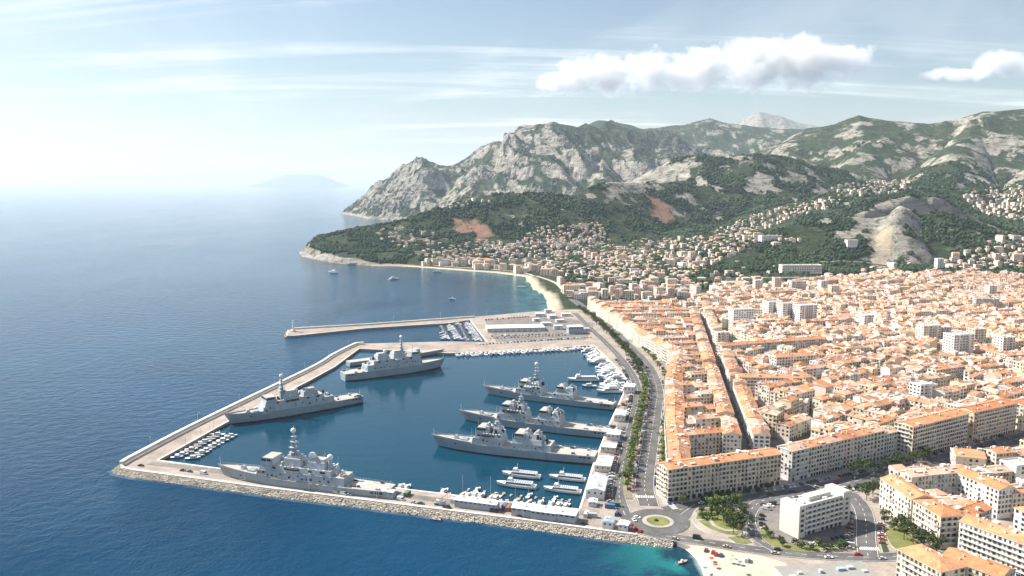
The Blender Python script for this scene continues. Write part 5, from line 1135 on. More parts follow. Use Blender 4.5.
landmark('apartment_block', (288, 556), (347, 590), 15, 8, 'tall orange-roofed apartment block in the middle of the avenue front', 'gable', 'sand', 'bright orange', balc=(('front', (.03, .97)), ('left', (.2, .8))), seed=3)
landmark('apartment_block', (353, 593), (402, 619), 15, 8, 'tall orange-roofed apartment block right along the avenue front', 'gable', 'ochre', 'orange', balc=(('front', (.05, .95)),), seed=4)
landmark('apartment_block', (410, 623), (470, 655), 15, 7, 'apartment block at the far right end of the avenue front', 'gable', 'cream', 'orange', balc=(('front', (.05, .95)),), seed=14)
landmark('apartment_block', (225.5, 470), (228, 437), 14, 6, 'cream apartment block with balconies, left one above the lawn', 'gable', 'cream', 'bright orange', balc=(('front', (.05, .4)), ('front', (.6, .95)), ('right', (.2, .8))), seed=5, fh=3.1)
landmark('apartment_block', (228.6, 436), (232, 413), 14, 6, 'cream corner apartment block with balconies above the lawn', 'hip', 'cream', 'orange', balc=(('front', (.1, .9)), ('right', (.1, .9))), seed=6, fh=3.1)
landmark('apartment_block', (247, 418), (272, 433), 13, 5, 'ochre apartment block behind the cream corner block', 'gable', 'sand', 'orange', seed=7, balc=(('front', (.1, .9)),))
landmark('apartment_block', (240, 409), (268, 362), 14, 6, 'long white apartment block with orange roof at lower right edge', 'gable', 'white', 'bright orange', balc=(('front', (.02, .98)),), seed=8, fh=3.0)
landmark('apartment_block', (194, 382), (203, 358), 16, 5, 'orange-roofed apartment block at the bottom edge beside the junction', 'hip', 'cream', 'bright orange', seed=9, balc=(('front', (.1, .9)),))
landmark('apartment_block', (212, 374), (228, 352), 15, 5, 'ochre block with tall orange roof at the bottom edge', 'gable', 'sand', 'orange', seed=19)
landmark('apartment_block', (277, 486), (287, 452), 13, 6, 'white apartment block with small dark windows south of the avenue', 'gable', 'white', 'orange', seed=10)
landmark('hall', P(955, 471), P(985, 474), 19, 3, 'low hall with wide orange gable roof south of the avenue', 'gable', 'cream', 'bright orange', seed=11, cat='hall', fh=3.6)
landmark('apartment_block', P(722, 357, 8), P(768, 353, 8), 12, 6, 'long grey-fronted terrace beside the narrow street, left half', 'gable', 'grey', 'orange', seed=31)
landmark('apartment_block', P(769, 353, 8), P(822, 349, 8), 12, 6, 'long grey-fronted terrace in mid-town, right half', 'gable', 'grey', 'orange', seed=32)
landmark('apartment_block', P(776, 369, 8), P(824, 366, 8), 13, 6, 'orange-roofed block with regular windows before the grey terrace', 'gable', 'pale', 'bright orange', seed=33)
landmark('apartment_block', P(738, 390, 8), P(802, 391, 8), 13, 6, 'long orange-roofed block with white windowed front in mid-town', 'gable', 'pale', 'bright orange', seed=34, balc=(('front', (.05, .95)),))
landmark('apartment_block', (300, 1070), (300.01 + 30, 1078), 14, 9, 'white slab with shaded fronts, left of two in the middle of town', 'flat', 'white', 'tan', seed=12, style='office')
# white office slab with stair towers
def office():
    p0, p1 = (160, 426), (197, 446); L = math.dist(p0, p1); a = math.atan2(p1[1] - p0[1], p1[0] - p0[0]); D = 13; x = (p0[0] + p1[0]) / 2 - math.sin(a) * D / 2; y = (p0[1] + p1[1]) / 2 + math.cos(a) * D / 2
    e = empty('office_building', (x, y, TOWN_Z), a, 'white concrete office slab with end towers standing in the car park', 'office building'); wc = (.62, .59, .54); rnd = random.Random(4)
    out = {k: MB() for k in ('wall', 'roof', 'window', 'shutter')}; H = 17.6
    q = rect(0, 0, L - 9, D - 2); out['wall'].frustum(q, q, 0, H - 1, 0, wc)
    o = out['wall'].build('wall', M_WALL, e)
    for nm, cx, w_, h_, dd in (('stair_tower', -L / 2 + 2.5, 5.2, H + 1.2, D + 1), ('lift_tower', L / 2 - 3, 6.2, H + 2.6, D + .6)):
        m = MB(); m.box(cx, 0, 0, w_, dd, h_, c=wc); m.box(cx, 0, h_, w_ - .8, dd - .8, .25, c=(.5, .48, .44)); t = m.build(nm, M_WALL, e); g = MB(); q = rect(cx, 0, w_, dd); facade({'window': g, 'shutter': MB()}, q[0], q[1], 0, 6, 2.9, 1, 'office', rnd, SHUT[0], True); facade({'window': g, 'shutter': MB()}, q[1], q[2], 0, 6, 2.9, 1, 'office', rnd, SHUT[0], True); g.build('windows', M_GLASS, t, kind='stuff')
    m = MB(); m.box(0, 0, H - 1, L - 9.2, D - 1.6, .5, c=(.56, .52, .46)); m.box(0, -(D / 2 - 1.6), H - .5, L - 9.4, 1.2, 1.1, c=wc); m.box(2, 1.5, H - .5, 18, 5, 2.6, c=wc); m.build('roof', M_COL, e)
    for f in range(1, 6):
        m = MB(); z = f * 2.9; m.box(0, -(D / 2 - 1 + .55), z - .1, L - 9.2, 1.1, 1.15, c=(.76, .72, .65), bottom=True); m.build('balcony', M_COL, e)
    g = MB(); q = rect(0, 0, L - 9, D - 2); facade({'window': g, 'shutter': MB()}, q[0], q[1], 0, 6, 2.9, 1, 'office', rnd, SHUT[0]); facade({'window': g, 'shutter': MB()}, q[2], q[3], 0, 6, 2.9, 1, 'office', rnd, SHUT[0]); g.build('windows', M_GLASS, e, kind='stuff')
    m = MB()
    for i in range(9): m.box(rnd.uniform(-14, 14), rnd.uniform(-3, 4), H - .5, rnd.uniform(1, 2.4), rnd.uniform(1, 2), rnd.uniform(.8, 1.8), c=jit((.55, .55, .54), .2))
    m.build('roof_plant', M_COL, e, kind='stuff')
office()
# flat-roofed seafront pavilion at the bottom edge
e = empty('pavilion', (*P(829, 584), TOWN_Z), .12, 'wide low pavilion with pale flat roof terrace by the beach', 'pavilion')
m = MB(); m.box(0, 0, 0, 46, 22, 4.6, c=(.62, .60, .56)); m.build('wall', M_WALL, e); m = MB(); m.box(0, 0, 4.6, 47, 23, .4, c=(.27, .26, .24)); m.build('roof', M_COL, e)
for i in range(8): m = MB(); m.box(-20 + i * 5.6, random.uniform(-6, 6), 5.0, random.uniform(1.5, 4), random.uniform(1.2, 3), random.uniform(.5, 1.5), c=random.choice([(.75, .74, .72), (.35, .5, .55), (.4, .4, .4)])); m.build('roof_plant', M_COL, e)
g = MB(); 
for i in range(14): g.box(-21 + i * 3.2, -11.04, .4, 2.4, .1, 3.2); g.box(-21 + i * 3.2, 11.04, .4, 2.4, .1, 3.2)
g.build('windows', M_GLASS, e, kind='stuff')
# tower blocks rising out of the town
def tower(px, py, w, d, h, rz, label, wc='white', balc=True, seed=0, zg=None):
    x, y = P(px, py, zg if zg is not None else TOWN_Z); z = max(TOWN_Z, height1(x, y)) if y > 1236 else TOWN_Z; e = empty('tower_block', (x, y, z), rz, label, 'tower block', 'tower blocks rising above the roofs'); rnd = random.Random(seed); fl = int(h / 3)
    o = house_parts(w, d, fl, 3.0, 'flat', WALLS[wc], ROOFS['tan'], ('front', 'left', 'right'), 1, rnd, 'office', False)
    for k in ('wall', 'roof', 'window', 'chimney'): o[k].build({'wall': 'wall', 'roof': 'roof', 'window': 'windows', 'chimney': 'roof_plant'}[k], MATS[k], e, **({'kind': 'stuff'} if k in ('window', 'chimney') else {}))
    if balc:
        p = rect(0, 0, w, d)
        m = MB()
        for q in (-.25, .25): m.box(q * w, -d / 2 - .5, 1, w * .06, 1.2, h - 1, c=WALLS[wc])
        m.build('pilaster', M_COL, e)
        for f in range(2, fl): m = MB(); m.box(0, -d / 2 - .45, f * 3 - .1, w * .46, .9, 1.1, c=(.55, .53, .50), bottom=True); m.build('balcony', M_COL, e)
    return e
TW = [(957, 360, 27, 16, 30, .25, 'white tower block with dark balcony stripes in the middle of town', 'white'), (927, 347, 24, 14, 27, .2, 'pale tower block just left of the white striped tower', 'cream'), (941, 346, 15, 13, 25, .2, 'narrow grey tower between two pale towers', 'grey'),
      (772, 322, 24, 15, 30, .3, 'white slab block, left one of the three-part slab in town', 'white'), (786, 324, 24, 15, 30, .3, 'white slab block, middle one of the three-part slab in town', 'white'), (804, 326, 28, 16, 30, .3, 'white slab block, right one of the three-part slab in town', 'white'),
      (757, 295, 13, 12, 24, .1, 'small pale tower at the foot of the wooded hill', 'pale'), (776, 296, 12, 12, 32, .1, 'slim pink tower below the hillside school', 'pink'), (797, 296, 26, 12, 25, .1, 'grey slab below the hillside school', 'grey'), (822, 297, 12, 12, 28, .1, 'white tower right of the grey slab', 'white'), (833, 300, 14, 12, 26, .1, 'cream tower at the corner of the wooded hill', 'cream'),
      (975, 348, 16, 14, 24, .2, 'sand-coloured tower right of the white striped tower', 'sand'), (902, 298, 22, 12, 18, .2, 'ochre slab among the far roofs', 'ochre'), (985, 312, 34, 12, 22, -.1, 'long blue-grey slab among the far right roofs', 'grey'), (938, 278, 14, 12, 26, .1, 'white tower at the foot of the quarry hill', 'white'),
      (688, 318, 13, 12, 24, .2, 'dark narrow block near the top of the boulevard', 'grey'), (720, 352, 14, 13, 26, .2, 'cream tower beside the narrow straight street', 'cream'), (865, 330, 15, 12, 23, .3, 'white block among the roofs below the wooded hill', 'white'), (1003, 357, 16, 14, 25, .2, 'pale tower near the right edge of town', 'pale'), (919, 410, 13, 12, 24, .35, 'plain white block rising from roofs behind the avenue', 'white'), (990, 300, 14, 12, 24, .1, 'pale tower among the far right roofs', 'pale')]
for i, t in enumerate(TW): tower(*t, seed=i)
def hits_tower(x, y):
    for t in TW:
        q = P(t[0], t[1]); 
        if abs(q[0] - x) < t[2] / 2 + 7 and abs(q[1] - y) < t[3] / 2 + 8: return True
    return abs(x - 315) < 22 and abs(y - 1081) < 16

# -- sort the generated houses: the 290 that show largest become things, the others one mass
CLEAR = [(P(722, 357, 8), P(822, 349, 8), 6, 1), (P(776, 369, 8), P(824, 366, 8), 6, 1), (P(738, 390, 8), P(802, 391, 8), 6, 1),      # under the long terraces
         (P(804, 450, 6), P(812, 415, 6), 5.5, 0), (P(812, 415, 6), P(819, 380, 6), 5.5, 0), (P(856, 392, 6), P(886, 374, 6), 5.5, 0), (P(886, 374, 6), P(940, 352, 6), 5.5, 0), (P(930, 400, 6), P(975, 372, 6), 5.5, 0)]   # streets cut through the blocks
def cleared(h):
    for a, b, r, back in CLEAR:
        d = np.array(b) - np.array(a); n = np.array([-d[1], d[0]]) / np.linalg.norm(d) * r * back
        if seg_dist(h['x'], h['y'], (a[0] + n[0], a[1] + n[1]), (b[0] + n[0], b[1] + n[1]))[0] < r + (5.5 if back else .5): return True
    return False
HOUSES = [h for h in HOUSES if not hits_tower(h['x'], h['y']) and not (cleared(h) and 'front' not in h['row'])]
hx = np.array([h['x'] for h in HOUSES]); hy = np.array([h['y'] for h in HOUSES]); hz = np.maximum(TOWN_Z, np.where(hy > 1236, height(hx, hy), TOWN_Z))
sight = []
for h, z in zip(HOUSES, hz):
    h['z'] = float(z); px, py = to_px(h['x'], h['y'], z + h['fl'] * 3); dist = math.hypot(h['x'], h['y'])
    h['px'] = px; vis = -20 < px < 1050 and py < 600 and h['fl'] > 3 and (h['wc'] != None); sight.append((0 if vis else 1, dist / math.sqrt(h['w'])))
order = sorted(range(len(HOUSES)), key=lambda i: sight[i]); SINGLE = set(order[:290]); ROWN = {}
bl_names = {}
for i in sorted(SINGLE, key=lambda i: (HOUSES[i]['y'] // 1, HOUSES[i]['px'])): ROWN.setdefault(HOUSES[i]['row'], []).append(i)
brs = sorted({int(r.split()[1].split('-')[0]) for r in ROWN if r.startswith('block')}); srs = sorted({int(r.split()[2]) for r in ROWN if r.startswith('south row')})
bcs = {b: sorted([int(r.split('-')[1]) for r in ROWN if r.startswith(f'block {b}-')]) for b in brs}
def where(row, i):
    if row.startswith('block'): b, c_ = row.split()[1].split('-'); return f'{nth(i)} in {nth(bcs[int(b)].index(int(c_)))} block of {nth(brs.index(int(b)))} rank behind avenue'
    if row.startswith('south row'): return f'{nth(i)} in {nth(srs.index(int(row.split()[2])))} row south of the avenue'
    return f'{nth(i)} in {row}'
def emit(idx, single, k=0):
    h = HOUSES[idx]; rnd = random.Random(h['seed']); far = h['y'] > 900
    rc = ROOFS[h['rc']]; wc = WALLS[h['wc']]; st = random.getstate(); random.seed(h['seed']); wc, rc = jit(wc), jit(rc, .12)
    sides = h['sides'] if not far else [s_ for s_ in ('front', 'right', 'back', 'left') if s_ in h['sides']]
    if far:                                                     # far fronts only where they can face the bay
        keep = []
        for s_ in sides:
            a = h['rz'] + {'front': -math.pi / 2, 'right': 0, 'back': math.pi / 2, 'left': math.pi}[s_]
            if math.cos(a) * -h['x'] + math.sin(a) * -h['y'] > 0: keep.append(s_)
        sides = keep
    o = house_parts(h['w'], h['d'], h['fl'], h['fh'], h['roof'], wc, rc, sides, 1 if not far else 0, rnd, 'house'); random.setstate(st)
    if single:
        ts = 'roof terrace' if h['roof'] == 'flat' else f"{h['rc']} roof"
        e = empty(h['name'], (h['x'], h['y'], h['z']), h['rz'], f"{h['wc']} house with {ts}, {where(h['row'], k)}", h['cat'], 'town houses')
        for q, nm in (('wall', 'wall'), ('roof', 'roof'), ('window', 'windows'), ('shutter', 'shutters'), ('chimney', 'chimneys')):
            if o[q].f: o[q].build(nm, MATS[q], e, **({'kind': 'stuff'} if q in ('window', 'shutter', 'chimney') else {}))
        if 'front' in h['row'] and rnd.random() < .75: p_ = rect(0, 0, h['w'], h['d']); f0 = rnd.choice((.05, .1, .3)); balcony_rows(e, p_[0], p_[1], 0, h['fl'], h['fh'], jit(wc, .04), frac=(f0, 1 - f0))
    else:
        for q in o: mb_append(FARTOWN[q], o[q], h['x'], h['y'], h['z'], h['rz'])
for row, ids in ROWN.items():
    for k, i in enumerate(ids): emit(i, True, k)
for i in range(len(HOUSES)):
    if i not in SINGLE: emit(i, False)
ft = empty('far_town', (0, 700, 0), 0, 'dense mass of orange and pale roofs filling the town', None); ft['kind'] = 'stuff'
for q, nm in (('wall', 'wall'), ('roof', 'roof'), ('window', 'windows'), ('shutter', 'shutters'), ('chimney', 'chimneys')):
    if FARTOWN[q].f: o = FARTOWN[q].build(nm, MATS[q]); o.parent = ft; o.matrix_parent_inverse = Matrix.Translation((0, -700, 0)); o['kind'] = 'stuff'
print('HOUSES', len(HOUSES), 'faces', sum(len(m.f) for m in FARTOWN.values()))
# street surface between the houses
sheet('street_asphalt', [[(98, 482), (186, 510), (300, 572), (420, 640), (1300, 1050), (1300, 1233), (122, 1233), (140, 1105), (157, 943), (176, 842), (144, 718), (118, 600)]], TOWN_Z + .03, M_ASPHALT2, label='grey street surface between the town houses', kind='structure')
# ================================================================== trees
M_BARK = vary('bark', (.16, .12, .085), .95, .3, .5, 3)
def leaf_material(name, a, b_):
    m, n, l, b = new_mat(name); g = n.new('ShaderNodeNewGeometry'); oi = n.new('ShaderNodeObjectInfo')
    f = noise_node(n, l, g.outputs['Position'], .35, 4, .6); k = mixc(n, l, ramp(n, l, f, .32, .68, (0, 0, 0), (1, 1, 1)), a, b_)
    k = mixc(n, l, 1.0, k, ramp(n, l, oi.outputs['Random'], 0, 1, (.75, .78, .7), (1.25, 1.2, 1.1)), 'MULTIPLY')
    l.new(k, b.inputs['Base Color']); b.inputs['Roughness'].default_value = .85; b.inputs['Specular IOR Level'].default_value = .2
    return m
M_LEAF = [leaf_material('plane_leaf', (.06, .095, .02), (.17, .205, .055)), leaf_material('pine_leaf', (.020, .042, .014), (.060, .085, .026)), leaf_material('oak_leaf', (.03, .055, .015), (.085, .12, .03))]
def tree_mesh(kind, seed):
    rnd = random.Random(seed); t = MB(); c = MB()
    if kind == 'pine': hh, r, cz, rz = 10, 4.2, 8.0, 2.6
    elif kind == 'plane': hh, r, cz, rz = 8.5, 3.3, 5.9, 2.9
    else: hh, r, cz, rz = 6, 3.4, 3.8, 2.6
    t.tube([(0, 0, 0), (rnd.uniform(-.2, .2), 0, cz * .5), (rnd.uniform(-.3, .3), .2, cz)], .34, 6, r1=.12)
    for k in range(5):
        a = rnd.uniform(0, 6.28); t.tube([(0, 0, cz * .55), (r * .6 * math.cos(a), r * .6 * math.sin(a), cz + rnd.uniform(-.4, .8))], .14, 4, r1=.04, cap=False)
    lobes = [(rnd.gauss(0, r * .42), rnd.gauss(0, r * .42), cz + rnd.uniform(-.6, .7) * rz * .7, rnd.uniform(.42, .62) * r) for _ in range(9)]
    for i in range(230):
        lx, ly, lz, lr = rnd.choice(lobes); v = Vector((rnd.gauss(0, 1), rnd.gauss(0, 1), rnd.gauss(0, 1))).normalized() * lr * rnd.uniform(.7, 1.08); v.z *= .75
        p = Vector((lx, ly, lz)) + v; nrm = (v.normalized() + Vector((rnd.uniform(-.6, .6), rnd.uniform(-.6, .6), rnd.uniform(-.2, .8)))).normalized(); a = nrm.orthogonal().normalized(); b = nrm.cross(a); s_ = rnd.uniform(.35, .75)
        c.face([tuple(p + a * s_ * rnd.uniform(.6, 1.1) + b * s_ * .2), tuple(p + b * s_ * rnd.uniform(.7, 1.1)), tuple(p - a * s_), tuple(p - b * s_ * rnd.uniform(.6, 1))])
    return t.mesh('trunk', M_BARK), c.mesh('crown', M_LEAF[{'plane': 0, 'pine': 1, 'oak': 2}[kind]])
TREES = {k: [tree_mesh(k, 10 * i + j) for j in range(4)] for i, k in enumerate(('plane', 'pine', 'oak'))}
def tree(kind, x, y, label, group, s=1.0, z=TOWN_Z + .1, i=[0]):
    i[0] += 1; t, c = TREES[kind][i[0] % 4]; e = empty({'plane': 'plane_tree', 'pine': 'pine_tree', 'oak': 'round_tree'}[kind], (x, y, z), random.uniform(0, 6.28), label, 'tree', group); k = s * random.uniform(.85, 1.15); e.scale = (k, k, k * random.uniform(.9, 1.1))
    link(bpy.data.objects.new('trunk', t), e); link(bpy.data.objects.new('crown', c), e); return e
def tree_row(line, s0, s1, step, kind, desc, group, s=1.0, jit_=.8):
    d, k = s0, 0
    while d < s1: x, y, _ = along(line, d); tree(kind, x + random.uniform(-jit_, jit_), y + random.uniform(-jit_, jit_), f'{nth(k)} tree from the roundabout in {desc}', group, s); k += 1; d += step * random.uniform(.85, 1.2)
    return k
tree_row(STRIP_L, 26, 330, 7.6, 'plane', 'the row left of the boulevard', 'boulevard trees', .95)
tree_row(STRIP_R, 28, 310, 9.5, 'plane', 'the row right of the boulevard', 'boulevard trees', .85)
tree_row(offset_line(BOUL, 13), 340, 760, 6.8, 'pine', 'the dark row along the far boulevard, left side', 'far boulevard trees', .9, 2.5)
tree_row(offset_line(BOUL, -11), 330, 760, 13, 'plane', 'the far boulevard row, right side', 'far boulevard trees', .8, 1)
def scatter(poly, n, kind, desc, group, s=1.0, mind=4.5, z=TOWN_Z + .1):
    xs, ys = [p[0] for p in poly], [p[1] for p in poly]; got = []; t = 0
    while len(got) < n and t < 4000:
        t += 1; x, y = random.uniform(min(xs), max(xs)), random.uniform(min(ys), max(ys))
        if inside(np.array([x]), np.array([y]), poly)[0] and all(math.dist((x, y), g) > mind for g in got): got.append((x, y))
    for k, (x, y) in enumerate(sorted(got)): tree(kind, x, y, f'{nth(k)} {"pine" if kind == "pine" else "tree"} from the left {desc}', group, s, z)
scatter(PL([(716, 509), (735, 508), (745, 518), (746, 533), (737, 538), (728, 530), (716, 520)]), 17, 'pine', 'in the small seafront park', 'park trees', .8, 4)
scatter(PL([(698, 516), (703, 510), (716, 508), (716, 518), (706, 522)]), 5, 'oak', 'on the open side of the park lawn', 'park trees', .8, 4)
scatter(PL([(672, 506), (700, 503), (740, 500), (735, 506), (700, 508), (690, 508)]), 6, 'plane', 'between the park and the arcaded block', 'park trees', .75, 6)
scatter(PL([(897, 530), (912, 535), (928, 546), (945, 552), (935, 556), (920, 551), (900, 538)]), 11, 'pine', 'below the cream apartment blocks', 'trees by the cream blocks', .85, 5)
scatter(PL([(880, 512), (890, 522), (905, 533), (900, 535), (884, 523)]), 5, 'oak', 'along the side of the cream blocks', 'trees by the cream blocks', .7, 4)
scatter(PL([(765, 530), (775, 538), (800, 546), (830, 545), (850, 547), (838, 551), (800, 551), (770, 545)]), 12, 'oak', 'on the lawn before the white office slab', 'trees by the office slab', .62, 4)
scatter(PL([(826, 494), (860, 488), (905, 479), (930, 472), (930, 474), (900, 482), (860, 491), (830, 497)]), 26, 'oak', 'in the hedge-like strip along the avenue', 'avenue strip trees', .62, 3)
scatter(PL([(850, 476), (880, 470), (930, 458), (930, 462), (880, 474), (850, 480)]), 13, 'pine', 'under the avenue facades', 'avenue trees', .8, 5)
scatter(PL([(700, 499), (775, 488), (776, 491), (700, 502)]), 7, 'oak', 'in the shade below the arcaded block', 'avenue trees', .6, 6)
scatter(PL([(862, 497), (880, 489), (884, 496), (870, 503)]), 6, 'pine', 'at the corner above the cream blocks', 'trees by the cream blocks', .75, 4)
# street trees behind the beach
w_, ok_ = hits([(560, 290), (575, 284), (600, 284), (640, 282), (640, 292), (600, 296), (578, 300)]); scatter([tuple(p) for p in w_], 32, 'pine', 'in the grove behind the far beach', 'grove behind the far beach', 1.15, 7, 3)

# ================================================================== woods on the hills: one mass
ICO_V = []
_p = (1 + 5 ** .5) / 2
ICO_V = np.array([(-1, _p, 0), (1, _p, 0), (-1, -_p, 0), (1, -_p, 0), (0, -1, _p), (0, 1, _p), (0, -1, -_p), (0, 1, -_p), (_p, 0, -1), (_p, 0, 1), (-_p, 0, -1), (-_p, 0, 1)]) / 1.902
ICO_F = np.array([(0, 11, 5), (0, 5, 1), (0, 1, 7), (0, 7, 10), (0, 10, 11), (1, 5, 9), (5, 11, 4), (11, 10, 2), (10, 7, 6), (7, 1, 8), (3, 9, 4), (3, 4, 2), (3, 2, 6), (3, 6, 8), (3, 8, 9), (4, 9, 5), (2, 4, 11), (6, 2, 10), (8, 6, 7), (9, 8, 1)])
def slope_at(x, y): return np.hypot((height(x + 5, y) - height(x - 5, y)) / 10, (height(x, y + 5) - height(x, y - 5)) / 10)
VILLA_XY = []
def woods(name, n, x0, x1, y0, y1, rmin, rmax, label, dens=1.0, seed=1):
    g = np.random.default_rng(seed); x = g.uniform(x0, x1, n); y = g.uniform(y0, y1, n); k = (np.abs(x) < y * .70 + 60); x, y = x[k], y[k]
    h = height(x, y); rock, soil, sand, red = cover(x, y, h, slope_at(x, y)); soil = np.maximum(soil, red)
    cl = fbm(x / 90, y / 90, 4, 55); dens_f = np.where(h > 6, 1, .6) * sstep(-.16, .14, cl + .03 + .25 * fbm(x / 35, y / 35, 3, 71))
    k = (h > 3) & (rock < .35) & (soil < .2) & (sand < .1) & (g.random(len(x)) < dens_f * dens)
    if len(VILLA_XY):
        vx = np.array(VILLA_XY); cell = set(map(tuple, np.round(vx / 7).astype(int)))
        k &= np.array([(int(round(a / 7)), int(round(b / 7))) not in cell for a, b in zip(x, y)])
    tx, ty = TOWN_LIM(x, y); k &= ~tx
    x, y, h = x[k], y[k], h[k]; n = len(x); r = g.uniform(rmin, rmax, n)
    V = ICO_V[None] * (1 + g.uniform(-.28, .28, (n, 12, 1))) * r[:, None, None]; V[:, :, 2] *= g.uniform(.7, 1.15, (n, 1)); a = g.uniform(0, 6.28, n); c, s_ = np.cos(a)[:, None], np.sin(a)[:, None]
    V = np.stack([V[:, :, 0] * c - V[:, :, 1] * s_ + x[:, None], V[:, :, 0] * s_ + V[:, :, 1] * c + y[:, None], V[:, :, 2] + (h + r * .55)[:, None]], 2).reshape(-1, 3)
    F = (ICO_F[None] + (np.arange(n) * 12)[:, None, None]).reshape(-1, 3)
    me = bpy.data.meshes.new(name); me.vertices.add(len(V)); me.vertices.foreach_set('co', V.ravel().astype(np.float32)); me.loops.add(len(F) * 3); me.loops.foreach_set('vertex_index', F.ravel().astype(np.int32)); me.polygons.add(len(F)); me.polygons.foreach_set('loop_start', np.arange(0, len(F) * 3, 3, dtype=np.int32)); me.update(calc_edges=True)
    tone = np.repeat(g.uniform(.55, 1.7, n), 12); a = me.color_attributes.new('tone', 'FLOAT_COLOR', 'POINT'); a.data.foreach_set('color', np.c_[tone, tone, tone, np.ones(len(tone))].ravel().astype(np.float32))
    me.materials.append(M_WOOD); o = bpy.data.objects.new(name, me); link(o); tag(o, label, None, None, 'stuff'); print(name, n)
def wood_material():
    m, n, l, b = new_mat('woodland'); g = n.new('ShaderNodeNewGeometry'); a = n.new('ShaderNodeAttribute'); a.attribute_name = 'tone'
    f = noise_node(n, l, g.outputs['Position'], .012, 5, .6); c = mixc(n, l, ramp(n, l, f, .35, .65, (0, 0, 0), (1, 1, 1)), (.013, .031, .016), (.042, .064, .030)); c = mixc(n, l, 1.0, c, a.outputs['Color'], 'MULTIPLY')
    l.new(c, b.inputs['Base Color']); b.inputs['Roughness'].default_value = .95; b.inputs['Specular IOR Level'].default_value = .1; return m
M_WOOD = wood_material()
def TOWN_LIM(x, y):
    back = 1452 + 120 * sstep(480, 700, x) - 60 * sstep(330, 230, x); t = (y < back + 10) & (x > 118); return t, None

# ================================================================== villas and apartment houses on the slopes
VW = [('white', (.79, .76, .71)), ('cream', (.76, .68, .57)), ('pink', (.75, .61, .53)), ('peach', (.74, .61, .48))]; VR = [('orange', (.56, .30, .18)), ('rose', (.58, .40, .32)), ('tan', (.60, .50, .42))]
def villa_mesh(kind, wi, ri, seed):
    rnd = random.Random(seed); wc, rc = VW[wi][1], VR[ri][1]
    if kind == 'villa': w, d, fl = rnd.uniform(6.5, 9.5), rnd.uniform(6, 8), 2
    else: w, d, fl = rnd.uniform(13, 19), rnd.uniform(9, 12), rnd.choice((3, 4, 5))
    o = house_parts(w, d, fl, 3, rnd.choice(('hip', 'hip', 'gable', 'flat')) if kind == 'villa' else rnd.choice(('hip', 'flat', 'gable')), wc, rc, ('front', 'left'), 0, rnd)
    if kind == 'villa': q = rect(w * .5 + 1.0, 1, 3, 4); o['wall'].frustum(q, q, -3, 3, 0, wc, mt=0)
    return [(nm, o[q].mesh(nm, MATS[q])) for q, nm in (('wall', 'wall'), ('roof', 'roof'), ('window', 'windows')) if o[q].f], o
VM = {(k, w, r): villa_mesh(k, w, r, 7 * w + 31 * r + (100 if k == 'villa' else 0)) for k in ('villa', 'block') for w in range(4) for r in range(3)}
def sample(pxpoly, n, seed):
    g = np.random.default_rng(seed); p = np.array(pxpoly); out = []
    while len(out) < n * 3:
        q = g.uniform(p.min(0), p.max(0), (400, 2)); k = inside(q[:, 0], q[:, 1], pxpoly); out += list(q[k])
    q = np.array(out[:n * 3]); w, ok = hits(q); w = w[ok]; got = []; cell = set()
    for x, y in w:
        c = (int(x / 13), int(y / 15))
        if c in cell or len(got) >= n: continue
        cell.add(c); got.append((float(x), float(y)))
    return got
REST = {k: MB() for k in ('wall', 'roof', 'window')}; NV = 0
VZ = [ # bearing polygon, count, share of big blocks, place, singles
    ([(425, 262), (450, 261), (500, 264), (530, 268), (556, 276), (556, 283), (530, 277), (490, 271), (440, 268), (424, 267)], 64, .85, 'along the shore of the bay', 50),
    ([(505, 246), (560, 240), (620, 245), (640, 262), (600, 280), (560, 276), (530, 267), (500, 258)], 300, .06, 'on the wooded slope above the bay', 60),
    ([(540, 228), (600, 224), (610, 244), (540, 248), (505, 250)], 130, .0, 'high on the slope above the bay', 20),
    ([(370, 232), (400, 228), (440, 236), (440, 246), (410, 250), (385, 246)], 45, .0, 'scattered on the headland', 16),
    ([(556, 284), (600, 283), (640, 284), (630, 298), (590, 303), (566, 296)], 40, .5, 'behind the far beach', 24),
    ([(440, 246), (500, 240), (520, 250), (500, 262), (440, 260), (415, 256)], 100, .05, 'low on the headland slope', 20),
    ([(440, 210), (470, 200), (495, 196), (490, 203), (455, 212)], 10, .1, 'along the crest of the headland', 10),
    ([(600, 262), (640, 240), (690, 240), (745, 232), (765, 236), (735, 256), (700, 270), (690, 284), (620, 286), (600, 276)], 450, .07, 'in the valley left of the wooded hill', 50),
    ([(690, 240), (760, 214), (800, 204), (838, 196), (845, 204), (800, 216), (760, 232), (735, 240)], 190, .03, 'up the valley behind the wooded hill', 26),
    ([(830, 188), (860, 182), (910, 180), (912, 190), (880, 196), (840, 198)], 110, .03, 'along the ridge above the quarry', 16),
    ([(962, 196), (1000, 186), (1060, 180), (1060, 228), (1010, 222), (980, 214)], 230, .05, 'on the slope at the right edge', 20),
    ([(945, 262), (975, 248), (1005, 238), (1060, 230), (1060, 268), (980, 272), (930, 274)], 140, .15, 'at the foot of the quarry hill', 24),
    ([(598, 298), (640, 287), (690, 283), (702, 297), (640, 301)], 70, .45, 'behind the boulevard quarter', 20),
    ([(760, 238), (800, 236), (800, 246), (770, 248)], 12, .3, 'on top of the wooded hill', 8),
    ([(690, 270), (735, 262), (760, 282), (840, 278), (870, 268), (905, 266), (905, 274), (840, 288), (760, 292), (700, 288)], 60, .2, 'at the lower edge of the wooded hill', 18)]
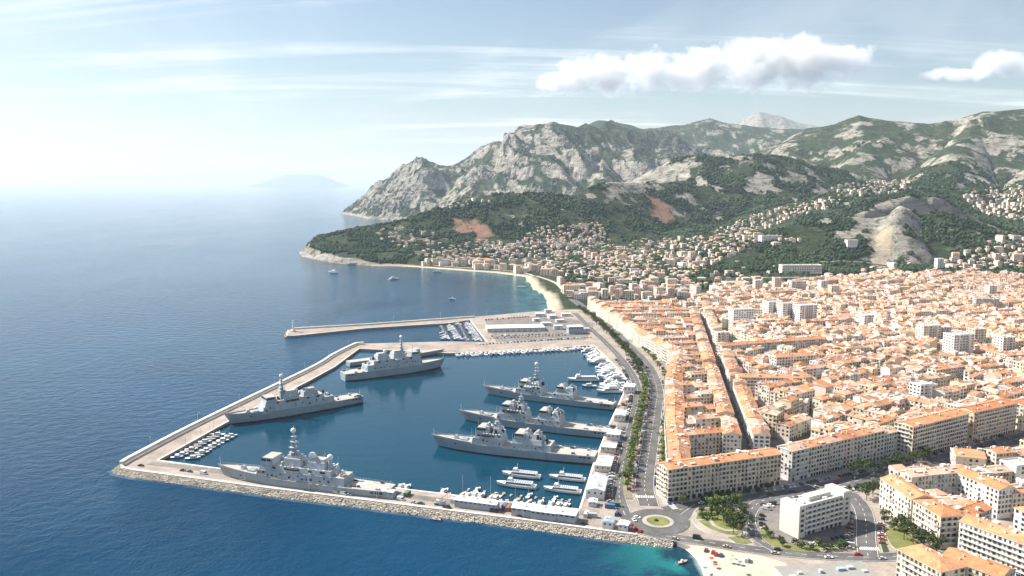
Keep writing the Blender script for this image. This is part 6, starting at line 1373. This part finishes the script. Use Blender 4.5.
for zi, (poly, n, share, place, singles) in enumerate(VZ):
    pts = sample(poly, n, 50 + zi); pts.sort(key=lambda p: p[1]); rnd = random.Random(zi); PX = np.array(pts); hh = height(PX[:, 0], PX[:, 1])
    todo = []
    for k, ((x, y), z) in enumerate(zip(pts, hh)):
        z = float(z)
        if z < 1.5: continue
        VILLA_XY.append((x, y)); kind = 'block' if rnd.random() < share else 'villa'; wi, ri = rnd.choice((0, 0, 1, 2, 2, 3)), rnd.randrange(3); rz = rnd.uniform(-.5, .5) + rnd.choice((0, 0, 1.57)); parts, raw = VM[(kind, wi, ri)]
        if k < singles and NV < 300: NV += 1; todo.append((to_px(x, y, z)[0], x, y, z, rz, kind, wi, ri))
        else:
            for q in REST: mb_append(REST[q], raw[q], x, y, z + .4, rz)
    cnt = {}
    for px, x, y, z, rz, kind, wi, ri in sorted(todo):
        key = (kind, wi, ri); i = cnt.get(key, 0); cnt[key] = i + 1; nm = 'villa' if kind == 'villa' else 'apartment_house'; look = f"{VW[wi][0]} {VR[ri][0]}-roofed {'villa' if kind == 'villa' else 'apartment house'}"
        e = empty(nm, (x, y, z + .4), rz, f"{look} {place}, {nth(i)} from left", 'house', f"houses {place}")
        for pn, me in VM[key][0]:
            o = bpy.data.objects.new(pn, me); link(o, e)
            if pn == 'windows': o['kind'] = 'stuff'
rv = empty('far_villas', (400, 2000, 30), 0, 'many more small pale villas dotted over the slopes'); rv['kind'] = 'stuff'
for q, nm in (('wall', 'wall'), ('roof', 'roof'), ('window', 'windows')): o = REST[q].build(nm, MATS[q]); o.parent = rv; o.matrix_parent_inverse = Matrix.Translation((-400, -2000, -30)); o['kind'] = 'stuff'
# large pale institution on the wooded hill, and others
def hill_block(px, py, w, d, fl, rz, label, wc='pale', seed=0):
    w_, ok = hits([(px, py)]); x, y = w_[0]; z = height1(x, y); e = empty('institution', (x, y, z), rz, label, 'building'); o = house_parts(w, d, fl, 3.3, 'flat', WALLS[wc], ROOFS['tan'], ('front', 'left', 'right'), 1, random.Random(seed), 'office', False); VILLA_XY.extend([(x + i * 9, y + j * 9) for i in range(-int(w / 14) - 1, int(w / 14) + 2) for j in (-1, 0, 1)])
    for k, nm in (('wall', 'wall'), ('roof', 'roof'), ('window', 'windows'), ('chimney', 'roof_plant')): o[k].build(nm, MATS[k], e, **({'kind': 'stuff'} if k in ('window', 'chimney') else {}))
hill_block(800, 273, 82, 20, 5, .05, 'long pale school building on the lower wooded hill', 'pale', 1); hill_block(851, 246, 24, 14, 4, .1, 'white cubic building among trees below the quarry', 'white', 2); hill_block(770, 240, 52, 16, 3, .25, 'low white building near the top of the wooded hill', 'white', 3); hill_block(735, 289, 44, 26, 4, .1, 'wide pale hall at the foot of the wooded hill', 'pale', 4); hill_block(790, 281, 110, 10, 2, .03, 'long retaining building below the school', 'grey', 5)
# pale tracks and retaining walls winding over the slopes
M_TRACK = vary('pale_track', (.42, .37, .30), .95, .2, .1, .8)
def track(pxs, w, label):
    q, ok = hits(pxs); pts = spline([tuple(p) for p in q], 9); L, Rr = offset_line(pts, w / 2), offset_line(pts, -w / 2); A = np.array(L + Rr); z = height(A[:, 0], A[:, 1]); zm = np.maximum(z[:len(L)], z[len(L):]) + .7; n = len(L); mb = MB()
    mb.add([(*p, float(k)) for p, k in zip(Rr, zm)] + [(*p, float(k)) for p, k in zip(L, zm)] + [(*p, float(k) - 3.5) for p, k in zip(Rr, zm)], [(i, i + 1, n + i + 1, n + i) for i in range(n - 1)] + [(2 * n + i, 2 * n + i + 1, i + 1, i) for i in range(n - 1)]); mb.build('track', M_TRACK, label=label, kind='structure'); VILLA_XY.extend([p for p in pts])
track([(765, 288), (772, 279), (768, 272), (776, 264), (779, 257), (772, 252), (757, 250), (745, 249)], 6, 'pale road winding up the wooded hill past the school')
track([(712, 258), (718, 262), (723, 267)], 6, 'short pale track on the left flank of the wooded hill'); track([(718, 292), (735, 284), (760, 281), (780, 279), (830, 277)], 6, 'pale terrace road at the foot of the wooded hill')
track([(578, 212), (588, 219), (597, 224), (606, 228), (616, 232)], 6, 'pale road cut across the slope above the bay'); track([(400, 243), (430, 238), (455, 241), (500, 247), (540, 250)], 5, 'pale road along the headland slope'); track([(820, 262), (850, 262), (880, 265), (910, 264)], 6, 'pale road below the quarry')
track([(570, 297), (562, 289), (555, 283), (540, 277.5), (520, 272.5), (494, 270), (452, 267.3), (425, 265.5)], 8, 'pale shore road along the far beach')
woods('near_woods', 105000, -640, 1500, 1290, 2300, 2.6, 5.0, 'dense pine woods on the headland and wooded hills', .9, 3)
woods('far_woods', 85000, -600, 2000, 2300, 3200, 3.2, 6.0, 'dark scrub and woods on the farther slopes', .75, 4)
# ================================================================== cars
M_PAINTCAR = vary('car_paint', None, .3, .03, .5, 2, objcol=True, spec=.6)
M_TYRE = flat('tyre', (.02, .02, .02), .9)
def car_mesh(kind):
    m = MB(); L, W, H = {'car': (4.3, 1.8, 1.45), 'van': (5.3, 2.0, 2.3), 'hatch': (3.8, 1.7, 1.5)}[kind]; l, w = L / 2, W / 2
    m.tbox(-l, l, -w, w, .28, -l + .08, l - .12, -w + .04, w - .04, .85, 0)
    if kind == 'car': a, b, c_, d = -l + .7, l - 1.1, -l + 1.2, l - 1.8
    elif kind == 'hatch': a, b, c_, d = -l + .15, l - 1.0, -l + .5, l - 1.6
    else: a, b, c_, d = -l + .1, l - .7, -l + .15, l - 1.3
    m.tbox(a, b, -w + .06, w - .06, .85, c_, d, -w + .2, w - .2, H - .1, 1 if kind != 'van' else 0); m.tbox(c_ - .02, d + .02, -w + .19, w - .19, H - .1, c_ + .1, d - .1, -w + .26, w - .26, H, 0)
    if kind == 'van': m.tbox(b - 1.1, b + .02, -w + .05, w - .05, 1.15, d - .8, d + .1, -w + .17, w - .17, H - .3, 1)
    for x in (-l + .8, l - .85):
        for y in (-w + .05, w - .05): m.tube([(x, y - .1, .32), (x, y + .1, .32)], .32, 8, m=2, sm=False)
    for y in (-w + .35, w - .35): m.box(l - .06, y, .58, .1, .32, .16, m=3); m.box(-l + .04, y, .6, .1, .3, .16, m=4)
    return m.mesh(kind, [M_PAINTCAR, M_GLASS, M_TYRE, M_WHITE, M_RED])
CM = {k: car_mesh(k) for k in ('car', 'van', 'hatch')}
CC = [('white', (.78, .78, .78)), ('white', (.76, .76, .75)), ('silver', (.48, .49, .50)), ('silver', (.42, .43, .45)), ('black', (.015, .015, .017)), ('black', (.02, .02, .022)), ('dark grey', (.07, .07, .075)), ('dark grey', (.10, .10, .11)), ('red', (.40, .025, .02)), ('blue', (.03, .07, .20)), ('beige', (.45, .38, .28))]
NCAR = 0
def car(x, y, hd, label, group, ci=None, kind=None, z=TOWN_Z):
    global NCAR
    NCAR += 1; k = kind or random.choices(['car', 'hatch', 'van'], [.5, .38, .12])[0]; nm, c = CC[ci if ci is not None else random.randrange(len(CC))]
    o = bpy.data.objects.new('parked_car' if k != 'van' else 'van', CM[k]); link(o); o.location = (x, y, z); o.rotation_euler = (0, 0, hd); o.color = (*c, 1)
    return tag(o, f"{nm} {'van' if k == 'van' else 'car'}, {label}", 'van' if k == 'van' else 'car', group)
FARCARS = MB()
def far_car(x, y, hd, z):
    c = random.choice(CC)[1]; k = random.choice(('car', 'hatch')); me = CM[k]; cs, sn = math.cos(hd), math.sin(hd)
    n = len(FARCARS.v); FARCARS.v.extend([(x + v.co.x * cs - v.co.y * sn, y + v.co.x * sn + v.co.y * cs, z + v.co.z) for v in me.vertices])
    for f in me.polygons:
        FARCARS.f.append(tuple(i + n for i in f.vertices)); FARCARS.m.append(0); FARCARS.smooth.append(False); FARCARS.c.append((c, (.03, .04, .05), (.02, .02, .02), (.7, .7, .7), (.3, .02, .02))[f.material_index])
def car_row(line, s0, s1, step, desc, group, turn=0, fill=.85, z=TOWN_Z + .1, ref='from roundabout', far=False):
    d, k = s0, 0; L = length(line)
    while d < min(s1, L - 1):
        if random.random() < fill and far: x, y, h = along(line, d); far_car(x, y, h + turn + random.uniform(-.05, .05), z)
        elif random.random() < fill: x, y, h = along(line, d); car(x, y, h + turn + random.uniform(-.05, .05) + (math.pi if random.random() < .4 else 0), f'{nth(k)} {ref} in {desc}', group, z=z); k += 1
        d += step * random.uniform(.95, 1.1)
QR = QROAD
car_row(offset_line(QR, 6.2), 14, 175, 3.0, 'the row beside the warehouses', 'cars beside the warehouses', 1.57, .82)
car_row(offset_line(QR, -6.0), 30, 260, 7.0, 'the right kerb of the quay road', 'cars along the quay road', 0, .6)
car_row(offset_line(QR, 6.5), 190, 430, 3.0, 'the yachts parking row on the quay', 'cars behind the yachts', 1.57, .75, far=True)
car_row(offset_line(QR, -6.5), 270, 430, 3.4, 'the far parking row right of the quay road', 'cars behind the yachts', 1.57, .7, far=True)
car_row(offset_line(BOUL, 7.2), 30, 330, 6.6, 'the left kerb of the boulevard', 'cars along the boulevard', 0, .72)
car_row(offset_line(BOUL, -7.0), 36, 330, 6.6, 'the right kerb of the boulevard', 'cars along the boulevard', 0, .5)
car_row(offset_line(BOUL, -15.5), 40, 235, 3.0, 'the row below the boulevard facades', 'cars below the boulevard facades', 1.57, .62, far=True)
car_row(offset_line(BOUL, 2.5), 60, 600, 40, 'the left lane of the boulevard', 'moving cars on the boulevard', 0, .7)
car_row(offset_line(AVENUE, 10.3), 8, 330, 3.1, 'the row under the avenue facades', 'cars along the avenue', 1.2, .6, ref='from the left')
car_row(offset_line(AVENUE, -10), 60, 210, 6.0, 'the near kerb of the avenue', 'cars along the avenue', 0, .5, ref='from the left')
car_row(offset_line(AVENUE, 3), 10, 330, 17, 'the far lane of the avenue', 'moving cars on the avenue', 0, .6, ref='from the left', z=TOWN_Z + .15)
car_row(offset_line(COASTROAD, 2.4), 12, 210, 21, 'the inner lane of the seafront road', 'moving cars on the seafront road', 0, .7, z=TOWN_Z + .16)
car_row(offset_line(COASTROAD, -2.6), 20, 210, 26, 'the outer lane of the seafront road', 'moving cars on the seafront road', 0, .6, z=TOWN_Z + .16)
car_row(offset_line(EASTROAD, -8), 10, 50, 3.0, 'the row right of the side road', 'cars by the side road', 1.57, .8, ref='from the seafront')
car_row(offset_line(EASTROAD, 8.5), 6, 60, 3.0, 'the row left of the side road', 'cars by the side road', 1.57, .7, ref='from the seafront')
car_row(offset_line(PARKROAD, 7.6), 8, 52, 2.9, 'the curved row left of the office slab', 'cars by the office slab', 1.57, .85, ref='from the avenue')
car_row(PL([(790, 500), (846, 488)]), 0, 60, 3.0, 'the row behind the office slab', 'cars by the office slab', 1.57, .8, ref='from the left')
car_row(PL([(812, 545), (852, 536)]), 0, 60, 3.2, 'the front row of the office car park', 'cars by the office slab', 1.57, .6, ref='from the left')
car_row(PL([(818, 552), (856, 544)]), 0, 60, 3.2, 'the second row of the office car park', 'cars by the office slab', 1.57, .5, ref='from the left')
for r, (a, b, wd) in enumerate((((476, 345), (592, 337.5), 'nearest the north quay'), ((490, 338.5), (566, 335.5), 'below the long hall'), ((492, 336.5), (564, 334), 'against the long hall'), ((486, 320), (556, 315), 'behind the long hall'))):
    car_row(PL([a, b]), 0, 200, 4.4, f'the marina yard row {wd}', 'cars in the marina yard', 1.57, .8, far=True)
for i, (px, py, ci, k) in enumerate(((141, 466, 4, 'car'), (183, 471, 4, 'car'), (190, 472, 6, 'car'), (204, 474, 0, 'van'), (243, 480, 0, 'car'), (315, 490, 0, 'car'), (330, 492, 0, 'van'), (337, 493.5, 2, 'van'), (344, 494.5, 0, 'van'), (349, 495.5, 2, 'car'), (401, 500, 0, 'van'), (414, 503, 2, 'car'), (421, 504, 6, 'car'), (447, 508, 6, 'van'), (494, 512, 4, 'van'), (515, 515.5, 4, 'car'), (520, 516.5, 6, 'car'), (584, 524, 4, 'car'))):
    x, y = P(px, py); car(x, y, MH + random.uniform(-.1, .1), f'{nth(i)} from the left parked on the front mole', 'vehicles on the front mole', ci, k)
for i, (px, py, ci, k) in enumerate(((612, 521, 9, 'van'), (617, 515, 9, 'van'), (634, 530, 8, 'van'), (640, 532, 8, 'car'))): x, y = P(px, py); car(x, y, 1.2, f'{nth(i)} from the left beside the quay kiosks', 'vehicles by the kiosks', ci, k)
for i, (px, py, ci, k) in enumerate(((637, 518, 0, 'car'), (706, 551, 6, 'car'), (713, 553, 8, 'car'), (716, 555, 8, 'car'), (721, 556, 9, 'car'), (747, 561, 2, 'van'))): x, y = P(px, py); car(x, y, 1.2 if i else -.5, 'entering the roundabout' if i == 0 else f'{nth(i - 1)} from the left parked on the sand', 'cars on the sand' if i else 'moving cars on the seafront road', ci, k)
FARCARS.build('distant_parked_cars', M_COL, label='many tiny parked cars round the marina yard and yacht quay', kind='stuff'); print('CARS', NCAR)
# faint foam trails left by passing boats
def wake_material():
    m, n, l, b = new_mat('wake_foam'); g = n.new('ShaderNodeNewGeometry'); f = noise_node(n, l, g.outputs['Position'], .02, 5, .7, .5); f2 = noise_node(n, l, g.outputs['Position'], .25, 4, .7)
    r = n.new('ShaderNodeMapRange'); l.new(f, r.inputs[0]); r.inputs[1].default_value = .40; r.inputs[2].default_value = .72; r.inputs[4].default_value = .55; k = n.new('ShaderNodeMath'); k.operation = 'MULTIPLY'; l.new(r.outputs[0], k.inputs[0]); l.new(f2, k.inputs[1]); l.new(k.outputs[0], b.inputs['Alpha']); b.inputs['Base Color'].default_value = (.30, .38, .44, 1); b.inputs['Roughness'].default_value = .6; return m
M_WAKE = wake_material()
for i, (q, w, lb) in enumerate((([(-20, 253), (80, 246), (180, 241), (260, 236), (330, 228)], 9, 'farther'), ([(60, 372), (120, 352), (180, 338), (240, 322), (300, 309), (345, 300)], 4, 'nearer'))):
    ribbon('wake', spline(PL(q, 0), 15), w, .06, M_WAKE, label=f'{lb} of two faint foam trails curving across the open sea', kind='structure')
ribbon('surf', offset_line(spline(OUT[6:14], 6), 6.2), 3.2, .05, M_WAKE, label='thin wash of foam along the boulders of the front mole', kind='structure')
# containers, pallets and crates on the quays
M_CONT = [flat('container_' + n, c, .6) for n, c in (('white', (.62, .62, .60)), ('grey', (.34, .37, .39)), ('blue', (.07, .14, .27)), ('rust', (.30, .10, .05)), ('green', (.08, .17, .12)))]; CN = ('white', 'grey', 'blue', 'rust-red', 'green')
def container(x, y, hd, ci, label, L=6.1):
    e = empty('shipping_container', (x, y, TOWN_Z + .05), hd, label, 'container', 'containers on the quays'); m = MB(); m.box(0, 0, 0, L, 2.4, 2.55)
    for k in range(int(L / .6)):
        for sy in (-1, 1): m.box(-L / 2 + .4 + k * .6, sy * 1.22, .15, .3, .06, 2.2)
    m.build('body', M_CONT[ci], e); m = MB(); m.box(L / 2 + .03, -.58, .1, .06, 1.1, 2.3); m.box(L / 2 + .03, .58, .1, .06, 1.1, 2.3); m.build('door', M_STEEL, e)
for i, px in enumerate((248, 262, 268, 360, 405, 452, 457, 500, 504, 508, 590)):
    x, y = on_mole(px); ci = i % 5; container(x + 3, y - 8 - (i % 3) * 2.2, MH + random.choice((0, 0, 1.57)), ci, f'{CN[ci]} container on the front mole, {nth(i)} container from the left')
for i, (px, py) in enumerate(((596, 478), (600, 480), (612, 428), (616, 432), (623, 405), (627, 402), (610, 508), (615, 506), (592, 517))):
    x, y = P(px, py); ci = (i * 2) % 5; container(x, y, QH2 + random.choice((0, 1.57)), ci, f'{CN[ci]} container on the east quay, {nth(i)} of the loose ones')
def crane():
    x, y = P(440, 505); e = empty('mobile_crane', (x, y, TOWN_Z), MH, 'small mobile crane with raised jib on the front mole', 'crane'); m = MB(); m.box(0, 0, .6, 7, 2.4, 1.0); m.tbox(1.8, 3.5, -1.1, 1.1, 1.6, 1.9, 3.2, -1, 1, 3.0); m.build('chassis', M_BLUEGREY, e)
    m = MB()
    for wx in (-2.6, -1.2, 2.4):
        for wy in (-1.2, 1.2): m.tube([(wx, wy - .15, .55), (wx, wy + .15, .55)], .55, 8, sm=False)
    m.build('wheel', M_TYRE, e, kind='stuff'); m = MB(); m.tbox(-2.6, .4, -1, 1, 1.6, -2.4, .2, -.9, .9, 3.2); o = m.build('cab', M_WHITE, e); m = MB(); m.tube([(-1, 0, 3), (6.5, 0, 9)], .28, 5, r1=.16); m.tube([(6.5, 0, 9), (6.5, 0, 5.5)], .05, 3); m.build('jib', M_ORANGE, o)
crane()
# beach parasols
M_PARA = [flat('parasol_cloth_' + n, c, .8) for n, c in (('white', (.75, .73, .68)), ('blue', (.10, .22, .45)), ('red', (.5, .05, .05)), ('straw', (.5, .38, .2)))]
for i in range(8):
    x, y = P(*random.choice([(random.uniform(702, 745), random.uniform(556, 575))])); e = empty('parasol', (x, y, TOWN_Z), 0, f'{("white", "blue", "red", "straw")[i % 4]} beach parasol on the sand, {("first", "second")[i // 4]} of that colour', 'parasol', f'{("white", "blue", "red", "straw")[i % 4]} parasols on the sand')
    m = MB(); m.tube([(0, 0, 0), (0, 0, 2.3)], .04, 5); m.build('pole', M_WHITE, e); m = MB(); m.tube([(0, 0, 1.9), (0, 0, 2.5)], 1.3, 8, r1=.05, sm=False); m.build('canopy', M_PARA[i % 4], e)

# ================================================================== clouds
def cloud(name, lumps, label, seed):
    """one domain holding a lumpy vapour volume; lumps: bearing x, y, distance, radii"""
    mb = MB(); cs = []
    for px, py, Y, rx, ry, rz in lumps: c = at(px, py, Y); cs.append((c, rx, ry, rz))
    lo = [min(c[i] - 1.35 * r[i] for c, *r in cs) for i in range(3)]; hi = [max(c[i] + 1.35 * r[i] for c, *r in cs) for i in range(3)]
    mb.frustum([(lo[0], lo[1]), (hi[0], lo[1]), (hi[0], hi[1]), (lo[0], hi[1])], [(lo[0], lo[1]), (hi[0], lo[1]), (hi[0], hi[1]), (lo[0], hi[1])], lo[2], hi[2], bottom=True)
    m = bpy.data.materials.new('vapour'); m.use_nodes = True; n = m.node_tree.nodes; l = m.node_tree.links; n.clear(); out = n.new('ShaderNodeOutputMaterial'); pv = n.new('ShaderNodeVolumePrincipled'); l.new(pv.outputs[0], out.inputs['Volume']); g = n.new('ShaderNodeNewGeometry')
    ns = n.new('ShaderNodeTexNoise'); ns.inputs['Scale'].default_value = 1 / 420; ns.inputs['Detail'].default_value = 8; ns.inputs['Roughness'].default_value = .6; l.new(g.outputs['Position'], ns.inputs['Vector'])
    prev = None
    for c, rx, ry, rz in cs:
        sb = n.new('ShaderNodeVectorMath'); sb.operation = 'SUBTRACT'; l.new(g.outputs['Position'], sb.inputs[0]); sb.inputs[1].default_value = c
        dv = n.new('ShaderNodeVectorMath'); dv.operation = 'DIVIDE'; l.new(sb.outputs[0], dv.inputs[0]); dv.inputs[1].default_value = (rx, ry, rz); ln = n.new('ShaderNodeVectorMath'); ln.operation = 'LENGTH'; l.new(dv.outputs[0], ln.inputs[0])
        if prev is None: prev = ln.outputs['Value']
        else: mn = n.new('ShaderNodeMath'); mn.operation = 'SMOOTH_MIN'; mn.inputs[2].default_value = .25; l.new(prev, mn.inputs[0]); l.new(ln.outputs['Value'], mn.inputs[1]); prev = mn.outputs[0]
    a = n.new('ShaderNodeMath'); a.operation = 'MULTIPLY_ADD'; l.new(ns.outputs['Fac'], a.inputs[0]); a.inputs[1].default_value = 2.8; a.inputs[2].default_value = -.30
    s_ = n.new('ShaderNodeMath'); s_.operation = 'SUBTRACT'; l.new(a.outputs[0], s_.inputs[0]); l.new(prev, s_.inputs[1])
    mr = n.new('ShaderNodeMapRange'); l.new(s_.outputs[0], mr.inputs[0]); mr.inputs[1].default_value = 0; mr.inputs[2].default_value = .75; mr.inputs[3].default_value = 0; mr.inputs[4].default_value = .0085
    l.new(mr.outputs[0], pv.inputs['Density']); pv.inputs['Color'].default_value = (.98, .98, .99, 1); pv.inputs['Anisotropy'].default_value = .3
    return mb.build(name, m, label=label, cat='cloud')
cloud('cloud', [(562, 80, 15000, 420, 420, 170), (582, 76, 15000, 460, 420, 270), (606, 74, 15000, 420, 420, 310)], 'small white cumulus puff left of the long cloud', 1)
cloud('cloud', [(648, 72, 15200, 430, 420, 330), (676, 74, 15200, 420, 420, 230), (700, 68, 15200, 620, 500, 330), (755, 66, 15200, 700, 500, 430), (800, 62, 15200, 650, 500, 430), (838, 58, 15200, 480, 400, 260)], 'long billowing white cumulus above the mountains', 2)
cloud('cloud', [(960, 74, 15500, 600, 400, 110), (1000, 64, 15500, 420, 400, 190), (1040, 66, 15500, 500, 400, 170)], 'flat cumulus at the right edge of the sky', 3)
